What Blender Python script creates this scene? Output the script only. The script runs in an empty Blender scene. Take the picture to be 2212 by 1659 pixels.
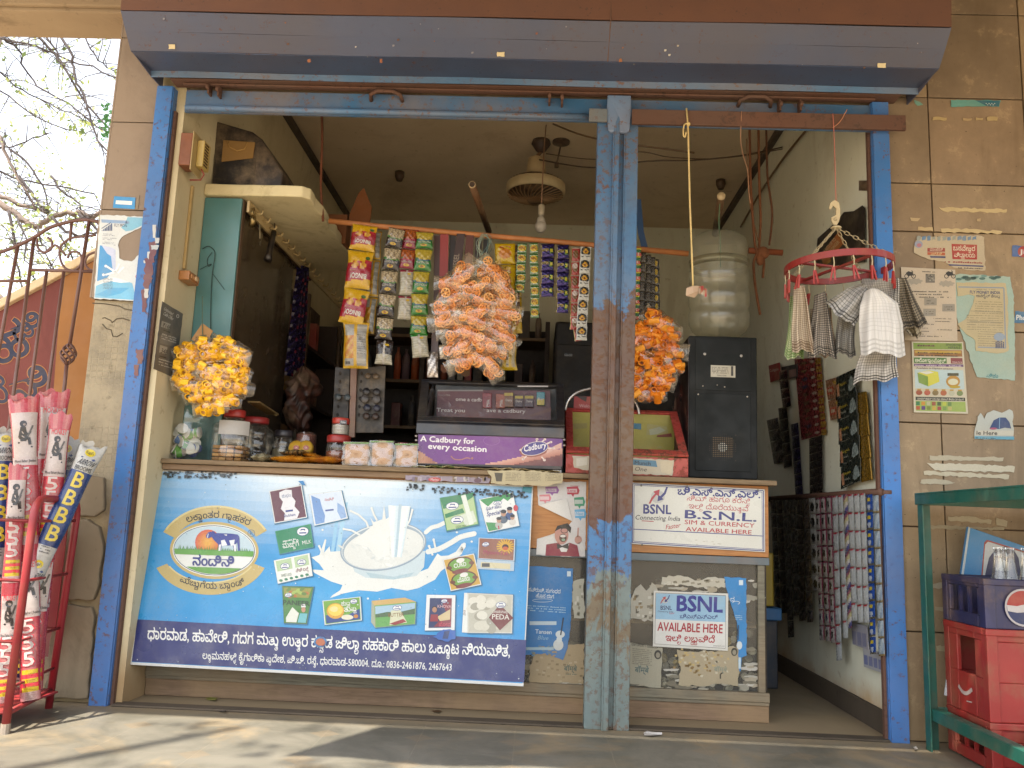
import bpy,bmesh,math,random
import numpy as np
from mathutils import Vector,Matrix
from mathutils.geometry import tessellate_polygon,delaunay_2d_cdt
SC=bpy.context.scene
COL=SC.collection
# ---------------------------------------------------------------- camera, world, sun, exposure
CAM=Vector((0.0,-3.15,0.6934))
PITCH,YAW,ROLL,FPX=0.15996772,0.03258881,0.03866753,1852.18
FW=Vector((-math.sin(YAW)*math.cos(PITCH),math.cos(YAW)*math.cos(PITCH),math.sin(PITCH)))
_r=Vector((math.cos(YAW),math.sin(YAW),0));_u=_r.cross(FW)
RT=_r*math.cos(ROLL) + _u*math.sin(ROLL);UP=-_r*math.sin(ROLL) + _u*math.cos(ROLL)
cam=bpy.data.cameras.new('camera');camo=bpy.data.objects.new('camera',cam);COL.objects.link(camo)
camo.matrix_world=Matrix(((RT.x,UP.x,-FW.x,CAM.x),(RT.y,UP.y,-FW.y,CAM.y),(RT.z,UP.z,-FW.z,CAM.z),(0,0,0,1)))
cam.sensor_width=36;cam.lens=36*FPX/2212;cam.clip_start=.02;cam.clip_end=3000
SC.camera=camo
SUN=Vector((-.2366,-.4637,.8536))      # towards the sun
wd=bpy.data.worlds.new('World');SC.world=wd;wd.use_nodes=True
_nt=wd.node_tree;_sky=_nt.nodes.new('ShaderNodeTexSky');_sky.sky_type='NISHITA';_sky.sun_disc=False
_sky.sun_elevation=math.radians(58.6);_sky.sun_rotation=math.atan2(SUN.x,SUN.y);_sky.dust_density=2.0;_sky.air_density=1.0
_hs=_nt.nodes.new('ShaderNodeHueSaturation');_hs.inputs['Saturation'].default_value=.3;_hs.inputs['Value'].default_value=1.45   # hazy, washed-out sky
_nt.links.new(_sky.outputs[0],_hs.inputs['Color']);_nt.links.new(_hs.outputs[0],_nt.nodes['Background'].inputs[0]);_nt.nodes['Background'].inputs[1].default_value=.15
sl=bpy.data.lights.new('sun','SUN');sl.energy=5.0;sl.angle=math.radians(.6);sl.color=(1,.93,.82)
so=bpy.data.objects.new('sun',sl);COL.objects.link(so);so.rotation_euler=SUN.to_track_quat('Z','Y').to_euler();so.location=(-3,-6,9)
SC.view_settings.view_transform='Standard';SC.view_settings.look='None';SC.view_settings.exposure=1.32;SC.view_settings.gamma=1
SC.cycles.max_bounces=10;SC.cycles.diffuse_bounces=6;SC.cycles.glossy_bounces=3;SC.cycles.transparent_max_bounces=16;SC.cycles.transmission_bounces=6
SC.cycles.caustics_reflective=False;SC.cycles.caustics_refractive=False;SC.cycles.sample_clamp_indirect=6
# ---------------------------------------------------------------- measuring: photo position (2212 x 1659) to a point on a plane of the place
def ray(u,v):return RT*((u-1106)/FPX) - UP*((v-829.5)/FPX) + FW
def P(u,v,Y=0.0):
    d=ray(u,v);return CAM + d*((Y-CAM.y)/d.y)
def PX(u,v,X):
    d=ray(u,v);return CAM + d*((X-CAM.x)/d.x)
def PZ(u,v,Z=0.0):
    d=ray(u,v);return CAM + d*((Z-CAM.z)/d.z)
def PP(u,v,o,n):
    d=ray(u,v);return CAM + d*((o-CAM).dot(n)/d.dot(n))
def V(*a):return Vector(a)
# ---------------------------------------------------------------- colour
def lin(c):return c/12.92 if c <= .04045 else ((c+.055)/1.055)**2.4
def hx(s,k=1.0):return tuple(lin(int(s[i:i+2],16)/255)*k for i in (0,2,4))
_hc={}
def K(c):
    if isinstance(c,str):
        if c not in _hc:_hc[c]=hx(c)
        return _hc[c]
    return c
def mixc(a,b,t):a,b=K(a),K(b);t=min(1,max(0,t));return tuple(a[i]*(1-t)+b[i]*t for i in range(3))
# ---------------------------------------------------------------- text outlines
_gl={}
def glyph(ch,bold):
    k=(ch,bold)
    if k in _gl:return _gl[k]
    def outline(s):
        c=bpy.data.curves.new('t','FONT');c.body=s;c.size=1;c.fill_mode='NONE';c.resolution_u=2
        o=bpy.data.objects.new('t',c);me=bpy.data.meshes.new_from_object(o)
        n={}
        for e in me.edges:
            a,b=e.vertices;n.setdefault(a,[]).append(b);n.setdefault(b,[]).append(a)
        seen=set();loops=[]
        for a in range(len(me.vertices)):
            if a in seen or a not in n:continue
            lp=[a];seen.add(a);cur=a
            while True:
                nx=[b for b in n[cur] if b not in seen]
                if not nx:break
                cur=min(nx);seen.add(cur);lp.append(cur)
            if len(lp) >2:loops.append([tuple(me.vertices[i].co[:2]) for i in lp])
        bpy.data.objects.remove(o);bpy.data.curves.remove(c);bpy.data.meshes.remove(me)
        return loops
    bar=max((p[0] for l in outline('|') for p in l),default=0)
    loops=[] if ch ==' ' else outline(ch)
    adv=max(p[0] for l in outline(ch+'|') for p in l) - bar
    def area(l):return sum(l[i][0]*l[(i+1) % len(l)][1]-l[(i+1) % len(l)][0]*l[i][1] for i in range(len(l)))/2
    loops.sort(key=lambda l:-abs(area(l)))
    if bold and loops:      # heavier weight: push every outline away from the ink
        sg=1 if area(loops[0]) >0 else -1;fat=[]
        for l in loops:
            n=len(l);q=[]
            for i in range(n):
                (ax,ay),(bx,by)=l[i-1],l[(i+1) % n];d=math.hypot(bx-ax,by-ay) or 1;q.append((l[i][0]+(by-ay)/d*sg*bold*.5,l[i][1]-(bx-ax)/d*sg*bold*.5))
            fat.append(q)
        loops=fat
    # union of all outlines, kept where the winding is not zero
    tri=[]
    if loops:
        vs,es=[],[]
        for l in loops:b0=len(vs);vs +=[Vector(p) for p in l];es +=[(b0+i,b0+(i+1) % len(l)) for i in range(len(l))]
        cv,_,cf=delaunay_2d_cdt(vs,es,[],0,1e-6,False)[:3]
        def wind(px,py):
            w=0
            for l in loops:
                for (x0,y0),(x1,y1) in zip(l,l[1:]+l[:1]):
                    if (y0 <= py) != (y1 <= py) and x0+(py-y0)/(y1-y0)*(x1-x0) >px:w +=1 if y1 >y0 else -1
            return w
        pts=[(p.x,p.y) for p in cv];tri=[(pts,[tuple(f) for f in cf if len(f) ==3 and wind(sum(pts[q][0] for q in f)/3,sum(pts[q][1] for q in f)/3)])]
    _gl[k]=(tri,adv);return _gl[k]
def layout(s,bold=0.0):
    """list of (glyph triangles, x, y, scale); joined Kannada consonants hang below the one before"""
    out=[];x=0.0;i=0
    vir='\u0ccd'
    while i <len(s):
        ch=s[i]
        if ch ==vir and i+1 <len(s) and '\u0c95' <= s[i+1] <= '\u0cb9':
            sub=s[i+1];j=i+2;signs=''
            while j <len(s) and '\u0cbe' <= s[j] <= '\u0ccc':signs +=s[j];j +=1
            for c in signs:
                g,a=glyph(c,bold);out.append((g,x,0,1));x +=a
            g,a=glyph(sub,bold);out.append((g,x-.62*a,-.34,.58));x +=.05
            i=j;continue
        g,a=glyph(ch,bold)
        if '\u0c95' <= ch <= '\u0cb9' and i+1 <len(s) and s[i+1] in '\u0cbf\u0cc0\u0cc6\u0cc7\u0cc8\u0cca\u0ccb\u0ccc\u0ccd':g=[([(px,min(py,.5)) for px,py in pts],t) for pts,t in g]   # the head tick gives way to the vowel
        dn=ch =='\u0cbf';out.append((g,x-.1*dn,-.2*dn,1+.32*dn));x +=a+.0*dn;i +=1
    return out,x
# ---------------------------------------------------------------- mesh builder
class MB:
    def __init__(s,col='808080'):s.V=[];s.F=[];s.C=[];s.col=K(col)
    def c(s,col):s.col=K(col);return s
    def f(s,pts,col=None):
        b=len(s.V);s.V.extend(tuple(p) for p in pts);s.F.append(tuple(range(b,b+len(pts))));s.C.append(K(col) if col is not None else s.col)
    def mesh(s,vs,fs,col=None):
        b=len(s.V);s.V.extend(tuple(p) for p in vs);k=K(col) if col is not None else s.col
        for f in fs:s.F.append(tuple(b+i for i in f));s.C.append(k)
    def box(s,x0,x1,y0,y1,z0,z1,col=None):
        s.hexa([(x0,y0,z0),(x1,y0,z0),(x1,y1,z0),(x0,y1,z0),(x0,y0,z1),(x1,y0,z1),(x1,y1,z1),(x0,y1,z1)],col);return s
    def hexa(s,p,col=None):s.mesh(p,[(0,3,2,1),(4,5,6,7),(0,1,5,4),(1,2,6,5),(2,3,7,6),(3,0,4,7)],col);return s
    def obox(s,o,ax,ay,az,col=None):
        o,ax,ay,az=Vector(o),Vector(ax),Vector(ay),Vector(az)
        s.hexa([o,o+ax,o+ax+ay,o+ay,o+az,o+ax+az,o+ax+ay+az,o+ay+az],col);return s
    def bar(s,a,b,w,h=None,up=(0,0,1),col=None):
        a,b=Vector(a),Vector(b);h=h or w;d=(b-a).normalized();sd=d.cross(Vector(up))
        if sd.length <1e-4:sd=d.cross(Vector((1,0,0)))
        sd.normalize();n=sd.cross(d).normalized()
        s.obox(a-sd*w/2-n*h/2,sd*w,b-a,n*h,col);return s
    def prism(s,pts,off,col=None):
        n=len(pts);off=Vector(off);q=[Vector(p) for p in pts]
        nrm=sum((q[i].cross(q[(i+1) % n]) for i in range(n)),Vector((0,0,0)))
        if nrm.dot(off) >0:q=q[::-1]
        s.mesh(q+[p+off for p in q],[tuple(range(n)),tuple(range(2*n-1,n-1,-1))]+[(i,i+n,(i+1) % n+n,(i+1) % n) for i in range(n)],col);return s
    def tube(s,pts,r,n=8,col=None,closed=False,caps=True):
        pts=[Vector(p) for p in pts];m=len(pts)
        if m <2:return s
        rs=r if isinstance(r,(list,tuple)) else [r]*m
        vs=[];u=None
        for i in range(m):
            if closed:d=pts[(i+1) % m]-pts[i-1]
            else:d=pts[min(i+1,m-1)]-pts[max(i-1,0)]
            if d.length <1e-9:d=Vector((0,0,1))
            d.normalize()
            if u is None:
                u=d.cross(Vector((0,0,1)));
                if u.length <.05:u=d.cross(Vector((1,0,0)))
            u=u-d*u.dot(d);u.normalize();w=d.cross(u)
            for k in range(n):
                a=2*math.pi*k/n;vs.append(pts[i]+(u*math.cos(a)+w*math.sin(a))*rs[i])
        fs=[]
        for i in range(m if closed else m-1):
            j=(i+1) % m
            for k in range(n):fs.append((i*n+k,i*n+(k+1) % n,j*n+(k+1) % n,j*n+k))
        if not closed and caps:fs +=[tuple(range(n-1,-1,-1)),tuple(range((m-1)*n,m*n))]
        s.mesh(vs,fs,col);return s
    def lathe(s,prof,o=(0,0,0),ax=(0,0,1),n=24,col=None,cols=None,cap=True):
        o,d=Vector(o),Vector(ax).normalized();u=d.cross(Vector((0,1,0)));
        if u.length <.05:u=d.cross(Vector((1,0,0)))
        u.normalize();w=d.cross(u);vs=[];m=len(prof)
        for r,z in prof:
            for k in range(n):
                a=2*math.pi*k/n;vs.append(o+d*z+(u*math.cos(a)+w*math.sin(a))*r)
        for i in range(m-1):
            s_=[(i*n+k,i*n+(k+1) % n,(i+1)*n+(k+1) % n,(i+1)*n+k) for k in range(n)]
            if i ==0:
                b=len(s.V);s.V.extend(tuple(p) for p in vs)
            kc=K(cols[i]) if cols else (K(col) if col is not None else s.col)
            for f in s_:s.F.append(tuple(b+q for q in f));s.C.append(kc)
        if cap:
            kc=K(col) if col is not None else (K(cols[0]) if cols else s.col)
            s.F.append(tuple(b+k for k in range(n-1,-1,-1)));s.C.append(kc)
            s.F.append(tuple(b+(m-1)*n+k for k in range(n)));s.C.append(K(cols[-1]) if cols else kc)
        return s
    def grid(s,fn,nu,nv,colfn=None,col=None,flip=False):
        vs=[fn(i/nu,j/nv) for j in range(nv+1) for i in range(nu+1)];b=len(s.V);s.V.extend(tuple(p) for p in vs)
        for j in range(nv):
            for i in range(nu):
                a=b+j*(nu+1)+i;q=(a,a+1,a+nu+2,a+nu+1)
                s.F.append(q[::-1] if flip else q);s.C.append(K(colfn((i+.5)/nu,(j+.5)/nv)) if colfn else (K(col) if col is not None else s.col))
        return s
    def sph(s,o,r,n=10,m=7,col=None):
        o=Vector(o);rr=r if isinstance(r,(tuple,list)) else (r,r,r)
        s.grid(lambda a,b:o+Vector((rr[0]*math.cos(2*math.pi*a)*math.sin(math.pi*b),rr[1]*math.sin(2*math.pi*a)*math.sin(math.pi*b),-rr[2]*math.cos(math.pi*b))),n,m,None,col);return s
    def build(s,name,mat,parent=None,smooth=False,bevel=0,seg=2,solid=0,weld=False):
        me=bpy.data.meshes.new(name);off=wloc(parent) if parent else Vector((0,0,0))
        vs=np.array(s.V,dtype=np.float64).reshape(-1,3)-np.array(off)
        me.from_pydata(vs.tolist(),[],s.F)
        at=me.color_attributes.new('Col','FLOAT_COLOR','CORNER')
        nl=np.array([len(f) for f in s.F]);cc=np.ones((len(s.C),4),dtype=np.float32);cc[:,:3]=np.array(s.C,dtype=np.float32).reshape(-1,3)
        at.data.foreach_set('color',np.repeat(cc,nl,axis=0).ravel())
        if weld:
            bm=bmesh.new();bm.from_mesh(me);bmesh.ops.remove_doubles(bm,verts=bm.verts,dist=1e-5);bm.to_mesh(me);bm.free()
        me.materials.append(mat)
        if smooth:me.polygons.foreach_set('use_smooth',[True]*len(me.polygons))
        o=bpy.data.objects.new(name,me);COL.objects.link(o)
        if parent:o.parent=parent
        if bevel:
            b=o.modifiers.new('bevel','BEVEL');b.width=bevel;b.segments=seg;b.limit_method='ANGLE';b.angle_limit=math.radians(40)
        if solid:
            b=o.modifiers.new('solid','SOLIDIFY');b.thickness=solid;b.offset=0
        return o
def wloc(o):
    v=Vector((0,0,0))
    while o:v=v+o.location;o=o.parent
    return v
def tag(o,label,cat,group=None,kind=None):
    if label:o['label']=label
    if cat:o['category']=cat
    if group:o['group']=group
    if kind:o['kind']=kind
    return o
def thing(name,loc,label,cat,group=None):
    o=bpy.data.objects.new(name,None);COL.objects.link(o);o.location=loc;o.empty_display_size=.05
    return tag(o,label,cat,group)
def struct(o):o['kind']='structure';return o
def copy_tree(o,parent=None):
    c=o.copy();COL.objects.link(c)
    if parent:c.parent=parent
    for ch in list(o.children):copy_tree(ch,c)
    return c
# ---------------------------------------------------------------- flat printing on a surface
class PR:
    """draws flat shapes and letters; pl(u, v) gives the surface point, n the way out of it"""
    def __init__(s,pl,n=(0,-1,0),step=.0003):s.m=MB();s.pl=pl;s.n=n if callable(n) else (lambda u,v,_n=Vector(n).normalized():_n);s.step=step
    def pt(s,u,v,l):return s.pl(u,v)+s.n(u,v)*(l*s.step)
    def poly(s,pts,col,l=1):
        if len(pts) <= 4:s.m.f([s.pt(u,v,l) for u,v in pts],col)
        else:
            t=tessellate_polygon([[Vector((u,v,0)) for u,v in pts]]);s.m.mesh([s.pt(u,v,l) for u,v in pts],t,col)
        return s
    def rect(s,x0,y0,x1,y1,col,l=1):return s.poly([(x0,y0),(x1,y0),(x1,y1),(x0,y1)],col,l)
    def ell(s,cx,cy,rx,ry,col,l=1,rot=0,n=20,a0=0,a1=360):
        r=math.radians(rot);full=a1-a0 >= 360
        ps=[] if full else [(cx,cy)]
        for i in range(n+(0 if full else 1)):
            a=math.radians(a0+(a1-a0)*i/n);x,y=rx*math.cos(a),ry*math.sin(a);ps.append((cx+x*math.cos(r)-y*math.sin(r),cy+x*math.sin(r)+y*math.cos(r)))
        return s.poly(ps,col,l)
    def ring(s,cx,cy,rx,ry,w,col,l=1,a0=0,a1=360,n=28,rot=0,wy=None):
        wy=wy or w;r=math.radians(rot)
        def q(a,k):
            x,y=(rx-w*k)*math.cos(a),(ry-wy*k)*math.sin(a);return (cx+x*math.cos(r)-y*math.sin(r),cy+x*math.sin(r)+y*math.cos(r))
        for i in range(n):
            a,b=math.radians(a0+(a1-a0)*i/n),math.radians(a0+(a1-a0)*(i+1)/n);s.poly([q(a,0),q(b,0),q(b,1),q(a,1)],col,l)
        return s
    def line(s,pts,w,col,l=1):
        for (x0,y0),(x1,y1) in zip(pts,pts[1:]):
            d=math.hypot(x1-x0,y1-y0) or 1;a,b=-(y1-y0)/d*w/2,(x1-x0)/d*w/2
            s.poly([(x0+a,y0+b),(x1+a,y1+b),(x1-a,y1-b),(x0-a,y0-b)],col,l)
        return s
    def text(s,t,x,y,h,col,w=None,rot=0.0,l=2,bold=0.0,slant=0.0,al='l',arc=None,kx=1.0,vert=None):
        """baseline start x,y; h = capital height; w = width to fill; rot in degrees; arc = (radius) of the baseline"""
        lay,tot=layout(t,bold);k=h/.70;sx=k*kx if w is None else (w/tot if tot else k)
        W=tot*sx;a=math.radians(rot);x0={'l':0,'c':-W/2,'r':-W}[al]
        if isinstance(arc,(int,float)):s_arc=arc
        for gi,(g,gx,gy,gs) in enumerate(lay):
            for oi,(pts,tris) in enumerate(g):
                vs=[]
                for px,py in pts:
                    X=x0+(gx+px*gs)*sx;Y=(gy+py*gs)*k;X +=Y*slant
                    if arc:
                        th=(X)/arc;R=arc+Y;X,Y=R*math.sin(th),R*math.cos(th)-arc
                    vs.append(s.pt(x+X*math.cos(a)+Y*math.sin(a),y+X*math.sin(a)-Y*math.cos(a),l+.12*oi+.05*(gi % 2)))
                s.m.mesh(vs,tris,col)
        return s
    def scrib(s,x0,y0,x1,y1,h,col,rng,l=2,rot=0):
        """a line of lettering too small to read: a row of small marks"""
        x=x0
        while x <x1:
            wl=rng.uniform(.5,1.5)*h
            if rng.random() >.18:
                t=(x-x0)/max(1e-6,x1-x0);y=y0+(y1-y0)*t
                hh=h*rng.uniform(.6,1);e=min(x+wl*.8,x1);s.poly([(x,y),(e,y+(y1-y0)*(e-x)/max(1e-6,x1-x0)),(e,y-hh),(x,y-hh*rng.uniform(.7,1))],col,l)
            x +=wl
        return s
    def img(s,q,nx,ny,fn,l=1):
        """fn(a, b) paints a grid of flats; q = corners TL, TR, BR, BL"""
        (ax,ay),(bx,by),(cx,cy),(dx,dy)=q
        def at(a,b):return ((ax*(1-a)+bx*a)*(1-b)+(dx*(1-a)+cx*a)*b,(ay*(1-a)+by*a)*(1-b)+(dy*(1-a)+cy*a)*b)
        for j in range(ny):
            for i in range(nx):
                c=fn((i+.5)/nx,(j+.5)/ny)
                if c is None:continue
                s.poly([at(i/nx,j/ny),at((i+1)/nx,j/ny),at((i+1)/nx,(j+1)/ny),at(i/nx,(j+1)/ny)],c,l)
        return s
    def build(s,name,mat,parent=None):return s.m.build(name,mat,parent)
def torn(pts,rng,amp=3.0,step=9.0):
    """a polygon with a ragged outline"""
    out=[]
    for (x0,y0),(x1,y1) in zip(pts,pts[1:]+pts[:1]):
        d=math.hypot(x1-x0,y1-y0);n=max(1,int(d/step))
        for i in range(n):
            t=i/n;out.append((x0+(x1-x0)*t+(rng.uniform(-amp,amp) if i else 0),y0+(y1-y0)*t+(rng.uniform(-amp,amp) if i else 0)))
    return out
# ---------------------------------------------------------------- materials
class NT:
    def __init__(s,name):
        s.m=bpy.data.materials.new(name);s.m.use_nodes=True;s.t=s.m.node_tree;s.b=s.t.nodes['Principled BSDF'];s.tc=s.t.nodes.new('ShaderNodeTexCoord');s.co=s.tc.outputs['Object']
    def n(s,ty,**kw):
        o=s.t.nodes.new(ty)
        for k,v in kw.items():setattr(o,k,v)
        return o
    def put(s,inp,v):
        if hasattr(v,'is_linked') or isinstance(v,bpy.types.NodeSocket):s.t.links.new(v,inp)
        elif v is not None:inp.default_value=v
    def noise(s,scale,det=4,rough=.6,vec=None,dist=0):
        o=s.n('ShaderNodeTexNoise');o.inputs['Scale'].default_value=scale;o.inputs['Detail'].default_value=det;o.inputs['Roughness'].default_value=rough;o.inputs['Distortion'].default_value=dist
        s.put(o.inputs['Vector'],vec or s.co);return o.outputs['Fac']
    def vscale(s,sc):
        o=s.n('ShaderNodeMapping');o.inputs['Scale'].default_value=sc;s.put(o.inputs['Vector'],s.co);return o.outputs[0]
    def math(s,op,a,b=0.0,clamp=False):
        o=s.n('ShaderNodeMath',operation=op,use_clamp=clamp);s.put(o.inputs[0],a);s.put(o.inputs[1],b);return o.outputs[0]
    def ramp(s,f,lo,hi,a=0.0,b=1.0,smooth=True):
        o=s.n('ShaderNodeMapRange',interpolation_type='SMOOTHSTEP' if smooth else 'LINEAR');s.put(o.inputs[0],f)
        for i,v in ((1,lo),(2,hi),(3,a),(4,b)):s.put(o.inputs[i],v)
        return o.outputs[0]
    def mix(s,f,a,b,mode='MIX'):
        o=s.n('ShaderNodeMix',data_type='RGBA',blend_type=mode);s.put(o.inputs[0],f)
        for i,v in ((6,a),(7,b)):
            if isinstance(v,(tuple,list)):v=tuple(v)[:3]+(1,)
            s.put(o.inputs[i],v)
        return o.outputs[2]
    def attr(s,n='Col'):
        o=s.n('ShaderNodeAttribute');o.attribute_name=n;return o.outputs['Color']
    def sep(s):
        o=s.n('ShaderNodeSeparateXYZ');s.put(o.inputs[0],s.co);return o.outputs
    def bump(s,h,strength=.3,dist=.002):
        o=s.n('ShaderNodeBump');o.inputs['Strength'].default_value=strength;o.inputs['Distance'].default_value=dist;s.put(o.inputs['Height'],h);s.t.links.new(o.outputs[0],s.b.inputs['Normal'])
    def set(s,**kw):
        names={'base':'Base Color','rough':'Roughness','metal':'Metallic','spec':'Specular IOR Level','trans':'Transmission Weight','alpha':'Alpha','coat':'Coat Weight','ior':'IOR','emit':'Emission Color','es':'Emission Strength','sheen':'Sheen Weight','sss':'Subsurface Weight'}
        for k,v in kw.items():
            if isinstance(v,tuple):v=v[:3]+(1,)
            s.put(s.b.inputs[names[k]],v)
        return s
def gray(nt,f):
    o=nt.n('ShaderNodeCombineColor')
    for i in range(3):nt.put(o.inputs[i],f)
    return o.outputs[0]
def mat(name,rough=.6,metal=0.0,var=.15,vs=9,dirt=0.0,dc='8a7150',ds=5,bump=0.0,bs=60,spec=.5,coat=0.0,sss=0,fine=0.0,k=1.0):
    """a surface that takes the face colours, with its own unevenness, dirt and grain"""
    t=NT(name);c=t.attr()
    f=t.ramp(t.noise(vs,5),.25,.75,(1-var)*k,(1+var*.6)*k,False)
    c=t.mix(1.0,c,gray(t,f),'MULTIPLY')
    if fine:c=t.mix(1.0,c,gray(t,t.ramp(t.noise(220,2),.3,.7,1-fine,1+fine,False)),'MULTIPLY')
    if dirt:c=t.mix(t.math('MULTIPLY',t.ramp(t.noise(ds,7,.7),.42,.72),dirt),c,hx(dc))
    t.set(base=c,rough=t.ramp(t.noise(vs*2.3,3),.3,.7,max(.03,rough-.1),min(1,rough+.1)),metal=metal,spec=spec,coat=coat)
    if bump:t.bump(t.noise(bs,4),bump,.002)
    return t.m
M_MATTE=mat('matte_paint',.7,var=.14,dirt=.25,bump=.15)
M_PRINT=mat('printed_paper',.55,var=.1,vs=6,dirt=.22,dc='a89878',ds=7,fine=.05,k=.82)
M_VINYL=mat('printed_vinyl',.34,var=.08,vs=4,dirt=.16,dc='999284',ds=8,fine=.05,k=.84)
M_PACK=mat('packet_film',.25,var=.08,vs=30,bump=.6,bs=55,spec=.6,k=.88)
M_FOIL=mat('foil_film',.22,.55,var=.12,vs=30,bump=.6,bs=70)
M_PLASTIC=mat('plastic',.4,var=.12,dirt=.2,bump=.06,k=.88)
M_DUSTY=mat('dusty_plastic',.55,var=.2,dirt=.45,dc='a08a6c',ds=6,bump=.12)
M_METAL=mat('bare_metal',.35,.9,var=.2,dirt=.25,dc='6b4a33')
M_STEEL=mat('painted_steel',.42,var=.18,dirt=.3,dc='7a5a40',ds=8,bump=.15,bs=40,k=.82)
M_WOOD0=mat('plain_wood',.6,var=.25,vs=14,bump=.2,bs=30)
M_CARD=mat('cardboard',.85,var=.15,bump=.15)
M_CLOTH=mat('woven_cloth',.9,var=.06,bump=.3,bs=250)
M_ROPE=mat('rope_fibre',.9,var=.25,vs=60)
M_WIRE=mat('wire_sleeve',.5,var=.2)
M_FOOD=mat('fried_snack',.45,var=.22,vs=40,bump=.4,bs=160,spec=.4)
M_BARK=mat('tree_bark',.9,var=.35,vs=12,bump=.6,bs=30)
def leafmat():
    t=NT('leaf');c=t.attr();t.set(base=c,rough=.55,spec=.3)
    tr=t.n('ShaderNodeBsdfTranslucent');t.put(tr.inputs[0],c);mx=t.n('ShaderNodeMixShader');mx.inputs[0].default_value=.4
    t.t.links.new(t.b.outputs[0],mx.inputs[1]);t.t.links.new(tr.outputs[0],mx.inputs[2]);t.t.links.new(mx.outputs[0],t.t.nodes['Material Output'].inputs[0]);return t.m
M_LEAF=leafmat()
def film(name,amount=.1,tint=(1,1,1),rough=.12,bs=40,bump=.8,body=.0,edge=.5):
    """thin clear plastic: mostly see-through with wrinkled shine"""
    t=NT(name);t.set(base=tint,rough=rough,spec=.8)
    t.bump(t.noise(bs,3),bump,.004)
    tp=t.n('ShaderNodeBsdfTransparent');tp.inputs[0].default_value=tuple(tint)+(1,)
    gl=t.n('ShaderNodeBsdfGlossy');gl.inputs['Roughness'].default_value=rough
    bn=[n for n in t.t.nodes if n.bl_idname =='ShaderNodeBump'][0];t.t.links.new(bn.outputs[0],gl.inputs['Normal'])
    lw=t.n('ShaderNodeLayerWeight');lw.inputs[0].default_value=.35;t.t.links.new(bn.outputs[0],lw.inputs['Normal'])
    mx=t.n('ShaderNodeMixShader');t.put(mx.inputs[0],t.ramp(lw.outputs['Fresnel'],0,1,amount,min(1,amount+edge),False))
    t.t.links.new(tp.outputs[0],mx.inputs[1]);t.t.links.new(gl.outputs[0],mx.inputs[2])
    last=mx.outputs[0]
    if body:
        df=t.n('ShaderNodeBsdfDiffuse');df.inputs[0].default_value=(.6*tint[0],.6*tint[1],.58*tint[2],1);m2=t.n('ShaderNodeMixShader');m2.inputs[0].default_value=body
        t.t.links.new(last,m2.inputs[1]);t.t.links.new(df.outputs[0],m2.inputs[2]);last=m2.outputs[0]
    t.t.links.new(last,t.t.nodes['Material Output'].inputs[0]);return t.m
M_FILM=film('clear_film',.16,body=.05)
M_GLASS=film('glass_pane',.03,(.95,.96,.95),.03,3,.02,edge=.22)
M_DUSTGLASS=film('dusty_glass_pane',.02,(.85,.84,.8),.12,3,.05,body=.05,edge=.1)
M_JAR=film('clear_jar_plastic',.07,(.96,.96,.94),.08,14,.25,body=.03,edge=.4)
M_BOTTLE=film('bottle_plastic',.06,(.93,.91,.8),.2,10,.15,body=.13,edge=.25)
M_FILMB=film('bread_film',.12,(1,.98,.95),.12,18,.9,body=.02,edge=.45)
M_STEELB=mat('black_sheet',.6,var=.15,vs=5,dirt=.08,dc='5a5448',spec=.22)
# ================================================================ the building
def rusty(name,base,zones=(),rust='5f3d2e',spots=.5,dust=.3,rough=.42,sc=7,dustc='8c7355',fade=.1):
    """painted sheet steel: paint, worn areas by height (zones: z0, z1), rust freckles, dust"""
    t=NT(name);z=t.sep()[2];c=t.mix(t.ramp(t.noise(3,5),.3,.7),hx(base),hx(base,1+fade*3))
    big=t.noise(sc,8,.72,t.vscale((1,1,.6)),.4);zz=t.math('ADD',z,t.math('MULTIPLY',t.math('SUBTRACT',big,.5),.9))
    for z0,z1,col in zones:
        f=t.math('MULTIPLY',t.ramp(zz,z0,z0+.03),t.ramp(zz,z1-.03,z1,1,0));c=t.mix(f,c,t.mix(t.noise(25,4),hx(col,.8),hx(col,1.3)))
    fre=t.ramp(t.noise(44,12,.78),.60-.1*spots,.625-.1*spots);c=t.mix(t.math('MULTIPLY',fre,t.ramp(t.noise(4,3),.35,.65,.1,.95)),c,hx(rust))
    c=t.mix(t.math('MULTIPLY',t.ramp(t.noise(2.2,5),.35,.7),dust),c,hx(dustc))
    t.set(base=c,rough=t.ramp(fre,0,1,rough,.8),spec=.4);t.bump(t.math('ADD',t.math('MULTIPLY',t.noise(60,5),.12),t.math('ADD',t.math('MULTIPLY',t.noise(2.6,2),3.0),t.math('MULTIPLY',fre,-.25))),.3,.004);return t.m
M_BLUE=rusty('blue_paint','3d5f80',spots=.45,dust=.35)
M_BLUEP=rusty('blue_paint_worn_to_brown','33608a',zones=((.70,1.55,'4f372e'),(-.4,.52,'5d6c6c'),(.28,.4,'5f5444')),spots=.75,dust=.4,sc=5,dustc='75684c')
M_HOOD=rusty('dull_blue_sheet','454c62',spots=.12,dust=.5,rough=.5,dustc='564f50',fade=.03)
def rust_top():
    t=NT('rusty_sheet');z=t.math('ADD',t.sep()[2],t.math('MULTIPLY',t.math('SUBTRACT',t.noise(2.2,6,.65,t.vscale((.5,1,1.4))),.5),.16));c=t.mix(t.ramp(z,2.44,2.50),t.mix(t.noise(9,6),hx('6b4a39'),hx('584038')),t.mix(t.noise(4,6),hx('4e4852'),hx('564a4a')))
    c=t.mix(t.ramp(t.noise(60,6,.7),.62,.66),c,hx('4d3a34'));t.set(base=c,rough=.65,spec=.3);t.bump(t.noise(30,6),.2,.002);return t.m
M_RUST=rust_top()
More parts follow.
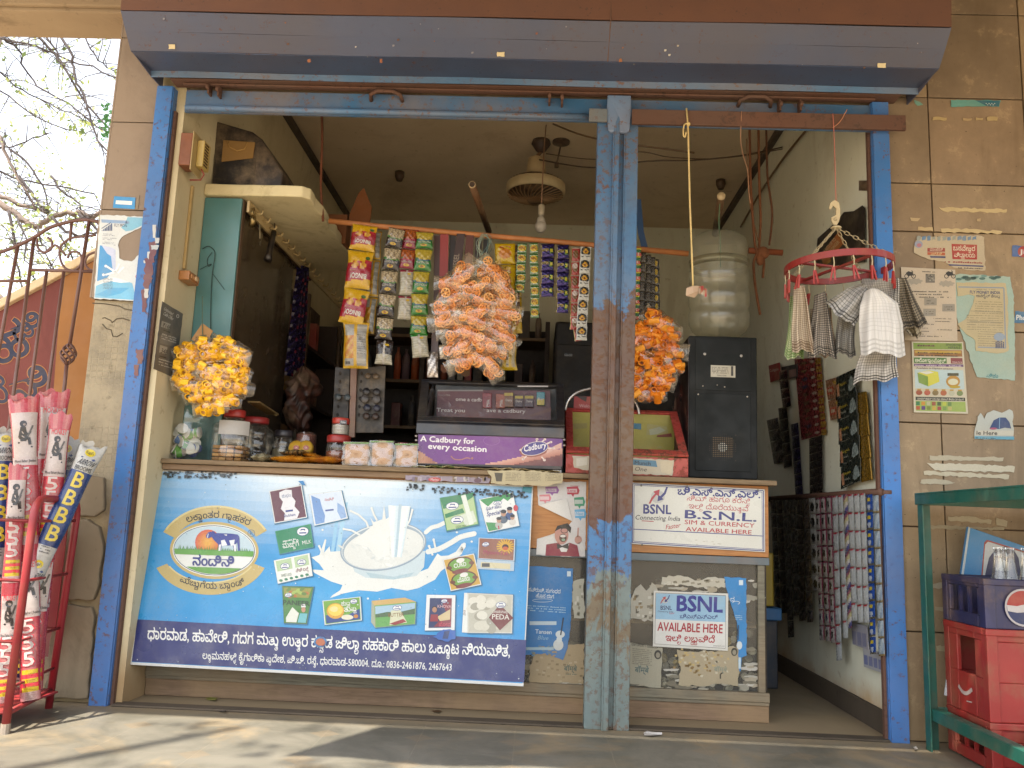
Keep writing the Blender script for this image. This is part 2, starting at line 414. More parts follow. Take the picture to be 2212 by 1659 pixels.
M_RUSTBAR=rusty('rusted_bar','55392c',spots=.6,dust=.35,rust='3f2a20',rough=.75,dustc='5c5048')
def plaster(name,c1,c2,stain='6f5a40',amt=.5,sc=2.5,low=None,rough=.85):
    t=NT(name);c=t.mix(t.ramp(t.noise(1.4,5),.3,.7),hx(c1),hx(c2));c=t.mix(t.math('MULTIPLY',t.ramp(t.noise(sc,9,.72,t.vscale((1,1,.45)),.6),.5,.68),amt),c,hx(stain))
    c=t.mix(t.math('MULTIPLY',t.ramp(t.noise(24,5),.62,.7),.35),c,hx(stain))
    if low:c=t.mix(t.math('MULTIPLY',t.ramp(t.math('ADD',t.sep()[2],t.math('MULTIPLY',t.noise(5,6),.25)),low[0],low[1],1,0),.85),c,hx(low[2]))
    t.set(base=c,rough=rough,spec=.25);t.bump(t.noise(35,6),.35,.003);return t.m
def tile_mat():
    t=NT('brown_wall_tile');c=t.mix(1.0,t.attr(),gray(t,t.ramp(t.noise(5,8,.7),.3,.7,.62,.9,False)),'MULTIPLY');c=t.mix(t.math('MULTIPLY',t.ramp(t.noise(3,8,.7,t.vscale((1.6,1,.35)),.5),.48,.66),.5),c,hx('665540'))
    c=t.mix(t.math('MULTIPLY',t.ramp(t.noise(10,8,.75),.56,.64),.35),c,hx('a89473'));pit=t.ramp(t.noise(75,3,.6),.68,.71);c=t.mix(t.math('MULTIPLY',pit,.8),c,hx('3a2e22'));c=t.mix(t.math('MULTIPLY',t.ramp(t.math('ADD',t.sep()[2],t.math('MULTIPLY',t.noise(6,6),.3)),.1,.45,1,0),.6),c,hx('8a7556'))
    t.set(base=c,rough=.6,spec=.3);t.bump(t.math('ADD',t.noise(40,8,.7),t.math('MULTIPLY',pit,-2)),.35,.002);return t.m
M_TILE=tile_mat()
M_TILE2=plaster('grey_pillar_tile','928374','857667','6f6155',.35,3)
M_GROUT=plaster('grout','5d4c3c','50402f','3a2d22',.4)
M_WALLIN=plaster('cream_plaster','cfc4a4','bfb292','8d7a58',.4,2.2,(.15,.45,'9c7d56'))
M_WALLR=plaster('grey_green_plaster','dadac8','cecebb','9a8c6c',.3,2.0,(.12,.32,'b08a58'))
M_CEIL=plaster('ceiling_plaster','d6c5aa','c6b497','967c5f',.35,1.5)
M_CONC=plaster('weathered_concrete','96846b','86735c','62523f',.65,3)
M_SKIRT=plaster('dark_skirting','5a5044','4c4338','3b342c',.4)
def floor_mat():
    t=NT('stone_floor');x,y,z=t.sep()
    fx=t.math('SUBTRACT',t.math('FRACT',t.math('DIVIDE',t.math('ADD',x,.043),.305)),.5);fy=t.math('SUBTRACT',t.math('FRACT',t.math('DIVIDE',t.math('ADD',y,.262),.305)),.5)
    ax,ay=t.math('ABSOLUTE',fx),t.math('ABSOLUTE',fy)
    line=t.math('MAXIMUM',t.ramp(t.math('ABSOLUTE',t.math('SUBTRACT',ax,.5)),.004,.009,1,0),t.ramp(t.math('ABSOLUTE',t.math('SUBTRACT',ay,.5)),.004,.009,1,0))
    dia=t.ramp(t.math('ADD',t.math('SUBTRACT',.5,ax),t.math('SUBTRACT',.5,ay)),.155,.17,1,0)
    c=t.mix(t.ramp(t.noise(4,7,.65,None,.8),.3,.7),hx('5b584d'),hx('736e62'));c=t.mix(t.math('MULTIPLY',t.ramp(t.noise(30,4),.58,.75),.35),c,hx('7d776a'))
    c=t.mix(t.math('MULTIPLY',line,.22),c,hx('857c6c'));c=t.mix(t.math('MULTIPLY',dia,.38),c,hx('7d6c54'))
    dust=t.math('MAXIMUM',t.math('MULTIPLY',t.ramp(t.noise(2.4,7,.65,None,.5),.48,.72),.75),t.math('MULTIPLY',t.ramp(t.math('ADD',y,t.math('MULTIPLY',t.noise(9,4),.12)),-.12,.08),t.ramp(y,.25,.5,.75,.45)))
    c=t.mix(dust,c,hx('917e60'));t.set(base=c,rough=t.ramp(dust,0,1,.5,.85),spec=.35);t.bump(t.math('ADD',t.noise(45,5),t.math('MULTIPLY',line,-.6)),.25,.002);return t.m
M_FLOOR=floor_mat()
# ground outside, plinth floor
g=MB();g.grid(lambda a,b:V((a-.5)*600,(b-.5)*600,-.5),60,60);struct(g.build('ground',plaster('dusty_ground','bfb09a','b0a088','9a8468',.4,.8)))
fl=MB();fl.box(-2.75,4.5,-1.95,3.05,-.5,0);struct(fl.build('floor',M_FLOOR))
XL,XR,YB,ZC=-1.45,1.27,2.9,2.868
bld=thing('shop_building',(0,.2,0),'single-storey roadside shop with brown tiled front, open counter and cream plastered inside','building')
b=MB();b.box(1.3,4.4,.012,.25,0,3.0);b.build('front_wall',M_GROUT,bld)
tl=MB();rng=random.Random(3)
xs=[1.305,1.468,1.832,2.195,2.56];zs=[.002,.369,.734,1.109,1.459,1.838,2.03,2.383,2.738,3.0]
for i in range(4):
    for j in range(9):
        if zs[j+1]-zs[j] <.25 and i >0 and i != 2:pass
        y=rng.uniform(-.0015,.001)
        tl.box(xs[i]+.0025,xs[i+1]-.0025,y,.014,zs[j]+.0025,zs[j+1]-.0025,rng.choice(['9a856a','8f7a60','968067','8a7760','a08a6c']))
tl.build('wall_tile_facing',M_TILE,bld,bevel=.0015)
# pillar at the other end: mortar bed with tile print, tiles above
def mortar():
    t=NT('bare_mortar');x,y,z=t.sep();gx=t.math('ABSOLUTE',t.math('SUBTRACT',t.math('FRACT',t.math('DIVIDE',x,.024)),.5));gz=t.math('ABSOLUTE',t.math('SUBTRACT',t.math('FRACT',t.math('DIVIDE',z,.024)),.5))
    ln=t.math('MAXIMUM',t.ramp(gx,.42,.47),t.ramp(gz,.42,.47));msk=t.math('MULTIPLY',t.ramp(t.noise(5,5),.42,.55),t.ramp(z,.75,.85))
    c=t.mix(t.ramp(t.noise(6,8,.7),.35,.65),hx('857c6a'),hx('a0947c'));c=t.mix(t.math('MULTIPLY',t.math('MULTIPLY',ln,msk),.5),c,hx('b3a88e'));c=t.mix(t.ramp(t.math('ADD',z,t.math('MULTIPLY',t.noise(6,4),.2)),.72,.86,.7,0),c,t.mix(t.noise(3,4),hx('a8926c'),hx('8d7957')))
    c=t.mix(t.math('MULTIPLY',t.ramp(t.noise(14,6),.6,.7),.5),c,hx('5d5443'));t.set(base=c,rough=.9,spec=.2);t.bump(t.math('ADD',t.noise(22,8,.7),t.math('MULTIPLY',t.math('MULTIPLY',ln,msk),-.5)),.9,.006);return t.m
b=MB();b.box(-1.722,-1.555,.012,.26,0,1.478);b.build('mortar_pillar',mortar(),bld,bevel=.004)
b=MB();b.box(-1.722,-1.555,.014,.26,1.478,3.0);b.build('pillar_core',M_GROUT,bld)
tl=MB()
for z0,z1 in ((1.483,1.834),(1.838,2.198),(2.202,2.56),(2.564,3.0)):
    tl.box(-1.727,-1.552,-.004,.013,z0,z1);tl.box(-1.735,-1.7275,-.004,.26,z0,z1)
tl.build('pillar_tile_facing',M_TILE2,bld,bevel=.0015)
st=MB();rq=random.Random(9)    # rough stones at the foot
for pts,y in (([(-1.724,.34),(-1.59,.335),(-1.575,.3),(-1.565,.02),(-1.724,.01)],.014),([(-1.722,.635),(-1.64,.645),(-1.595,.62),(-1.572,.56),(-1.57,.42),(-1.585,.36),(-1.72,.352)],.02),([(-1.724,.80),(-1.67,.81),(-1.6,.8),(-1.585,.68),(-1.62,.655),(-1.724,.65)],.008)):
    st.prism([V(x,-.004-y*.4,z) for x,z in torn(pts,rq,.004,.025)],(0,y+.02,0))
st.build('foot_stone',plaster('rough_stone','8f816a','7d705c','5d5342',.5,6,rough=.95),bld,bevel=.005)
ck=MB('4d4436')
for l in (((885,1090),(905,1085),(960,1110),(965,1130),(1010,1095),(1060,1090),(1120,1110)),((885,1140),(920,1180),(960,1190),(975,1245),(1010,1250),(1060,1220)),((800,960),(900,965),(1030,985),(1080,1010),(1160,1025))):ck.tube([P(x/4,415+y/4,.0115) for x,y in l],.0022,5)
ck.build('crack',M_MATTE,bld)
b=MB();b.box(-1.553,XL,.012,3.0,0,3.0);b.build('side_wall',M_WALLIN,bld)
b=MB();b.box(XR,1.3,.03,3.0,0,3.0);b.build('inner_side_wall',M_WALLR,bld)
b=MB();b.box(XL,XR,YB,3.05,0,3.0);b.build('back_wall',M_WALLR,bld)
b=MB();b.box(XL,XR,.03,YB,ZC,2.99);b.build('ceiling',M_CEIL,bld)
b=MB();b.box(-1.553,1.3,.03,.12,2.36,ZC-.001);b.build('lintel',M_CONC,bld)
b=MB();b.box(-1.552,1.3,-.02,.028,2.42,2.998);b.build('upper_front_wall',M_CONC,bld)
b=MB();b.box(XR-.012,XR-.0005,.08,2.89,.001,.082);b.build('skirting',M_SKIRT,bld)
# painted edge bands where ceiling meets the side walls
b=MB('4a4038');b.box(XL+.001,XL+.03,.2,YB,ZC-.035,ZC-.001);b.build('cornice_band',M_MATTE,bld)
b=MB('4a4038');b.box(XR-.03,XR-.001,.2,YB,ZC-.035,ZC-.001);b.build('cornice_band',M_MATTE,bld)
# loft slab with a broken edge
lf=MB();rng=random.Random(5);px=[(-1.449,.27),(-1.03,.27),(-1.0,.30),(-1.0,1.36),(-1.449,1.36)]
pts=[]
for (x0,y0),(x1,y1) in zip(px,px[1:]+px[:1]):
    n=max(1,int(math.hypot(x1-x0,y1-y0)/.05))
    for i in range(n):pts.append(V(x0+(x1-x0)*i/n+(rng.uniform(-.006,.006) if 0 <i else 0),y0+(y1-y0)*i/n+(rng.uniform(-.004,.004) if 0 <i else 0),2.015))
lf.prism(pts,(0,0,.05));lf.build('loft_slab',plaster('cream_slab','d8cca6','cabd96','8f7f5c',.45,4),bld,bevel=.006)
b=MB();b.box(-4.2,-1.66,.02,.22,2.685,2.99);b.box(-4.2,-1.66,-.004,.02,2.70,2.742);b.build('side_beam',M_CONC,bld,bevel=.006)
b=MB();b.box(-4.2,4.4,-1.75,.26,3.0,3.14);b.build('porch_roof',M_CONC,bld)
b=MB('6b5f4c');b.box(-1.6,4.4,.26,3.05,3.0,3.14);b.build('roof',M_CONC,bld)
cu=MB('55606a')
cu.grid(lambda a,c:V(-1.325+a*5.6,-1.76+.02*math.sin(a*60)*(c),3.0-c*.76),160,4);tag(cu.build('shade_curtain',M_CLOTH,None,True,solid=.004),'grey cloth sun curtain hung along the porch roof edge','curtain')
# ---------------------------------------------------------------- roller shutter
sh=thing('roller_shutter',(0,-.05,2.3),'blue rolled-up shop shutter with hood box, rusty top and guide rails','shutter')
xl,xr=-1.545,1.388
def sheet(prof,name,m,x0=xl,x1=xr,th=.004,n=40,bev=0):
    s_=MB();rg=random.Random(len(name))
    for (y0,z0),(y1,z1) in zip(prof,prof[1:]):
        s_.grid(lambda a,c:V(x0+(x1-x0)*a,y0+(y1-y0)*c,z0+(z1-z0)*c+.0015*math.sin(a*17+c)),n,2)
    return s_.build(name,m,sh,solid=th)
sheet([(-.368,2.452),(-.376,2.56),(-.376,2.99)],'hood_top',M_RUST)
sheet([(-.268,2.354),(-.318,2.40),(-.367,2.449)],'hood_face',M_HOOD)
sheet([(-.104,2.368),(-.266,2.353)],'hood_belly',rusty('shaded_blue_sheet','3b465e',spots=.1,dust=.3,dustc='504a50'))  # darker copy of the hood sheet, underside shade put into its colour
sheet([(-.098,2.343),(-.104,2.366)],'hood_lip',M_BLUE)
for xx in (xl,xr):
    s_=MB();q=[(-.0,2.35),(-.1,2.346),(-.266,2.357),(-.366,2.452),(-.373,2.56),(-.373,2.99),(0,2.99)];s_.prism([V(xx-.002,y,z) for y,z in q],(.004,0,0));s_.build('hood_end',M_HOOD,sh)
s_=MB();s_.box(xl+.06,xr-.05,-.07,.0,2.352,2.36);s_.box(-1.44,1.25,-.05,-.03,2.343,2.351);s_.build('curtain_roll',M_RUSTBAR,sh,bevel=.004)
s_=MB();s_.box(-1.44,1.245,-.012,.004,2.246,2.34);s_.build('bottom_slat',rusty('slat_blue','2f5a80',spots=.4,dust=.5,zones=()),sh,bevel=.003)
s_=MB();s_.tube([(-1.43,-.022,2.258),(.2,-.022,2.258)],.013,10);s_.build('bottom_tube',M_BLUE,sh,True)
s_=MB();s_.tube([(.33,-.014,2.238),(1.24,-.014,2.238)],.011,10);s_.build('bottom_tube',M_BLUE,sh,True)
for cu_,n in ((835,'m'),(1630,'r')):
    c0=P(cu_,210 if n =='m' else 222,-.02);s_=MB()
    s_.tube([c0+V(-.062,.012,-.012),c0+V(-.058,-.02,0),c0+V(-.03,-.035,.008),c0+V(.03,-.035,.008),c0+V(.058,-.02,0),c0+V(.062,.012,-.012)],.008,8);s_.build('lift_handle',M_RUSTBAR,sh,True)
for u,v in ((455,195),(476,200),(1187,215),(1214,218),(1682,232),(1726,232)):
    c0=P(u,v,-.02);s_=MB();s_.box(c0.x-.004,c0.x+.004,-.045,-.01,c0.z-.024,c0.z+.022);s_.lathe([(.011,0),(.011,.012)],c0+V(-.006,-.03,0),(1,0,0),10);s_.build('lock_hasp',M_RUSTBAR,sh,bevel=.002)
gl,gr=(-1.55,-1.487),(1.243,1.304)
for k,(g0,g1) in enumerate((gl,gr)):
    s_=MB()
    xo,xi=(g0,g1) if k ==0 else (g1,g0);d=1 if k ==0 else -1
    prof=[(xo,.012),(xo,-.03),(xi,-.03),(xi,-.022),(xo+d*.006,-.022),(xo+d*.006,.012)]
    s_.prism([V(x,y,.0) for x,y in prof],(0,0,2.345));s_.box(*(sorted((xi-d*.004,xi+d*.003))),-.022,.02,0,2.345)
    s_.build('guide_rail',rusty('rail_blue%d' % k,'2f629c',spots=.35 if k else .5,dust=.2,zones=((1.22,1.75,'6b4a48'),) if k ==0 else ()),sh,bevel=.0015)
    s_=MB('2c221e');s_.box(*(sorted((xi+d*.0035,xi+d*.014))),-.008,.011,0,2.25);s_.build('rail_groove',M_RUSTBAR,sh)
for u,v,w,h in ((371,101,7,5),(1082,117,8,5),(1905,141,9,5)):      # paper scraps stuck to the hood
    n=V(0,-.7,-.72).normalized();o=V(0,-.318,2.40);pr=PR(lambda u,v:PP(u,v,o+n*.003,n),n)
    pr.poly(torn([(u-w,v-h),(u+w,v-h),(u+w,v+h),(u-w,v+h)],random.Random(u),1.2,5),'d9c9a0',1);tag(pr.build('paper_scrap',M_PRINT),{371:'brown paper scrap stuck on the hood above the paper bag',1082:'cream paper scrap stuck midway along the blue shutter hood',1905:'cream paper scrap on the hood near the wall side end'}[u],'paper scrap','paper scraps on the shutter hood')
# worn seam, screws and paint flecks on the hood
n=V(0,-.7,-.72).normalized();o=V(0,-.318,2.40);hp_=lambda u,v:PP(u,v,o+n*.004,n);rg=random.Random(6)
b=MB('5a3a2c');b.tube([V(.207,-.379,2.8),V(.207,-.372,2.45),V(.207,-.318,2.398),V(.207,-.268,2.351)],.0022,5);b.build('hood_seam',M_RUSTBAR,sh)
fk=PR(hp_,n)
for i in range(30):
    u=rg.uniform(290,2020);v=30+(u-260)*.025+rg.uniform(-5,84);c=rg.choice(['b8b4ac','a09a90','7d4a30','5a3c30','7a7a84']);r=rg.choice((.8,1,1.4,2));fk.poly(torn([(u-r,v-r),(u+r*1.6,v-r),(u+r,v+r),(u-r,v+r*1.3)],rg,.5,2),c,1+i*.05)
for u0 in (823,668,1340):fk.poly(torn([(u0-3,128),(u0+3,127),(u0+4,134),(u0-3,135)],rg,1.5,3),'8a5234',1.2)
fk.build('paint_fleck',M_MATTE,sh)
fk=PR(lambda u,v:P(u,v,-.0302)); # bare primer and white paste on the guide rails
for x0,y0,w,h,c in ((334,500,4,14,'b5b8b8'),(340,520,5,6,'b0b4b6'),(335,535,9,5,'a8b0b4'),(322,560,3,16,'b5b8b8'),(317,566,7,3,'b5b8b8'),(317,634,5,10,'b8bab8'),(330,545,8,22,'6b4a52'),(322,585,10,26,'674650'),(318,610,8,18,'6b4a52'),(312,650,6,24,'6a4a50'),(303,770,8,16,'6a4a50'),(296,800,6,12,'6f4c50')):
    fk.poly(torn([(x0-w,y0-h),(x0+w,y0-h),(x0+w*.6,y0+h),(x0-w*.8,y0+h)],rg,min(w,h)*.28,5),c,1+x0*.013+y0*.004)
fk.build('paint_fleck',M_MATTE,sh)
# ---------------------------------------------------------------- centre post
po=thing('centre_post',(.27,-.01,0),'tall blue and brown steel post splitting the shop opening','post')
s_=MB();x0,x1=.192,.347
for a,c,y0,y1 in ((x0,x0+.062,-.036,-.030),(x0+.058,x0+.064,-.052,-.036),(x0+.064,x0+.082,-.052,-.046),(x0+.0785,x0+.084,-.046,-.018),(x0+.084,x0+.103,-.0215,-.016),(x0+.101,x0+.107,-.036,-.0215),(x0+.107,x1,-.036,-.030),(x0-.001,x0+.005,-.0299,.02),(x1-.005,x1+.001,-.0299,.02)):
    s_.box(a,c,y0,y1,0,2.27)
s_.build('channel',M_BLUEP,po,bevel=.002)
s_=MB();s_.prism([V(.225,-.056,2.335),V(.315,-.056,2.335),V(.318,-.056,2.26),V(.31,-.056,2.19),V(.30,-.045,2.185),V(.24,-.045,2.185),V(.23,-.056,2.19),V(.222,-.056,2.26)],(0,.012,0));s_.build('cap_plate',rusty('cap_blue','5b7596',spots=.4,dust=.35),po,bevel=.006)
s_=MB();s_.box(.155,.225,-.062,-.05,2.222,2.275);s_.build('bracket',rusty('bracket_grey','56646e',spots=.5,dust=.4),po,bevel=.002)
lb=MB();lb.box(.318,1.348,-.078,-.062,2.209,2.268);tag(lb.build('locking_bar',M_RUSTBAR,None,bevel=.002),'flat rusty bar across the top of the narrow opening','metal bar')
# ================================================================ beyond and beside the shop: tree, sloping wall, gate
rng=random.Random(11)
tree=thing('tree',(-4.75,3.1,-.5),'sparse sunlit tree with crooked bare branches beyond the gate','tree')
BR=[([(-150,60),(-60,66),(0,78),(25,92),(42,110),(48,140),(80,185),(150,225),(200,265),(250,295)],4,3.3),([(-150,100),(0,87),(45,90),(90,105),(120,118),(200,145),(262,174),(300,190)],4,3.0),
 ([(20,-30),(85,80),(120,118),(135,145),(165,195),(200,245),(250,285)],5,2.9),([(60,0),(103,80),(125,120),(134,140)],4,2.9),([(100,-20),(135,80),(155,120),(160,155),(172,190),(192,235),(198,270),(210,305),(240,337)],5,2.8),
 ([(130,0),(180,80),(205,118),(230,145),(275,172)],3,3.1),([(-150,60),(0,155),(20,175),(60,203),(130,235),(200,265)],3,3.4),([(-160,80),(0,193),(60,240),(110,270),(165,285)],3,3.2),
 ([(-150,120),(-60,220),(0,297),(12,325),(30,370),(60,420),(80,452)],7,3.0),([(20,322),(60,355),(90,400),(105,462)],4,3.05),([(-150,300),(0,370),(40,390),(130,400),(200,420)],4,3.3),([(-150,330),(0,322),(30,318),(75,300),(112,285)],3,3.1),
 ([(-190,420),(-90,405),(0,439),(35,465),(62,485),(82,490),(112,467),(140,461),(170,460),(195,469),(222,458),(280,440)],12,3.0),([(-190,410),(-80,400),(0,424),(15,430),(50,445),(82,452),(107,463)],9,3.1),([(18,455),(25,490),(30,540),(35,565),(50,625)],5,2.9),
 ([(40,380),(70,415),(85,440),(105,462)],5,2.9),([(110,380),(135,415),(165,432),(182,460),(230,500)],4,3.1),([(112,468),(140,500),(175,510),(220,498)],5,2.9),([(170,462),(195,478),(222,506)],6,2.95),([(82,490),(88,520),(100,540),(108,572),(120,590)],3,2.9),([(-190,560),(-60,620),(0,640),(14,672),(20,700)],11,3.0),([(35,465),(60,520),(52,560),(75,600)],3,2.8),([(130,510),(150,540),(165,590),(205,605)],3,3.0)]
tb=MB('8b7d70');tw=[]
def wig(pts,Y,r):
    q=[P(u,v,Y) for u,v in pts];out=[q[0]]
    for a,b_ in zip(q,q[1:]):
        for k in (1,2,3):out.append(a.lerp(b_,k/3)+Vector((rng.uniform(-1,1),rng.uniform(-1,1),rng.uniform(-1,1)))*.012)
    return out
for pts,w,Y in BR:
    q=wig(pts,Y,w);n=len(q);r0=w*.62*(Y+3.15)/FPX
    tb.tube(q,[r0*(1.15-.55*i/n) for i in range(n)],7,'6d6058' if w >6 else '3c3535');tw.append(q)
T0=V(-4.75,3.1,-.5);tp=[T0,V(-4.85,3.05,.6),V(-4.7,3.05,1.6),V(-4.72,3.0,2.4),V(-4.55,3.1,3.1),V(-4.62,3.1,4.0),V(-4.4,3.1,4.7)]
tb.tube(tp,[.2,.16,.15,.13,.11,.09,.06],10,'8a7b70')
for u,v,Y,k in ((-150,60,3.3,6),(-190,420,3.0,3),(-190,560,3.0,2),(-150,330,3.1,4),(-150,120,3,5)):tb.tube([tp[k],P(u,v,Y)],[.07,.035],7)
tb.build('trunk',M_BARK,tree,True)
tq=MB('443c3a')
lf=MB()
for q in tw:
    for p in q[2:]:
        for _ in range(2):
            if rng.random() <.6:
                d=Vector((rng.uniform(-1,1),rng.uniform(-1,1),rng.uniform(-.9,.6))).normalized()*rng.uniform(.08,.34);e=p+d;m=p.lerp(e,.5)+Vector((rng.uniform(-.02,.02),0,.03));tq.tube([p,m,e],[.004,.003,.0015],4,caps=False)
                nl=rng.randint(0,11) if rng.random() <.42 else 0
                for i in range(nl):
                    t=rng.uniform(.25,1.1);c=p.lerp(e,t)+Vector((rng.uniform(-1,1),rng.uniform(-1,1),rng.uniform(-1,1)))*.05
                    a=Vector((rng.uniform(-1,1),rng.uniform(-1,1),rng.uniform(-1,.4))).normalized()*rng.uniform(.012,.03);b_=a.cross(Vector((rng.uniform(-1,1),rng.uniform(-1,1),rng.uniform(-1,1))).normalized())*.55
                    lf.f([c-a,c+b_,c+a,c-b_],rng.choice(['7a8a4c','8f9c58','a2ad6a','66784a','adb27a']))
for _ in range(150):    # airy sprays further back
    u,v=rng.uniform(-10,262),rng.choice((rng.uniform(190,640),rng.uniform(390,620)));Y=rng.uniform(3.4,5.0);c0=P(u,v,Y)
    for i in range(rng.randint(4,11)):
        c=c0+Vector((rng.gauss(0,.07),rng.gauss(0,.07),rng.gauss(0,.05)));a=Vector((rng.uniform(-1,1),rng.uniform(-1,1),rng.uniform(-1,1))).normalized()*rng.uniform(.014,.032);b_=a.cross(Vector((rng.uniform(-1,1),rng.uniform(-1,1),rng.uniform(-1,1))).normalized())*.5
        lf.f([c-a,c+b_,c+a,c-b_],rng.choice(['98a468','a9b27c','b5bd8c','84915a']))
for _ in range(70):     # dark green tuft beside the pillar
    c0=P(rng.gauss(236,12),rng.choice((rng.gauss(245,10),rng.gauss(290,14))),2.7);a=Vector((rng.uniform(-1,1),rng.uniform(-1,1),rng.uniform(-1,1))).normalized()*.022;b_=a.cross(Vector((0,1,.3)))*.6;lf.f([c0-a,c0+b_,c0+a,c0-b_],'3f6b3c')
tq.build('twig',M_BARK,tree);lf.build('crown',M_LEAF,tree)
# roadside tree on the open side, its leaves dappling the porch floor
st_=thing('street_tree',(-4.2,-5.2,-.5),'leafy roadside tree shading the porch from the street','tree');b=MB('75685c');b.tube([(-4.2,-5.2,-.5),(-4.1,-5.0,1.5),(-3.7,-4.5,3.2),(-3.1,-3.9,4.4),(-2.4,-3.1,5.3)],[.16,.13,.07,.04,.02],8);b.tube([(-3.7,-4.5,3.2),(-3.4,-3.6,4.3),(-2.9,-2.8,4.9)],[.05,.03,.012],7);b.build('trunk',M_BARK,st_,True);b=MB()
for _ in range(13):
    c0=V(rng.uniform(-3.5,-1.6),rng.uniform(-3.7,-2.5),rng.uniform(4.4,5.5))
    for i in range(7):c=c0+V(rng.gauss(0,.07),rng.gauss(0,.07),rng.gauss(0,.06));a=Vector((rng.uniform(-1,1),rng.uniform(-1,1),rng.uniform(-.4,.4))).normalized()*.04;d=a.cross(V(rng.uniform(-.4,.4),rng.uniform(-.4,.4),1)).normalized()*.02;b.f([c-a,c+d,c+a,c-d],'5a7434')
b.build('crown',M_LEAF,st_)
# sloping painted wall
sw=thing('parapet_wall',(-2.6,.95,-.5),'sloping parapet wall painted maroon and orange with pale coping','wall')
YW=.9;top=[(-420,830),(0,672),(215,556),(300,505)];tz=[P(u,v,YW) for u,v in top]
b=MB();q=[V(p.x,YW,p.z) for p in tz];b.prism(q+[V(q[-1].x,YW,-.5),V(q[0].x,YW,-.5)],(0,.16,0));b.build('wall_body',plaster('maroon_wash','7d4a44','6d3e3c','503030',.35,3,(-.1,.4,'6a4a3c')),sw)
b=MB();b.prism([V(p.x,YW-.03,p.z) for p in tz]+[V(p.x,YW-.03,p.z+.05) for p in tz[::-1]],(0,.22,0));b.build('coping',plaster('pale_coping','d9c6a8','c8b492','9b8766',.3),sw,bevel=.006)
pr=PR(lambda u,v:P(u,v,YW))
pr.poly([(136,600),(215,558),(300,512),(290,1100),(100,1100),(112,900),(122,759)],'96683c',3)
pr.build('orange_band',plaster('orange_wash','bd7f44','ad7038','8a5a34',.35,3),sw) if False else pr.m.build('orange_band',mat('orange_wash',.85,var=.15,vs=4,dirt=.3,dc='8c5c3a'),sw)
pr=PR(lambda u,v:P(u,v,YW))
for s_,x,y,h,r in (('ಹ',-8,790,74,-20),('ಡಿ',34,742,46,-24),('ನಿ',30,872,60,-18),('ದ',-30,880,52,-15)):
    pr.text(s_,x,y,h,'b0784a',None,r,5,.055);pr.text(s_,x,y,h,'33384d',None,r,9,.02)
pr.build('lettering',mat('wall_paint',.85,var=.2,dirt=.2),sw)
# wrought iron gate
gt=thing('iron_gate',(-2.3,.14,0),'rusty wrought iron gate with arched top, scrolls and a basket twist bar','gate')
YG=.14;G=lambda l:[P(u,v,YG) for u,v in l]
b=MB('6d4b42')
def rod(l,w,name='bar'):
    s_=MB('6d4b42');s_.tube(G(l),w*.5*(YG+3.15)/FPX,8);return s_.build(name,M_STEEL,gt,True)
def spl(l,k=5):
    o=[]
    for i in range(len(l)-1):
        p0,p1,p2,p3=l[max(i-1,0)],l[i],l[i+1],l[min(i+2,len(l)-1)]
        for j in range(k):
            t=j/k;o.append(tuple(.5*((2*p1[d])+(-p0[d]+p2[d])*t+(2*p0[d]-5*p1[d]+4*p2[d]-p3[d])*t*t+(-p0[d]+3*p1[d]-3*p2[d]+p3[d])*t**3) for d in range(len(p1))))
    return o+[l[-1]]
rod([(40,525),(5,715),(-40,950)],8);rod([(74,513),(32,830),(5,1040),(-20,1210)],8);rod([(101,586),(67,830),(36,1060),(15,1220)],7.5);rod([(138,586),(105,830),(75,1060),(50,1250)],7.5)
rod([(193,477),(151,742)],8.5);rod([(144,788),(140,830),(110,1060),(85,1250)],8.5);rod([(155,480),(151,520)],7)
rod([(-120,605),(0,607),(62,607)],7,'rail');rod([(68,583),(215,587)],7.5,'rail')
rod([(-160,1190),(130,1185)],8,'rail')
rod(spl([(-90,575),(0,545),(35,532),(75,512),(107,492),(150,479),(185,475),(222,481)]),8.5,'top_arch')
def scroll(l,w=5.5):
    rod(spl(l,6),w,'scroll')
scroll([(80,515),(82,535),(95,545),(110,538),(112,522),(103,513)]);scroll([(207,508),(180,511),(150,516),(130,535),(131,562),(142,580),(160,584),(174,572),(176,555),(166,544),(152,546),(146,558)])
scroll([(228,540),(205,545),(190,552),(184,566),(190,580),(206,585),(224,580)]);scroll([(98,545),(118,530),(130,538),(142,552)])
s_=MB('6d4b42')
for k in range(6):
    a0=k*math.pi/3;s_.tube([P(147.5-(i/12-.5)*7,742+46*i/12,YG)+V(math.cos(a0+i*.28),math.sin(a0+i*.28),0)*.028*math.sin(math.pi*i/12)**.8 for i in range(13)],.0045,6)
s_.build('basket_twist',M_STEEL,gt,True)
# ---------------------------------------------------------------- posters on the pillar
def sheet_on(name,quad,col,label,cat,pl,n,mt=M_PRINT,group=None,edge=None,thick=.0006,tear=None,seed=1):
    """a real sheet on a surface; returns the thing and a printer for its face"""
    pts=torn(quad,random.Random(seed),tear,7) if tear else quad
    t3=tessellate_polygon([[Vector((u,v,0)) for u,v in pts]]);m=MB(col);n=Vector(n).normalized()
    m.mesh([pl(u,v)+n*.0012 for u,v in pts],t3)
    for (a,b_) in zip(pts,pts[1:]+pts[:1]):m.f([pl(*a),pl(*b_),pl(*b_)+n*.0012,pl(*a)+n*.0012])
    o=m.build(name,mt);tag(o,label,cat,group)
    return o,PR(lambda u,v:pl(u,v)+n*.0012,n)
plq=lambda u,v:P(u,v,-.0055)
fly=[(217,464),(319,469),(316,486),(300,494),(285,501),(268,509),(258,520),(255,530),(258,545),(258,558),(268,563),(285,565),(296,553),(310,548),(308,575),(303,610),(297,622),(294,645),(288,650),(203,645),(206,600),(212,520)]
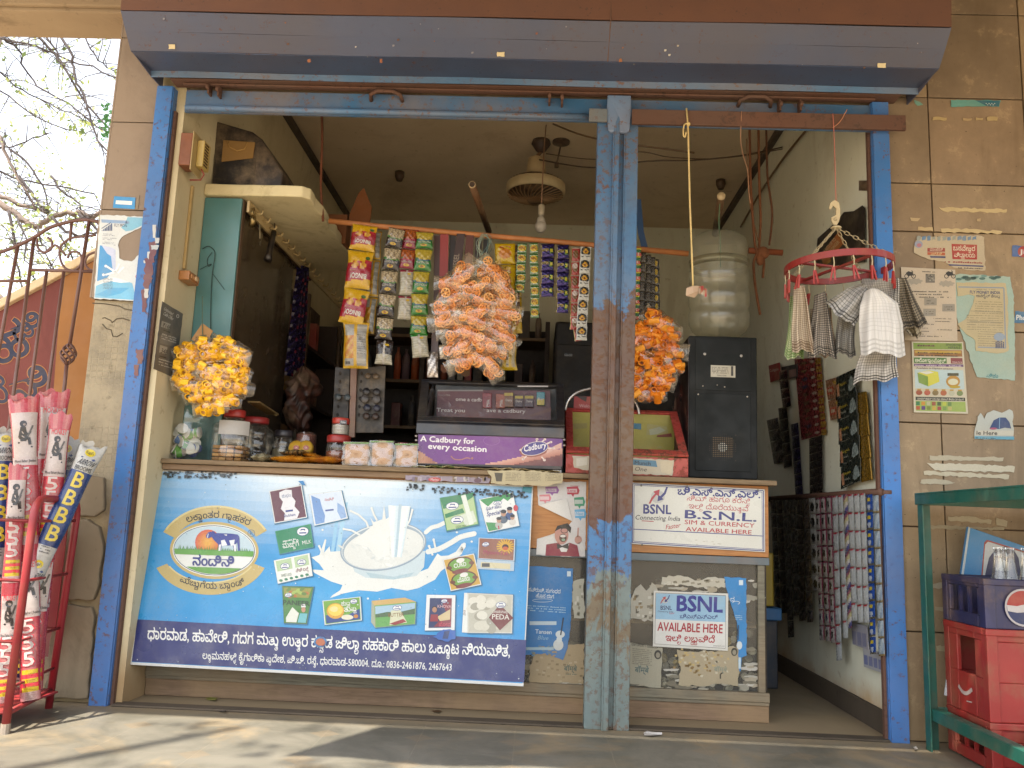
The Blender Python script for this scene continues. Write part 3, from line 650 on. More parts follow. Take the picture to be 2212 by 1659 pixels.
o,pr=sheet_on('torn_poster',fly,'d3d8d8','torn blue and white milk splash poster pasted on the grey pillar','poster',plq,(0,-1,0),tear=1.2)
pr.poly([(276,469),(318,471),(312,485),(285,498),(272,500),(262,492),(270,484)],'7fb9d2',1)
pr.poly([(219,474),(276,477),(281,482),(277,484),(220,481)],'8aa7c9',1)
pr.poly([(216,530),(238,534),(244,585),(232,600),(210,608)],'4b96cc',1);pr.poly([(238,534),(250,540),(250,585),(244,585)],'b9c4dd',1);pr.poly([(220,530),(245,536),(250,560),(232,548)],'c3c9e0',2)
pr.poly([(205,643),(208,618),(235,605),(262,603),(286,612),(293,640),(288,648)],'78bcdd',1);pr.poly([(209,617),(238,598),(262,603),(280,610),(262,611),(240,608),(222,612)],'e6ebec',2);pr.poly([(206,637),(240,622),(280,622),(262,634),(230,642)],'5aa9d6',2)
for a,b_ in (((250,588),(230,575)),((250,588),(228,594)),((250,588),(258,570)),((255,590),(268,577))):pr.line([a,b_],4,'e8eef0',3)
for c in ((229,575),(224,594)):pr.ell(c[0],c[1],3,3,'eef2f2',3,n=8)
for i in range(7):pr.rect(220+i*3.4,498-3*i*.5-i,222.4+i*3.4,499,'2e4a78',2)
pr.line([(220,494),(240,481)],1.4,'2e4a78',3);pr.text('FLY MON',247,490,6.5,'2b3b66',28,2,2,.01)
rng=random.Random(4)
for k in range(10):pr.scrib(222 if k % 3 else 246,503+k*3,246+rng.uniform(-6,10),504+k*3,1.7,'7d8594',rng)
for k in range(8):pr.scrib(223,602+k*3.2,244,602+k*3.2,1.5,'5f6f86',rng,4)
pr.line([(296,601),(306,591)],1,'c25050',3);pr.ring(300,598,7,6,1.2,'c66060',3);pr.build('print',M_PRINT,o)
o,pr=sheet_on('wall_sticker',[(247,424),(293,427),(291,452),(244,449)],'2f8bc4','small bright blue sticker with blank white bar on the pillar','sticker',plq,(0,-1,0),M_VINYL)
pr.poly([(251,433),(286,435),(285,443),(250,441)],'e6e6e0',1);pr.build('print',M_VINYL,o)
o,pr=sheet_on('paper_shred',[(297,421),(302,422),(298,452),(292,452)],'8b7a62','grey brown shred of old paper beside the blue sticker','paper shred',plq,(0,-1,0),tear=1.5)
# poster on the cream side wall
plx=lambda u,v:PX(u,v,XL+.001)
o,pr=sheet_on('offer_poster',[(350,651),(395,678),(377,816),(331,797)],'65625e','grey phone offer poster on the cream side wall under the switch box','poster',plx,(1,0,0),seed=4,tear=.5)
pr.text('Unlimited',352,669,7,'e8e6e0',23,33);pr.text('Calls Offer',351,679,7,'e8e6e0',25,33);pr.ring(383,683,3,4,1,'e8e6e0',2)
pr.poly([(349,693),(368,700),(366,712),(347,706)],'a9a69e',1);pr.text('₹148',349,706,9,'2a2826',18,20,2,.01);pr.line([(352,713),(366,718)],2,'2a2826',2)
pr.poly([(345,745),(361,750),(359,766),(343,761)],'a9a69e',1);pr.text('348',345,762,11,'2a2826',15,18,2,.015);pr.line([(344,769),(358,773)],2,'2a2826',2)
pr.poly([(347,722),(380,732),(377,750),(344,741)],'7d7a75',1)
for k in range(3):pr.scrib(348,722+k*5,380,732+k*5,2.4,'cfccc4',rng,2);pr.scrib(342,776+k*6,372,785+k*6,2.4,'cfccc4',rng,2)
pr.build('print',M_PRINT,o)
# ---------------------------------------------------------------- broom rack
rk=thing('broom_rack',(-1.82,-.27,0),'red tubular metal stand holding wrapped brooms beside the pillar','rack')
RED='9a2a32'
def rackframe(dx):
    A,B_,C_,D_=V(-1.591+dx,-.445,0),V(-1.586+dx,-.445,.712),V(-1.634+dx,-.094,.712),V(-1.655+dx,-.094,0)
    pts=[A,A.lerp(B_,.9)]
    for t in (.25,.5,.75):a=B_.lerp(A,.1);c=B_.lerp(C_,.18);pts.append((a*(1-t)**2+B_*2*t*(1-t)+c*t*t))
    pts +=[B_.lerp(C_,.18),B_.lerp(C_,.82)]
    for t in (.25,.5,.75):a=B_.lerp(C_,.82);c=C_.lerp(D_,.1);pts.append((a*(1-t)**2+C_*2*t*(1-t)+c*t*t))
    pts +=[C_.lerp(D_,.1),D_]
    s_=MB(RED);s_.tube(pts,.0125,12);s_.build('side_frame',M_STEEL,rk,True)
    s_=MB('77706a');s_.tube([A+V(0,0,-.001),A+V(0,0,.03)],.0145,10);s_.build('foot_cap',M_DUSTY,rk)
    for z,r in ((.06,.009),(.135,.005),(.27,.005),(.455,.005),(.64,.005)):
        a=A.lerp(B_,z/.712);c=D_.lerp(C_,z/.712);s_=MB('8f2a30');s_.tube([a,c],r,8);s_.build('rail',M_STEEL,rk,True)
    return A,B_,C_,D_
a0=rackframe(0);a1=rackframe(-.46)
for z in (.06,.27,.455,.64):
    for e in (0,1):
        p=a0[0].lerp(a0[1],z/.712) if e ==0 else a0[3].lerp(a0[2],z/.712);q=a1[0].lerp(a1[1],z/.712) if e ==0 else a1[3].lerp(a1[2],z/.712)
        s_=MB('8f2a30');s_.tube([p,q],.005,8);s_.build('rail',M_STEEL,rk,True)
s_=MB('8f2026');s_.box(-2.11,-1.66,-.1,-.096,.27,.62);s_.build('back_panel',M_STEEL,rk,bevel=.002)
s_=MB('a03034');s_.box(-2.1,-1.62,-.43,-.11,.055,.061);s_.build('base_sheet',M_STEEL,rk)
def broom(name,top,bot,w0,w1,Y0,Y1,kind,label,n=4):
    A,B_=P(top[0],top[1],Y0),P(bot[0],bot[1],Y1)
    if B_.z <.075:B_=A+(B_-A)*((A.z-.075)/(A.z-B_.z))
    ax=(B_-A);L=ax.length;ax.normalize();fr=(CAM-A.lerp(B_,.4));fr=(fr-ax*fr.dot(ax)).normalized();sd=ax.cross(fr)
    if sd.x <0:sd=-sd
    k=(Y0+3.15)/FPX;r0,r1=w0*k/2,w1*k/2
    r_=random.Random(len(label)*7+int(top[0]))
    ph=r_.uniform(0,6)
    def surf(a,t,off=0.0):
        th=(a-.5)*2*math.pi;w=r0+(r1-r0)*t;w *= 1+.05*math.sin(t*19+ph)
        flat=.25+.75*min(1,t/.1)*min(1,(1-t)/.05+.3);dep=w*.62*flat*(1+.06*math.sin(t*31+a*9+ph));ww=w*(1+.12*(1-min(1,t/.08)))
        jag=(.012*math.sin(a*9+ph)+.006*math.sin(a*41)) if t <.012 else 0
        return A+ax*(L*t-jag)+sd*((ww+off)*math.sin(th))+fr*((dep+off)*math.cos(th))
    root=thing(name,A.lerp(B_,1),label,'broom','wrapped brooms in the red rack')
    if kind =='p':
        def cf(a,t):
            x=abs(a-.5)*2
            if t <.05:return mixc('b87470','a83a45',.5+.5*math.sin(a*40))
            tt=t if t <.5 else t-.5
            if .05 <tt <.205 and x <.36:return 'b5a8a2'
            if .205 <tt <.235:return 'b3a39e' if x <.4 else 'a02836'
            if .40 <tt <.47 and x <.26:return 'b59a1c' if int(tt*170) % 4 else 'c8303c'
            if tt >.47 and x <.4:return mixc('b5a29e','a02f3c',x*2)
            s2=math.sin(max(0,min(1,(tt-.235)/.2))*math.pi)
            return mixc('a02434','b98882',max(0,1-x*2.4)*.75*s2)
    else:
        def cf(a,t):
            x=abs(a-.5)*2;tt=t % .52
            if tt <.13:return 'a9a8a3'
            if tt >.47:return 'b3b1ac'
            return 'a5a5a3' if .33 <x <.36 else mixc('1c3062','274178',.5+.5*math.sin(t*25))
    m=MB();m.grid(lambda a,t:surf(a,t),28,72,cf,flip=True);wrap=m.build('wrapper',M_PACK,root,True,weld=True)
    pw=L*1000/ (2*r0*1000)
    # print space: u = -1..1 across the visible half (in mm), v = mm down the length
    R_=r0*1000
    def pl(u,v):t=v/(L*1000);wl=(r0+(r1-r0)*t)*1000;return surf(.5+math.asin(max(-.98,min(.98,u/wl)))/(2*math.pi),t,0)
    def nn(u,v):
        t=v/(L*1000);th=math.asin(max(-.98,min(.98,u/R_)));return (sd*math.sin(th)*.6+fr*math.cos(th)).normalized()
    pr=PR(pl,nn,.0007);H=L*1000;hw=R_*.9
    if kind =='p':
        for b0 in (0,.5):
            y=lambda f:(f+b0)*H
            if b0 or n % 2:pr.text('MONKEY',0,y(.075),20,'c8303c',hw*1.5,0,3,.02,al='c')
            mk='2a2422';c=y(.12)     # seated ape mark with a broom
            pr.ell(-hw*.1,c-24,10,11,mk,2);pr.ell(-hw*.02,c-21,4,4,'8d7d74',3);pr.poly([(-hw*.32,c-14),(hw*.08,c-13),(hw*.2,c+14),(hw*.1,c+34),(-hw*.36,c+34),(-hw*.42,c+8)],mk,2);pr.line([(-hw*.3,c-2),(-hw*.42,c+22),(-hw*.1,c+30)],7,mk,3);pr.line([(hw*.0,c),(hw*.25,c+14),(hw*.45,c+2)],6,mk,3)
            pr.line([(-hw*.15,c+30),(hw*.3,c+22),(hw*.4,c+46)],9,mk,3);pr.line([(-hw*.55,c+38),(hw*.6,c+54)],5,mk,2);pr.line([(hw*.2,c+20),(hw*.62,c-18)],5,'55504c',4);pr.line([(-hw*.22,c+2),(-hw*.1,c+10)],3,'a5968c',4);pr.line([(-hw*.25,c+16),(-hw*.05,c+22)],3,'a5968c',4)
            pr.text('Phool Bahari Jhadoo',0,y(.226),9,'2a2422',hw*1.7,0,3,.02,al='c')
            for k in range(3):
                yy=y(.235+.052*(k+1));pr.text('5',-3,yy,44,'c8283a',46,0,2,.075,al='c');pr.text('5',-3,yy-1,43,'bdb0aa',40,0,4,.02,al='c')
            for k in range(3):pr.scrib(-hw*.3,y(.418+.02*k),hw*.35,y(.418+.02*k),5,'8a6a18',r_,3)
            for k in range(4):pr.scrib(-hw*.35,y(.478+.006*k),hw*.35,y(.478+.006*k),4,'9a7a78',r_,3)
    else:
        for b0 in (0,.52):
            y=lambda f:(f+b0)*H
            pr.ell(0,y(.035),hw*.45,13,'c9b52c',2);pr.text('Kapil\'s',0,y(.035)+5,11,'3c3a20',hw*.7,0,3,0,al='c');pr.line([(-hw*.6,y(.062)),(hw*.55,y(.062))],4,'2c3f70',2);pr.poly([(hw*.5,y(.055)),(hw*.75,y(.062)),(hw*.5,y(.069))],'2c3f70',2)
            pr.text('ARROW',0,y(.095),20,'23242a',hw*1.5,0,3,.02,.35,al='c');pr.text('BROOMS',0,y(.122),15,'2a2b30',hw*1.6,0,3,.02,al='c')
            for k in range(4):pr.text('B',0,y(.2+.083*k),52,'c7b03a',38,0,3,.035,al='c')
            for k in range(3):pr.scrib(-hw*.5,y(.48+.012*k),hw*.5,y(.48+.012*k),5,'5a5a5a',r_,3)
    pr.build('print',M_PACK,wrap)
    return root
broom('broom',(52,858),(66,1512),54,38,-.34,-.33,'p','upright pink wrapped broom in front, its torn top highest at the rack',4)
broom('broom',(118,848),(70,1490),54,36,-.24,-.26,'p','tall pink wrapped broom leaning behind the front upright one',3)
broom('broom',(132,898),(64,1480),44,32,-.28,-.29,'p','shorter pink wrapped broom leaning just left of the white topped blue one',3)
broom('broom',(14,930),(-30,1480),40,32,-.28,-.28,'b','blue wrapped broom cut by the picture edge, beside the upright pink one',4)
broom('broom',(202,964),(-20,1440),46,40,-.24,-.37,'b','blue wrapped broom leaning far over towards the shop post',4)
broom('broom',(150,952),(30,1470),40,34,-.17,-.2,'b','blue wrapped broom mostly hidden, only its white top showing behind',4)
broom('broom',(40,1010),(8,1520),36,32,-.38,-.38,'p','pink wrapped broom low at the rack corner, half hidden by the front one',4)
# ================================================================ the counter and the signs on it
def wood(name,c1,c2,ax=(1.2,1,16),rough=.45,dust=.3,amt=1):
    t=NT(name);v=t.vscale(ax);c=t.mix(t.ramp(t.noise(5,6,.6,v,1.2),.3,.7),hx(c1),hx(c2));c=t.mix(t.math('MULTIPLY',t.ramp(t.noise(16,4,.6,v),.55,.7),.5*amt),c,hx(c2,.5))
    c=t.mix(t.math('MULTIPLY',t.ramp(t.noise(2.5,6),.4,.7),dust),c,hx('8f7656'));t.set(base=c,rough=rough,spec=.4);t.bump(t.noise(20,4,.6,v),.12,.001);return t.m
M_LAM=wood('wood_laminate','a8743f','93602f',dust=.15)
M_EDGE=wood('worn_edge_board','7d6a50','65543e',dust=.4,rough=.7)
M_BASEW=wood('dusty_base_board','7d6550','68543f',dust=.7,rough=.7)
M_ALU=wood('dull_frame','75705f','5f5a4c',dust=.5,rough=.6)
ct=thing('shop_counter',(-.28,.4,0),'wood laminate shop counter with dusty glass showcase below the top','counter')
b=MB();b.box(-1.447,.905,.118,.70,.868,.886);b.build('top_board',M_EDGE,ct,bevel=.003)
b=MB();b.box(-1.447,-.02,.135,.16,.845,.867);b.build('edge_strip',M_BASEW,ct,bevel=.002)
b=MB();b.box(-1.447,.885,.168,.19,.60,.867);b.build('front_panel',M_LAM,ct,bevel=.002)
b=MB();b.box(-1.447,.888,.172,.2,.572,.598);b.build('frame_rail',MB and M_STEEL and mat('blue_grey_frame',.5,var=.2,dirt=.5),ct,bevel=.002) if False else None
b=MB('5d6a70');b.box(-1.447,.888,.172,.2,.57,.598);b.build('frame_rail',M_STEEL,ct,bevel=.002)
b=MB();b.box(-1.447,.885,.172,.205,.075,.108);b.box(-1.447,.885,.178,.2,.062,.0745);b.build('bottom_rail',M_ALU,ct,bevel=.002)
b=MB();b.box(-1.447,.885,.185,.205,0.001,.0615);b.build('base_board',M_BASEW,ct,bevel=.002)
for x in (-1.43,-.31,.858):
    b=MB();b.box(x-.013,x+.013,.176,.202,.1085,.5695);b.build('frame_post',M_ALU,ct,bevel=.002)
b=MB();b.box(-1.417,.845,.19,.194,.1085,.5695);b.build('glass_pane',M_DUSTGLASS,ct)
b=MB('332b22');b.box(-1.445,.885,.6,.62,0,.86);b.box(-1.445,.88,.206,.6,.06,.075);b.box(.865,.884,.2055,.6,.076,.86);b.build('case_shell',M_MATTE,ct)
b=MB('6d604a');b.box(-1.44,.864,.26,.598,.33,.342);b.build('inner_shelf',M_MATTE,ct)
rng=random.Random(8)
hp=MB()
for i in range(230):
    x=rng.uniform(.38,.85) if i <170 else rng.uniform(-.2,.2);zt=.075+rng.random()**1.6*(.24 if x >.6 else .12);y=rng.uniform(.215,.3)
    a=rng.uniform(0,6.28);ax=Vector((math.cos(a)*.6,-.8,math.sin(a))).normalized();r=rng.uniform(.011,.02)
    hp.lathe([(r*.9,0),(r,.004),(r*.75,.010)],(x,y,zt+r),ax,10,rng.choice(['a9a898','8f9086','bdb9a2','767a70','b5a25a','8f8a6a','c4c4b4']))
heap=hp.build('bottle_cap_heap',M_DUSTY,ct);heap['kind']='stuff'
# bundles on the inner shelf, seen dimly
for k in range(9):
    b=MB(rng.choice(['8d8a80','6e6a60','a49d88','5a5548']));x=rng.uniform(-.2,.8);b.box(x,x+rng.uniform(.06,.16),.27,.4,.343,.343+rng.uniform(.05,.17));tag(b.build('stored_box',M_DUSTY,None,bevel=.006),'dim dusty box behind the showcase glass','box','boxes behind the showcase glass')
# ---- milk sign
a_,b_,c_=P(337,1014,.155),P(1152,1049.5,.155),P(281,1436,.045)
NS=(b_-a_).cross(c_-a_).normalized()
if NS.y >0:NS=-NS
pls=lambda u,v:PP(u,v,a_,NS)
sg=thing('milk_sign',pls(720,1460),'large blue and white milk brand sign with cow logo leaning on the counter','sign')
SQ=[(337,1014),(1152,1049.5),(1131,1483),(281,1436)]
m=MB('c9c9c4');m.prism([pls(*p)-NS*.0 for p in SQ],-NS*.012);m.build('board',M_VINYL,sg,bevel=.0015)
pr=PR(pls,NS,.00035)
def bil(q,a,b):
    (ax,ay),(bx,by),(cx,cy),(dx,dy)=q
    return ((ax*(1-a)+bx*a)*(1-b)+(dx*(1-a)+cx*a)*b,(ay*(1-a)+by*a)*(1-b)+(dy*(1-a)+cy*a)*b)
WH='d5dad8'
def bgc(a,b):
    top=max(0,1-b/.42);mid=math.exp(-((a-.47)/.26)**2);f=min(1,top**1.25*(.28+1.05*mid));streak=.04*math.sin(b*260)
    base=mixc('2f93cc','1f86c6',b*1.6);base=mixc(base,'43a8d8',.5*math.exp(-((b-.62)/.2)**2)*(1-abs(a-.5)))
    return mixc(base,'d3e0e6',max(0,f+streak*(f >.05)))
pr.img([(340,1018),(1149,1053),(1129,1476),(285,1430)],70,60,bgc,1)
pr.poly([(297,1338),(1137,1382.5),(1132,1474),(285,1429)],'232a66',3)
pr.text('ಧಾರವಾಡ, ಹಾವೇರಿ, ಗದಗ ಮತ್ತು ಉತ್ತರ ಕನ್ನಡ ಜಿಲ್ಲಾ ಸಹಕಾರಿ ಹಾಲು ಒಕ್ಕೂಟ ನಿಯಮಿತ,',318,1380,23,'dfe0dc',785,2.8,4,.028)
pr.text('ಲಕ್ಕಮನಹಳ್ಳಿ ಕೈಗಾರಿಕಾ ಪ್ರದೇಶ, ಪಿ.ಬಿ. ರಸ್ತೆ, ಧಾರವಾಡ-580004. ದೂ.: 0836-2461876, 2467643',437,1423,15,'dadbd6',540,2.75,4,.022)
# oval logo
GO='b9a566'
pr.ring(466,1200,128,108,27,GO,3,208,330,40);pr.ring(466,1200,128,108,4,'d0c288',4,212,328,40);pr.ring(455,1192,126,93,25,GO,3,22,158,40);pr.ring(455,1188,104,72,3,'d0c288',4,30,150,30)
pr.text('ಲಕ್ಷಾಂತರ ಗ್ರಾಹಕರ',472,1119,14,'2a2a2a',138,3,5,.02,al='c',arc=175);pr.text('ಮೆಚ್ಚುಗೆಯ ಬ್ರಾಂಡ್',458,1272,14,'2a2a2a',146,2.5,5,.02,al='c',arc=-190)
pr.ell(463,1189,96,62,GO,3,2,40);pr.ell(463,1189,90,56,'e2e4de',4,2,40);pr.ell(463,1189,88,54,'33506a',5,2,40);pr.ell(463,1189,86.5,52.5,'dfe2dc',6,2,40)
def band(y0,y1,col,l,rx=85.5,ry=51.5):
    ps=[]
    for i in range(13):y=y0+(y1-y0)*i/12;x=rx*math.sqrt(max(0,1-((y-1189)/ry)**2));ps.append((463+x,y+x*.035))
    for i in range(13):y=y1+(y0-y1)*i/12;x=rx*math.sqrt(max(0,1-((y-1189)/ry)**2));ps.append((463-x,y-x*.035))
    pr.poly(ps,col,l)
band(1138,1190,'b5ccd6',7)
for i in range(10):pr.ell(450,1172,28-i*2.4,28-i*2.4,mixc('c8542c','d8a030',i/9),8+i*.2,n=24)
band(1188,1200,'5c9a3c',11);band(1226,1240,'5c9a3c',11)
for i in range(40):x=386+i*3.9;pr.poly([(x,1190+(x-463)*.035),(x+2.6,1190+(x-463)*.035),(x+rng.uniform(-1,4),1183-rng.uniform(0,4)+(x-463)*.035)],'4d8a34',12)
CW='26358a'      # the cow
pr.poly([(446,1157),(451,1150),(457,1149),(463,1152),(472,1152),(500,1153),(514,1155),(518,1160),(519,1190),(515,1190),(513,1172),(510,1176),(511,1191),(507,1191),(503,1177),(494,1179),(480,1178),(478,1190),(474,1190),(472,1176),(464,1168),(458,1160),(452,1163),(447,1162)],CW,13)
pr.poly([(478,1168),(486,1166),(492,1178),(480,1180)],'dfe2e4',14);pr.poly([(496,1168),(508,1166),(506,1178),(500,1180)],'dfe2e4',14);pr.poly([(484,1155),(492,1155),(490,1158)],'dfe2e4',14);pr.poly([(474,1177),(479,1176),(477,1190),(473,1190)],'dfe2e4',14);pr.poly([(505,1176),(511,1176),(511,1191),(507,1191)],'dfe2e4',14);pr.line([(451,1153),(449,1162)],1.4,'dfe2e4',14);pr.ell(462,1150,3.5,2,CW,13,30,8)
pr.text('ನಂದಿನಿ',416,1221,21,'22307c',90,2,12,.05)
pr.ring(543,1152,8,8,1.2,'3d6078',4);pr.text('R',543,1156,9,'3d6078',None,0,4,.01,al='c')
# bowl and splash
SP='d9dcd6'
pr.poly([(673,1204),(690,1199),(702,1165),(705,1166),(700,1194),(712,1180),(714,1192),(740,1190),(752,1215),(790,1240),(880,1246),(925,1228),(945,1196),(958,1205),(985,1192),(998,1174),(1004,1176),(998,1196),(975,1218),(952,1234),(940,1252),(905,1270),(880,1276),(846,1270),(815,1278),(775,1275),(742,1282),(713,1292),(718,1286),(735,1275),(740,1264),(715,1256),(680,1238),(672,1230),(700,1232),(690,1218)],SP,3)
pr.poly([(756,1205),(766,1235),(790,1248),(850,1252),(900,1244),(916,1225),(919,1190)],'bcccd0',4);pr.poly([(790,1236),(850,1246),(896,1236),(885,1246),(850,1252),(800,1248)],'a5bcc4',5)
pr.ell(828,1181,94,51,'8b9dab',6,-10,44);pr.ell(828,1180,91,48.5,'cfd6d6',7,-10,44);pr.ell(828,1181,89.5,46.5,'93a4ae',7.6,-10,44);pr.ell(829,1184,87,43,'d3d6d0',8,-10,44)
for i in range(26):
    x,y=rng.gauss(822,36),rng.gauss(1190,14);pr.ell(x,y,rng.uniform(4,11),rng.uniform(1.5,3.5),rng.choice(['c3cac8','e0e1da','cbd0cc']),9+i*.03,rng.uniform(-40,40),9)
pr.poly([(760,1172),(788,1150),(806,1135),(800,1118),(808,1128),(826,1122),(830,1090),(834,1122),(842,1116),(842,1200),(815,1205),(795,1182)],SP,10)
for l_ in (((758,1104),(775,1112),(792,1128),(796,1140)),((743,1143),(760,1146),(778,1156)),((891,1102),(885,1125),(876,1140)),((803,1098),(808,1112),(815,1125)),((690,1180),(698,1198)),((937,1166),(942,1190)),((927,1180),(935,1200))):pr.line(l_,4,SP,10);pr.ell(l_[0][0],l_[0][1],2.8,2.8,SP,10.5,n=8)
def pour(a,b):
    s_=math.sin(a*3.2*math.pi+b*1.2);return mixc('c5d6dc','e4e5de',.5+.5*s_) if b >.12 else None
pr.img([(838,1076),(890,1078),(868,1204),(846,1204)],12,16,pour,11)
pr.poly([(862,1090),(868,1090),(858,1203),(853,1203)],'a9bfca',12)
for l_,w in (((920,1150),(932,1140),(946,1136),(963,1128)),9),(((925,1192),(948,1186),(975,1172),(995,1160),(1024,1153)),11),(((700,1216),(730,1208),(760,1222)),8),(((990,1196),(1002,1180)),8),(((945,1205),(985,1200),(1003,1176)),7):pr.line(spl([tuple(p) for p in l_]),w,SP,4);[pr.ell(x,y,w*.52,w*.52,SP,4.3+.01*i,n=10) for i,(x,y) in enumerate(l_)]
for x,y in ((697,1145),(987,1150),(1019,1170),(795,1293),(838,1268)):pr.ell(x,y,2.5,2.2,SP,5,n=8)
pr.poly([(742,1085),(752,1085),(733,1200),(724,1200)],'9bc4da',2);pr.poly([(732,1060),(741,1060),(716,1230),(710,1230)],'8cbcd8',2)
# printed products
def pk(q,col,l=13,edge='d9dcd8'):
    cx,cy=sum(p[0] for p in q)/4,sum(p[1] for p in q)/4;pr.poly([(x+(x-cx)*.03+1,y+(y-cy)*.04+1) for x,y in q],'2e6a8c',l-.5);pr.poly(q,edge,l);pr.poly([(x-(x-cx)*.05,y-(y-cy)*.05) for x,y in q],col,l+.4)
    return lambda a,b:bil(q,a,b)
def sub(f,pts,col,l):pr.poly([f(*p) for p in pts],col,l)
def oval(f,a,b,w,h,l=15,logo=True):
    x,y=f(a,b);pr.ell(x,y,w,h,'e0e2de',l,-8,18);pr.ring(x,y,w,h,1,'3a4f8a',l+.2,n=18,rot=-8)
    if logo:pr.poly([(x-w*.4,y-h*.1),(x-w*.3,y-h*.55),(x+w*.4,y-h*.55),(x+w*.4,y-h*.1),(x+w*.2,y-h*.3),(x-w*.15,y-h*.3)],'2b3a80',l+.4);pr.line([(x-w*.6,y+h*.38),(x+w*.6,y+h*.32)],h*.3,'2b3a80',l+.4)
f=pk([(582,1061),(652,1048),(664,1118),(594,1131)],'5c2c3a');sub(f,[(.3,.1),(.5,.05),(.68,.1),(.66,.3),(.74,.45),(.68,.6),(.8,.8),(.7,.97),(.3,.97),(.36,.75),(.26,.6),(.36,.4),(.28,.25)],'d8d8da',15);pr.text('Shubham',614,1118,6,'2b3a80',26,-8,16,.02);pr.text('ಶುಭಂ',610,1076,7,'50648c',20,-8,16);x,y=f(.5,.72);pr.line([(x-8,y),(x+8,y-2)],4,'2b3a80',16)
f=pk([(668,1068),(738,1060),(752,1120),(680,1136)],'c9d6e4');sub(f,[(.06,.05),(.3,.2),(.32,.5),(.36,.75),(.3,.97),(.04,.97)],'6d92c4',15);sub(f,[(.8,.4),(.97,.6),(.97,.95),(.8,.97),(.74,.7)],'8aa8d0',15);pr.text('ನಂದಿನಿ',702,1083,6,'c06060',20,-6,16);x,y=f(.52,.62);pr.line([(x-9,y),(x+9,y-2)],3.5,'4a5c98',16)
f=pk([(595,1148),(671,1132),(678,1182),(605,1197)],'1d7a50',edge='2f8a62');oval(f,.76,.25,13,9.5);pr.text('ಮಜ್ಜಿಗೆ',612,1185,12,'d8dcd6',36,-10,16,.02);pr.text('MILK',654,1177,8,'d8dcd6',20,-10,16,.01);pr.scrib(612,1172,640,1166,4,'d0d8d0',rng,16)
f=pk([(592,1211),(669,1195),(676,1244),(601,1261)],'dcdfd6');sub(f,[(.05,.05),(.48,.05),(.48,.5),(.05,.5)],'a9c096',15);sub(f,[(.56,.05),(.95,.05),(.95,.5),(.56,.5)],'a9c096',15);oval(f,.28,.34,10,7,16);oval(f,.75,.32,10,7,16);pr.text('SWEET LASSI',609,1247,6,'5c6a58',22,-10,16,.01);pr.text('ಸಿಹಿ ಲಸ್ಸಿ',640,1237,8,'7a3a4a',28,-10,16,.01)
for i in range(6):x,y=f(.1+i*.15,.9);pr.ell(x,y,4,3,'3f7a5a',16,n=8)
f=pk([(610,1266),(678,1268),(663,1348),(614,1346)],'3f7a34',edge='4a6a2c');sub(f,[(.05,.04),(.95,.04),(.9,.3),(.06,.3)],'8a8a34',15)
for i in range(14):x,y=f(rng.uniform(.1,.85),rng.uniform(.06,.28));pr.ell(x,y,6,3.5,rng.choice(['a86a28','b8a040','5a7a2c','98b050']),15.5+i*.02,rng.uniform(-40,40),9)
pr.text('PANEER',611,1306,10,'1f3a20',58,3,17,.05);sub(f,[(.1,.85),(.35,.56),(.62,.72),(.55,.97),(.1,.97)],'d5d8cc',16);x,y=f(.78,.62);pr.ell(x,y,4.5,6,'b88a70',17);pr.rect(x-5,y-12,x+5,y-5,'d8dad8',17);sub(f,[(.66,.72),(.96,.72),(.96,.97),(.6,.97)],'6ab0b8',17);oval(f,.2,.24,8,5,16)
f=pk([(697,1298),(779,1289),(782,1340),(702,1350)],'6a9a34');sub(f,[(.05,.6),(.5,.8),(.96,.5),(.96,.95),(.05,.95)],'23407c',15);x,y=f(.32,.48);pr.ell(x,y,19,17,'c89428',16);pr.ell(x,y-2,16,13,'d8c048',16.4);pr.ell(x-3,y-4,9,6,'d8cc88',16.8);x,y=f(.62,.8);pr.ell(x,y,13,5.5,'d5d0b8',16);pr.text('ತುಪ್ಪ',744,1322,11,'e0e0d8',28,-6,17,.02);pr.text('ಶುದ್ಧ',738,1309,9,'e0e0d8',20,-6,17,.02);oval(f,.82,.17,8,5.5,17);x,y=f(.85,.8);pr.ell(x,y,5,4,'b87a2c',17)
pr.poly([(803,1298),(875,1291),(899,1300),(809,1308)],'c0a060',13);f=pk([(809,1308),(899,1300),(897,1348),(811,1356)],'5c9a48',edge='7a9a58');sub(f,[(.02,.05),(.98,.05),(.98,.45),(.02,.45)],'9ab8c8',15);sub(f,[(.02,.4),(.3,.34),(.6,.4),(.98,.3),(.98,.55),(.02,.55)],'46603a',15.5);pr.poly([(803,1298),(809,1308),(811,1356),(802,1344)],'9aa088',13.5);sub(f,[(.4,.3),(.62,.3),(.8,.9),(.36,.95)],'c8c8a8',16);pr.text('BUTTER',839,1333,8,'7a5a28',34,-3,17,.03);sub(f,[(.36,.88),(.7,.72),(.78,.86),(.5,.97)],'8a2c28',17);oval(f,.55,.2,10,6,17)
f=pk([(922,1285),(984,1286),(982,1361),(918,1362)],'d8dad8',13,'e0e2e0');sub(f,[(.12,.09),(.88,.09),(.88,.93),(.12,.93)],'27305c',15);sub(f,[(.5,.09),(.88,.09),(.88,.9),(.3,.9),(.7,.5)],'7c2838',15.5);sub(f,[(.4,.62),(.84,.4),(.84,.7),(.5,.74)],'c8b488',16);x,y=f(.3,.42);pr.ell(x,y,5,6,'a87a5c',17);pr.ell(x,y-3,6,5,'221c20',16.6);sub(f,[(.18,.55),(.42,.55),(.44,.75),(.16,.75)],'8a2c34',16.5);pr.text('KHOVA',945,1313,6.5,'c8a0a0',30,1,17,.03);pr.text('ಖೋವ',948,1353,9,'b84a5c',26,1,17,.02);oval(f,.62,.17,7,4.5,17)
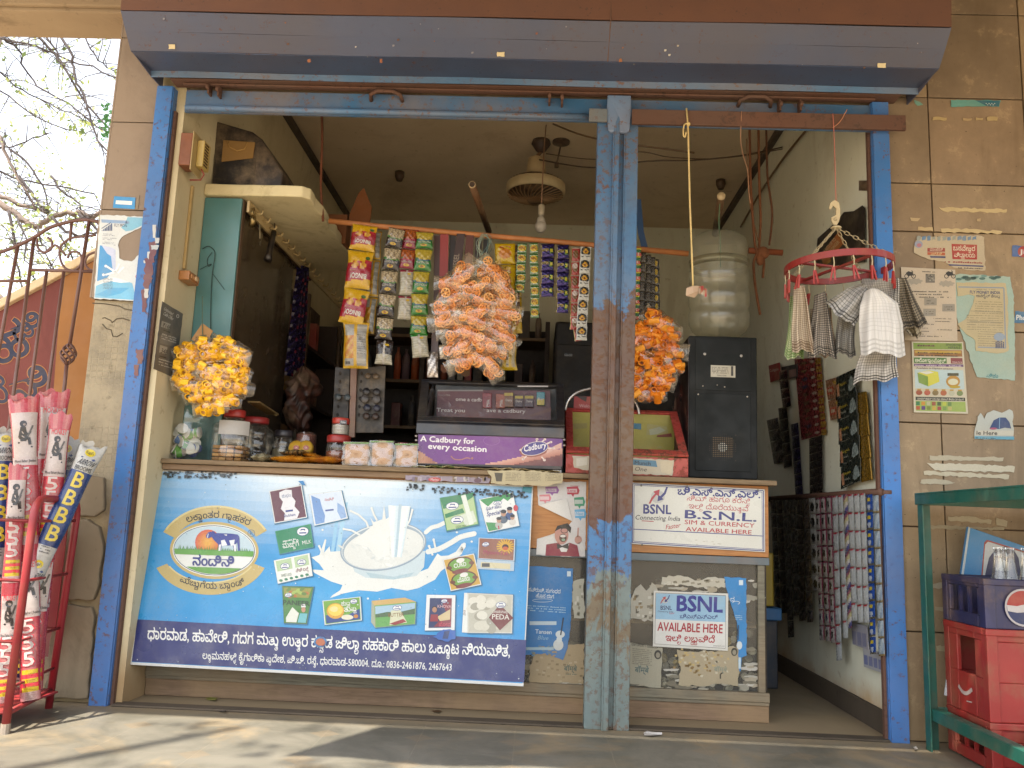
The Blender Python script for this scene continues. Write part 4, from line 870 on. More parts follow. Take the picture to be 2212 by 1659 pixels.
f=pk([(1010,1281),(1108,1285),(1106,1368),(1010,1367)],'b5b2a2',13,'c8c6ba');pr.poly([(1003,1281),(1010,1281),(1010,1367),(998,1366)],'d8dad4',14);pr.text('ಪೇಡ',1006,1330,5,'7a5a50',12,-90,15)
for i in range(22):x,y=f(rng.uniform(.1,.9),rng.uniform(.1,.9));pr.ell(x,y,rng.uniform(10,14),rng.uniform(8,11),rng.choice(['c6c3b2','aeaa9a','d2cfc0','9d9a8a']),14.5+i*.05,rng.uniform(-30,30),14)
pr.poly([(1080,1306),(1109,1335),(1080,1362),(1056,1334)],'6d2f30',17);pr.text('DHARWAD',1081,1325,6,'d8d4c8',34,2,18,.01,al='c');pr.text('PEDA',1081,1338,11,'d8d4c8',38,2,18,.02,al='c');oval(lambda a,b:(1082,1307),0,0,11,7,17.5)
f=pk([(957,1209),(1024,1196),(1040,1263),(974,1277)],'c09a3c')
for b0,tx in ((.26,'CURD'),(.72,'ಮೊಸರು')):
    x,y=f(.5,b0);pr.ell(x,y,26,15,'6a9a3a',15,-12);pr.ring(x,y,28,17,3,'5a2a1c',15.5,n=24,rot=-12);pr.text(tx,x,y+5,9,'e0e2d8',28,-11,17,.04,al='c');pr.ell(x-24,y+7,6,4,'6a3a24',16);pr.ell(x+24,y-4,6,4,'6a3a24',16);pr.ell(x,y+14,18,5,'74302c',16.4,-12);pr.ell(x,y-9,9,5,'dcdcd4',16.5,-12)
f=pk([(1034,1162),(1113,1165),(1111,1212),(1032,1207)],'8a5a44',13,'b9c9d6');pr.poly([(1031,1208),(1111,1213),(1110,1234),(1029,1229)],'a9bccb',13);pr.poly([(1039,1214),(1103,1218),(1102,1230),(1038,1226)],'c8c09c',15)
x,y=f(.74,.36)
for i in range(18):a=i*.349;pr.line([(x,y),(x+19*math.cos(a),y+17*math.sin(a))],3,'c8a030',15.2)
pr.ell(x,y,12,11,'c89a2c',16);pr.ell(x,y+1,7,6,'3a1c18',16.5);pr.ell(x,y+4,6,4,'b8582c',17);pr.text('Mysore Pak',1044,1197,9,'a04058',54,3,18,.03);oval(f,.2,.3,8,5,16);pr.rect(1041,1217,1058,1225,'4a4a48',16)
f=pk([(950,1076),(1023,1064),(1034,1133),(965,1148)],'a9c08c',edge='4a8a5a');sub(f,[(.02,.02),(.98,.02),(.96,.14),(.6,.3),(.04,.34)],'2f7a4c',15);sub(f,[(.05,.5),(.6,.42),(.64,.56),(.05,.62)],'2f7a4c',15);sub(f,[(.62,.04),(.76,.03),(.86,.95),(.72,.97)],'d5dcd0',15.5);sub(f,[(.5,.62),(.9,.55),(.96,.9),(.6,.97)],'c9d2c0',15.3);oval(f,.32,.3,14,8.5,16);oval(f,.38,.74,14,8.5,16);pr.text('COW MILK',985,1141,4.5,'3f6a3c',24,-8,17,.01)
f=pk([(1035,1079),(1108,1064),(1122,1136),(1054,1150)],'dadcd8');sub(f,[(.02,.02),(.98,.02),(.97,.12),(.8,.22),(.7,.12),(.5,.24),(.4,.14),(.2,.26),(.1,.14)],'3f8a4a',15);sub(f,[(.02,.7),(.4,.8),(.34,.98),(.04,.98)],'3f8a4a',15);oval(f,.5,.22,9,5,16);pr.text('Special',1051,1116,9,'2b3a80',30,-10,17,.02,.3);pr.text('ಸ್ಪೆಷಲ್ ಹಾಲು',1050,1103,6,'2b3a80',34,-10,17,.01)
for a,b,c,s in ((.42,.72,'a8a8a0',1),(.6,.55,'4a5a6a',1.15),(.8,.5,'2f4a78',1.1),(.84,.72,'c8c4bc',.9)):x,y=f(a,b);pr.ell(x,y+11*s,8*s,8*s,c,16.5);pr.ell(x,y,5*s,6*s,'ad8468',17);pr.ell(x,y-3.5*s,5.5*s,3.6*s,'1d1a1c',17.4)
pr.line([(1077,1136),(1078,1144)],2.4,'a83038',18);pr.ell(1114,1098,5,7,'b83a40',16)
# scraps and black glue on the sign
for x0,x1,y0,k,n in ((350,512,1024,.022,90),(880,915,1052,.04,24),(935,1140,1058,.05,130)):
    for i in range(n):x=rng.uniform(x0,x1);y=y0+(x-x0)*k+rng.uniform(-6,7);w=rng.uniform(.8,3.4);pr.poly(torn([(x-w,y-w*.8),(x+w,y-w*.6),(x+w,y+w*.6),(x-w,y+w)],rng,.8,3),rng.choice(['2b3338','3a4448','20282c']),19)
pr.ell(693,1387,12,11,'b06038',20,0,9);pr.ring(693,1387,14,12,4,'3a7ab0',20,n=12);pr.poly(torn([(935,1376),(958,1360),(985,1362),(984,1381),(962,1386)],rng,2,6),'2c5ca8',20);pr.poly([(960,1364),(972,1362),(968,1380),(956,1380)],'2a3c6a',20.5)
pr.poly([(645,1040),(656,1039),(661,1050),(652,1047)],'3a80b8',19);pr.poly([(1130,1052),(1149,1053),(1148,1066),(1128,1062)],'2c7a88',19)
for i in range(120):
    x,y=rng.uniform(295,1130),rng.uniform(1040,1470);y=max(y,1030+(x-300)*.05);pr.ell(x,min(y,1425+(x-300)*.05),rng.uniform(.5,1.6),rng.uniform(.5,1.6),rng.choice(['cfd6d4','8fa2a8','6a7478']),19,n=6)
pr.build('print',M_VINYL,sg)
# ---- paste and lime smears left on the showcase glass
sm=PR(lambda u,v:P(u,v,.1895));rs=random.Random(14)
for i in range(150):
    u=rs.choice((rs.uniform(1365,1640),rs.uniform(1140,1258),rs.uniform(1440,1645)));v=rs.choice((rs.uniform(1254,1300),rs.uniform(1440,1492),rs.uniform(1254,1492),rs.uniform(1470,1492)));w,h=rs.uniform(4,20),rs.uniform(1.5,7)
    sm.poly(torn([(u-w,v-h*.5),(u,v-h),(u+w,v-h*.4),(u+w*.8,v+h*.6),(u,v+h),(u-w*.9,v+h*.5)],rs,h*.3,5),rs.choice(['a8a496','8d897a','77715f','9d9480','6a6454','b5b0a4']),.3+i*.012)
sm.build('paste_smear',M_PRINT,ct)
# ---- BSNL board on the laminate
plb=lambda u,v:P(u,v,.160)
bs=thing('sim_sign',plb(1508,1180),'white framed board in blue and red letters above the showcase glass','sign')
q=[(1364,1042),(1652,1057),(1653,1193),(1363,1175)];m=MB('cfcfc6');m.prism([plb(*p) for p in q],(0,.007,0));m.build('board',M_VINYL,bs,bevel=.001)
pr=PR(plb);NV,RD='262c72','a8323c'
for w_,i_ in ((2,3),(1.2,6)):
    qq=[(1364+i_,1042+i_),(1652-i_,1057+i_),(1653-i_,1193-i_),(1363+i_,1175-i_)];pr.line(qq+[qq[0]],w_,'2f3a7c',1)
pr.line([(1368,1143),(1648,1158)],1.8,'2f3a7c',1)
pr.text('ಬಿ.ಎಸ್.ಎನ್.ಎಲ್.',1463,1068,16,NV,180,2.6,2,.05);pr.text('ಸಿಮ್ ಹಾಗೂ ಕರೆನ್ಸಿ',1483,1081,11,RD,138,2.9,2,.0);pr.text('ಇಲ್ಲಿ ದೊರೆಯುತ್ತವೆ',1487,1098,11,RD,130,2.9,2,.0)
pr.text('B.S.N.L.',1476,1119,18,NV,160,2.8,2,.045);pr.text('SIM & CURRENCY',1478,1132,9.5,RD,152,3,2,.02);pr.text('AVAILABLE HERE',1481,1147,9,RD,143,3,2,.035)
def tel_logo(pr,cx,cy,s,l=2):
    pr.ell(cx,cy,15*s,14*s,'b5b5b2',l)
    pr.poly([(cx-20*s,cy+15*s),(cx-14*s,cy+2*s),(cx-6*s,cy-7*s),(cx-10*s,cy-11*s),(cx+4*s,cy-16*s),(cx+2*s,cy-1*s),(cx-3*s,cy-4*s),(cx-11*s,cy+6*s),(cx-16*s,cy+15*s)],RD,l+1);pr.poly([(cx+22*s,cy-21*s),(cx+17*s,cy-6*s),(cx+9*s,cy+2*s),(cx+12*s,cy+6*s),(cx-1*s,cy+10*s),(cx+1*s,cy-4*s),(cx+5*s,cy-1*s),(cx+13*s,cy-9*s),(cx+18*s,cy-21*s)],NV,l+1)
tel_logo(pr,1421,1073,1);pr.text('BSNL',1388,1109,20,NV,62,1.2,2,.06);pr.text('Connecting India',1371,1122,10,'33343c',98,2,2,.012,.2);pr.line([(1386,1125),(1412,1126.5)],1.6,RD,2);pr.text('Faster',1437,1144,10,RD,33,-9,2,.012,.3)
for x,y in ((1385,1049),(1484,1051),(1536,1054),(1637,1059),(1387,1177)):pr.ell(x,y,2.2,2.2,'5a564c',3,n=10)
for k in range(7):pr.ell(rng.uniform(1500,1560),rng.uniform(1166,1176),3,1,'b5b2a2',2,0,7)
pr.build('print',M_VINYL,bs)
# ---- papers on the showcase glass (Y just in front of the pane)
YP=.1885;plg=lambda u,v:P(u,v,YP)
rng=random.Random(21)
def paper(name,quad,col,label,cat='poster',tear=1.6,seed=1,yo=0.0,mt=M_PRINT):return sheet_on(name,quad,col,label,cat,(lambda u,v:P(u,v,YP-yo)),(0,-1,0),mt,None,None,.0006,tear,seed)
o,pr=paper('torn_paper',[(1430,1246),(1470,1243),(1508,1254),(1545,1246),(1566,1250),(1566,1270),(1530,1266),(1500,1268),(1470,1262),(1428,1262)],'b5b0a0','ragged pale paper remnant along the glass top above the small sign','torn paper',2.2,2)
for k in range(16):pr.poly(torn([(u,v) for u,v in ((x,y),(x+8,y-1),(x+9,y+3),(x+1,y+4))],rng,1.5,4),rng.choice(['6a6452','8d8674','c9c4b4']),1) if (x := rng.uniform(1432,1550)) and (y := rng.uniform(1250,1262)) else None
pr.build('print',M_PRINT,o)
o,pr=paper('torn_paper',[(1362,1300),(1372,1272),(1384,1262),(1396,1276),(1408,1258),(1420,1272),(1424,1340),(1402,1340),(1362,1336)],'a9a596','grey white paper remnant on the glass between the post and small sign','torn paper',2.5,3)
for k in range(22):x,y=rng.uniform(1366,1418),rng.uniform(1280,1334);pr.poly(torn([(x,y),(x+7,y),(x+6,y+5),(x,y+6)],rng,2,4),rng.choice(['7d7666','c2beb0','8d7c5c','5d5848']),1)
pr.build('print',M_PRINT,o)
o,pr=paper('newsprint_sheet',[(1358,1388),(1431,1399),(1430,1420),(1426,1490),(1412,1488),(1380,1478),(1355,1476)],'9d9884','grey newsprint sheet pasted on the glass with an oval portrait','poster',1.4,4)
pr.text('ಲಾಗ ಕೇವಲ 1 ರೂಪಾಯಿ',1364,1394,6,'3a382f',58,7,2,.02);pr.ell(1421,1414,8,10,'2f2c26',2);pr.ell(1421,1415,4.5,6,'8a8472',3);pr.text('बॉम्बे',1371,1452,12,'3d5a5c',30,3,2,.03)
for k in range(9):pr.scrib(1366,1402+k*4,1408,1406+k*4,2.4,'7a7562',rng,2,3)
pr.build('print',M_PRINT,o)
o,pr=paper('newsprint_sheet',[(1462,1403),(1500,1408),(1560,1406),(1576,1396),(1598,1398),(1597,1440),(1594,1482),(1560,1476),(1520,1482),(1466,1480),(1470,1440)],'a3967a','brown stained paper peeling on the glass under the small sign','poster',2.0,5)
for k in range(60):x,y=rng.gauss(1505,28),rng.gauss(1425,14);pr.poly(torn([(x,y),(x+rng.uniform(3,9),y),(x+5,y+5),(x,y+4)],rng,2,4),rng.choice(['7d6238','b8a068','8d7448','bdb49c']),1)
pr.ell(1586,1408,7,9,'2f2c26',2);pr.ell(1586,1409,4,5.5,'8a8472',3);pr.text('बॉम्बे',1542,1450,10,'7a8476',28,3,2,.02);pr.line([(1562,1452),(1556,1456),(1556,1466)],3,'3a3428',2);pr.build('print',M_PRINT,o)
o,pr=paper('newsprint_sheet',[(1150,1400),(1200,1396),(1262,1390),(1260,1478),(1220,1474),(1180,1478),(1144,1474),(1143,1440),(1152,1420)],'a08d6c','tan stained paper on the glass just under the blue violin poster','poster',1.8,6)
pr.text('बॉम्बे',1218,1449,11,'4d5f58',28,2,2,.03);pr.scrib(1222,1457,1246,1458,3,'6a705c',rng,2);pr.text('ಲ 1 ರೂಪಾಯಿ',1230,1390,5,'3a382f',30,3,2,.02)
for k in range(30):x,y=rng.uniform(1150,1255),rng.uniform(1405,1470);pr.poly(torn([(x,y),(x+6,y),(x+6,y+4),(x,y+4)],rng,2,4),rng.choice(['8d7a5a','b0a082','7a6848']),1)
pr.build('print',M_PRINT,o)
o,pr=paper('torn_paper',[(1238,1256),(1262,1250),(1262,1335),(1240,1335),(1236,1290)],'aaa898','narrow pale paper remnant on the glass right against the centre post','torn paper',2.0,7)
for k in range(12):x,y=rng.uniform(1240,1258),rng.uniform(1262,1325);pr.poly(torn([(x,y),(x+5,y),(x+4,y+7),(x,y+6)],rng,1.5,4),rng.choice(['87826f','c4c0b2']),1)
pr.build('print',M_PRINT,o)
o,pr=paper('music_poster',[(1139,1222),(1238,1228),(1235,1300),(1232,1360),(1226,1400),(1216,1426),(1200,1420),(1175,1412),(1133,1415),(1134,1330)],'2b74b0','blue poster with white violin pasted beside the milk sign','poster',.8,8,.003)
pr.text('ಸವಿರುಚಿ, ಸುಗಂಧದ',1141,1277,8,'d5dde0',70,4,2,.02);pr.text('ಹೊಸ ರಾಗ',1157,1290,8,'d5dde0',40,4,2,.02);pr.ring(1172,1297,22,4,1,'c5d3da',2,0,360)
for k in range(3):pr.scrib(1139,1309+k*5,1222,1314+k*5,2.4,'9fc0d4',rng,2)
pr.rect(1144,1342,1202,1350,'b8c8d0',2);pr.text('Tansen',1156,1368,9,'d5dde0',36,3,2,.02);pr.text('Blue',1160,1381,9,'8fb4cc',24,3,2,0,.3);pr.rect(1136,1398,1196,1404,'9fb8c4',2)
pr.line([(1217,1334),(1211,1372)],3,'26364a',4);pr.ell(1210,1370,10,8,'cdd4d4',3);pr.ell(1206,1393,11,12,'c9cfce',3);pr.ell(1208,1381,6,7,'cdd4d4',3.3);pr.rect(1225,1234,1233,1245,'c5d3da',2)
for k in range(26):x,y=rng.uniform(1140,1215),rng.uniform(1395,1418);pr.ell(x,y,4,2,rng.choice(['5d8098','8d8a74','a08a68']),1.4,rng.uniform(-30,30),7)
pr.build('print',M_PRINT,o)
o,pr=paper('music_poster',[(1564,1246),(1612,1249),(1613,1416),(1602,1420),(1600,1450),(1597,1450),(1594,1400),(1592,1345),(1580,1310),(1572,1280)],'2f80bc','torn blue poster strip along the showcase end beside the small sign','poster',1.2,9,.002)
pr.rect(1596,1253,1605,1264,'c5d3da',2);pr.text('ದ',1577,1299,9,'d5dde0',None,0,2);pr.ring(1590,1302,8,4,1.2,'d5dde0',2,180,420);pr.line([(1595,1350),(1594,1382)],3,'24405c',2);pr.ell(1597,1394,6,9,'c5ccce',2);pr.rect(1595,1420,1600,1444,'b9ccd4',2)
for k in range(3):pr.scrib(1588,1330+k*4,1603,1331+k*4,2,'9fc0d4',rng,2)
pr.build('print',M_PRINT,o)
o,pr=paper('small_sign',[(1412,1276),(1573,1282),(1572,1406),(1410,1396)],'cfcdc4','small white and pale blue paper sign taped on the showcase glass','sign',None,10,.006)
pr.poly([(1416,1280),(1568,1286),(1567,1401),(1414,1391)],'5a5a58',1);pr.poly([(1416.8,1281),(1567.2,1287),(1566.4,1400),(1414.8,1390.3)],'d3d2cc',2);pr.poly([(1417,1281.5),(1567,1287),(1566.6,1344),(1416,1337)],'8fb4cc',3)
pr.text('BSNL',1459,1319,33,'272f84',102,1.8,4,.07);pr.text('ಬಿಎಸ್ಎನ್ಎಲ್',1468,1335,9,'272f6c',82,1.5,4,.02);tel_logo(pr,1436,1296,.5,4);pr.text('BSNL',1426,1317,9,'22305c',25,1,4,.04);pr.text('Connecting India',1420,1322,4,'33343c',34,2,4,0,.2);pr.text('Faster',1445,1327,4,RD,12,-5,4,0,.2)
pr.text('AVAILABLE HERE',1420,1362,19,'a02430',141,2.3,4,.05);pr.text('ಇಲ್ಲಿ ಲಭ್ಯವಿದೆ',1437,1384,14,'a02430',107,2.2,4,.03);pr.text('www.bsnl.co.in',1540,1396,3.2,'33343c',25,2,4,0);pr.build('print',M_PRINT,o)
# ---- sweet poster on the laminate, torn with a curled flap
plw=lambda u,v:P(u,v,.167)
o,pr=sheet_on('sweet_poster',[(1160,1041),(1266,1041),(1264,1202),(1222,1202),(1158,1198),(1160,1164),(1180,1158),(1205,1150),(1225,1138),(1236,1126),(1225,1077),(1163,1091)],'c9c6c4','torn white sweet poster with shouting boy next to the post','poster',plw,(0,-1,0),seed=3,tear=.8)
fl_=MB('d8d6d0');A0,A1,A2=plw(1163,1091),plw(1225,1077),plw(1236,1126);n_=V(0,-1,0)
fl_.grid(lambda a,b:A0.lerp(A1.lerp(A2,b),a)+n_*(.004+.012*math.sin(a*math.pi)*(1-.5*b)),6,6);fl_.build('folded_flap',M_PRINT,o,True)
for x,y,w,h,c,t_ in ((1193,1059,15,7,'8a5a98','Big Body'),(1238,1060,14,8,'a82c44','Love'),(1178,1076,13,7,'c87a84',''),(1252,1084,12,9,'2f8a68',''),(1254,1110,13,9,'5aa0c8','Naat')):
    pr.poly([(x-w,y-h),(x+w*.7,y-h*1.2),(x+w,y),(x+w*.8,y+h),(x+w*.2,y+h),(x,y+h*1.7),(x-w*.3,y+h),(x-w*.9,y+h)],c,1);pr.rect(x-w*.9,y-h*.5,x+w*.6,y+h*.5,mixc(c,'d8d4d4',.6),2)
    if t_:pr.text(t_,x-w*.2,y+h*.3,h*.7,c,w*1.2,3,3,.02,al='c')
pr.text('STRAWBERRY',1232,1051,3,'a83a4c',20,2,2)
pr.poly([(1160,1165),(1195,1156),(1200,1198),(1160,1196)],'d3d1cc',1)
pr.ell(1213,1156,15,20,'b9877c',3);pr.poly([(1198,1148),(1204,1136),(1226,1130),(1234,1140),(1232,1152),(1224,1142),(1210,1142)],'1d1a1e',4);pr.ring(1219,1146,8,6,1.4,'24262c',5);pr.ell(1216,1162,8,9,'4a1c20',5);pr.ell(1216,1158,6,3,'d8d4cc',6);pr.ell(1217,1166,4,3,'7fa08c',6)
pr.poly([(1180,1176),(1206,1172),(1216,1182),(1230,1172),(1247,1178),(1252,1202),(1178,1200)],'842c3c',4);pr.poly([(1204,1174),(1216,1182),(1230,1174),(1224,1192),(1212,1192)],'d5d3ce',5);pr.poly([(1203,1174),(1214,1179),(1228,1173),(1228,1186),(1214,1182),(1204,1186)],'20242c',6)
pr.ell(1249,1166,8,9,'b88a7e',3);pr.line([(1248,1160),(1249,1140)],3,'b88a7e',3);pr.line([(1252,1172),(1260,1190)],9,'d0cec8',3);pr.build('print',M_PRINT,o)
# ---- papers glued along the counter edge
o,pr=sheet_on('edge_paper',[(876,1026),(1010,1031),(1060,1034),(1056,1044),(1010,1042),(876,1036)],'8f8494','torn purple grey paper strip glued along the counter edge','paper strip',lambda u,v:P(u,v,.134),(0,-1,0),tear=1.5)
pr.ell(939,1036,14,5,'b04a50',2);pr.text('Merino',930,1038,5,'d8c8c4',18,2,3,.02);pr.ell(1032,1038,8,5,'5a4058',2)
for k in range(18):x=rng.uniform(880,1050);pr.poly(torn([(x,1030),(x+6,1030),(x+5,1040),(x,1040)],rng,2,4),rng.choice(['a59ca8','7d6a58','b8b0ac','74687c']),1)
pr.build('print',M_PRINT,o)
o,pr=sheet_on('edge_paper',[(1052,1016),(1100,1016),(1160,1018),(1216,1022),(1214,1044),(1180,1050),(1120,1048),(1060,1044),(1062,1030)],'b0a482','yellowed newspaper flap hanging over the counter edge before the chocolate case','newspaper',lambda u,v:P(u,v,.114),(0,-1,0),tear=1.5,seed=5)
pr.poly([(1068,1021),(1086,1022),(1084,1040),(1072,1040)],'4a463c',2)
for x0 in (1092,1134,1178):
    for k in range(6):pr.scrib(x0,1022+k*3.2,x0+34,1023+k*3.2,1.6,'7d745c',rng,2)
pr.build('print',M_PRINT,o)
# ================================================================ inside the shop
rng=random.Random(31)
DK='dim'
ORD=['first','second','third','fourth','fifth','sixth','seventh','eighth','ninth','tenth','eleventh','twelfth','thirteenth','fourteenth','fifteenth','sixteenth']
def cname(h):
    r,g,b=[int(h[i:i+2],16) for i in (0,2,4)];m,n=max(r,g,b),min(r,g,b)
    if m-n <22:return 'black' if m <60 else ('dark grey' if m <110 else 'pale grey')
    if r ==m:return ('rust orange' if g >b+25 and r >130 else 'dark red' if r >1.7*g else 'tan' if m >120 else 'dark brown')
    return 'olive' if g ==m and r >b+15 else ('dark green' if g ==m else 'slate blue')
# side cabinet with teal end and dark glass doors
xc=-1.288
cb=thing('glass_cabinet',(-1.37,1.0,0),'tall cabinet with teal end panel and dark sliding glass doors below the loft','cabinet')
b=MB('4d7a7c');b.box(XL+.002,xc,.288,.3,0,2.008);b.build('end_panel',mat('teal_laminate',.4,var=.12,vs=4,dirt=.22,dc='5f6a58'),cb,bevel=.002)
b=MB('57422f');b.box(xc-.014,xc+.004,.301,.33,0,2.008);b.box(xc-.014,xc+.004,1.42,1.45,0,1.9);b.box(xc-.014,xc+.004,.331,1.419,1.97,2.008);b.box(xc-.014,xc+.004,2.2,2.23,0,1.9);b.build('door_frame',M_WOOD0,cb,bevel=.002)
b=MB('463a2b');b.box(xc-.008,xc-.004,.3305,1.1,.01,1.9695);b.build('glass_door',mat('dark_glass',.2,var=.3,vs=2,dirt=.6,dc='5f5240',ds=2.5,spec=.5),cb)  # the brown haze on the glass is painted into its colour
b=MB('3a2a1e');b.box(XL+.002,xc-.03,2.24,2.25,0,1.9);b.box(XL+.002,XL+.012,.301,2.24,0,1.97)
for z in (.5,.95,1.3,1.62):b.box(XL+.0125,xc-.02,.302,2.235,z,z+.018)
b.build('shelf',M_WOOD0,cb)
for i,(y,z,w,h,c,r_) in enumerate(((1.2,1.64,.07,.14,'8a4a22',0),(1.33,1.64,.05,.12,'a8582a',1),(1.55,1.64,.06,.2,'7d6a50',0),(1.75,1.64,.06,.16,'8d3428',0),(1.22,1.32,.09,.16,'9d7a44',0),(1.4,1.32,.05,.2,'b0a898',1),(1.6,1.32,.06,.18,'a8a090',1),(1.8,1.32,.08,.15,'6d4a38',0),(1.25,.97,.1,.18,'7a5a3c',0),(1.55,.97,.06,.22,'9d988c',1),(1.8,.97,.1,.2,'6a3a30',0))):
    b=MB(c)
    if r_:b.lathe([(.03,0),(.032,h*.75),(.014,h*.85),(.014,h)],(-1.34,y,z),n=14);n_='bottle'
    else:b.box(-1.4,-1.315,y-w/2,y+w/2,z,z+h);n_='carton'
    tag(b.build(n_,M_DUSTY,None,bool(r_),bevel=0 if r_ else .003),'dim %s %s, %s deep on %s shelf behind glass doors' % (cname(c),n_,ORD[[0,1,2,3,0,1,2,3,0,1,2][i]],['upper','middle','lower'][i//4]),n_,'%ss on the side cabinet shelves' % n_)
# hook rail, keys, padlock, torch
hk=thing('hook_rail',(-1.275,1.0,2.0),'cream hook rail full of bent hooks under the loft slab','hook rail')
A,B_=V(-1.268,.31,1.982),V(-1.268,2.05,2.0);b=MB('c8b080');b.bar(A,B_,.012,.05);b.build('rail',M_PLASTIC,hk,bevel=.002)
for k in range(17):
    p=A.lerp(B_,(k+.8)/17.5)+V(.006,0,0);b=MB('bfa878');b.tube([p,p+V(.022,0,-.008),p+V(.03,0,-.002),p+V(.031,0,.012)],.0045,6);b.build('hook',M_PLASTIC,hk,True)
p=PX(545,478,-1.25);b=MB('8d7a50');b.lathe([(.0,-.011),(.026,-.011),(.028,0),(.026,.011),(0,.011)],p,(1,.6,0),16,cap=False);b.tube([p+V(0,-.01,.02),p+V(0,-.01,.05),p+V(0,.005,.062),p+V(0,.02,.05),p+V(0,.02,.02)],.004,8);tag(b.build('padlock',M_METAL,None,True),'round brass padlock hanging from the first hook','padlock')
for k,(u,v,r_) in enumerate(((561,493,.3),(564,510,-.2))):
    p=PX(u,v,-1.25);b=MB('a59a80');d=V(0,math.sin(r_),-math.cos(r_));s_=V(0,math.cos(r_),math.sin(r_))
    b.prism([p+s_*x+d*y for x,y in ((-.008,-.014),(.008,-.014),(.012,0),(.008,.01),(.004,.012),(.004,.045),(-.004,.045),(-.004,.012),(-.008,.01),(-.012,0))],(.003,0,0));tag(b.build('key',M_METAL,None),['upper flat key hanging beside the padlock','lower flat key hanging beside the padlock'][k],'key','keys on the hook rail')
p,q=PX(592,500,-1.24),PX(578,562,-1.24);b=MB('1d1c1e');b.tube([p,p.lerp(q,.3),p.lerp(q,.8),q],[.012,.013,.014,.019],12);b.tube([p,p+V(0,.0,.04)],.002,6);tag(b.build('torch',M_PLASTIC,None,True),'black torch hanging from the hook rail','torch')
# loft: dark box, paper bag
b=MB('2b2320');y0=.34;q=[P(u,v,y0) for u,v in ((463,260),(545,284),(566,300),(612,372),(610,391),(465,391))];zz=2.0665;q[4].z=q[5].z=zz;b.prism(q,(0,.4,0))
bx=b.build('speaker_box',M_DUSTY,None,bevel=.008);tag(bx,'dark slant-sided box on the cream loft slab behind the paper bag','box')
b=MB('17120f');b.box(q[0].x+.02,q[0].x+.2,.337,.3395,zz+.02,zz+.16);b.build('front_panel',M_DUSTY,bx)
pb=thing('paper_bag',P(515,345,.33),'brown paper carry bag flattened against the dark loft box','bag');b=MB('8a6a3c');b.prism([P(u,v,.33) for u,v in ((482,302),(551,307),(546,341),(478,349))],(0,.006,0));b.build('bag_body',M_CARD,pb,bevel=.002)
b=MB('a8854c');b.tube([P(u,v,.326) for u,v in ((492,306),(496,318),(512,326),(528,322),(536,308))],.003,6);b.build('handle',M_ROPE,pb,True)
# fuse board and switch box with casing
fb=thing('fuse_board',PX(425,350,XL),'wooden electric board with cream terminal strip beside the shutter','switchboard')
p0=PX(392,300,XL);p1=PX(455,400,XL)
b=MB('7a4a30');b.box(XL+.001,XL+.05,.0,.075,2.03,2.165);b.build('wooden_box',M_WOOD0,fb,bevel=.004)
b=MB('b09a6c');b.box(XL+.051,XL+.056,-.005,.1,2.01,2.17);b.build('cover_plate',M_PLASTIC,fb,bevel=.002)
b=MB('c2a860');b.box(XL+.0565,XL+.085,.035,.1,2.04,2.15);b.build('terminal_block',M_PLASTIC,fb,bevel=.003)
for k in range(8):
    b=MB('4a3420');b.box(XL+.0855,XL+.088,.04,.075,2.047+k*.0125,2.052+k*.0125);b.build('slot',M_MATTE,fb)
b=MB('8d3a34');b.tube([V(XL+.07,.06,2.04),V(XL+.08,.07,2.02),V(XL+.06,.09,2.005),V(XL+.02,.08,2.0)],.003,6);b.build('wire',M_WIRE,fb,True)
b=MB('b59a66');a=PX(412,410,XL);c=PX(400,585,XL);b.box(XL+.001,XL+.012,a.y-.008,a.y+.01,c.z,2.0);tag(b.build('wire_casing',M_PLASTIC,None,bevel=.002),'slim cream wire casing running down the side wall','wire casing')
sb=thing('switch_box',PX(402,605,XL),'orange brown switch box on the side wall with one switch','switch');p=PX(386,583,XL);q=PX(415,630,XL)
b=MB('a8703c');b.box(XL+.001,XL+.045,p.y,p.y+.1,q.z+.01,p.z);b.build('box_body',M_PLASTIC,sb,bevel=.004);b=MB('c08a58');b.box(XL+.0455,XL+.05,p.y+.012,p.y+.09,q.z+.02,p.z-.012);b.build('face_plate',M_PLASTIC,sb,bevel=.002);b=MB('d0b088');b.box(XL+.0505,XL+.058,p.y+.04,p.y+.06,q.z+.035,p.z-.03);b.build('rocker',M_PLASTIC,sb,bevel=.002)
b=MB('22302c')     # loops of thread on the teal panel
b.tube(spl([tuple(P(u,v,.28)) for u,v in ((437,538),(450,532),(462,540),(464,555),(458,600),(455,680),(456,740))]),.0016,5);b.tube(spl([tuple(P(u,v,.278)) for u,v in ((458,545),(448,560),(450,575),(456,570),(432,582))]),.0014,5);b.tube([P(460,592,.279),P(485,626,.279)],.001,5);tag(b.build('thread_hank',M_ROPE,None),'dark green thread looped on the teal cabinet end','thread')
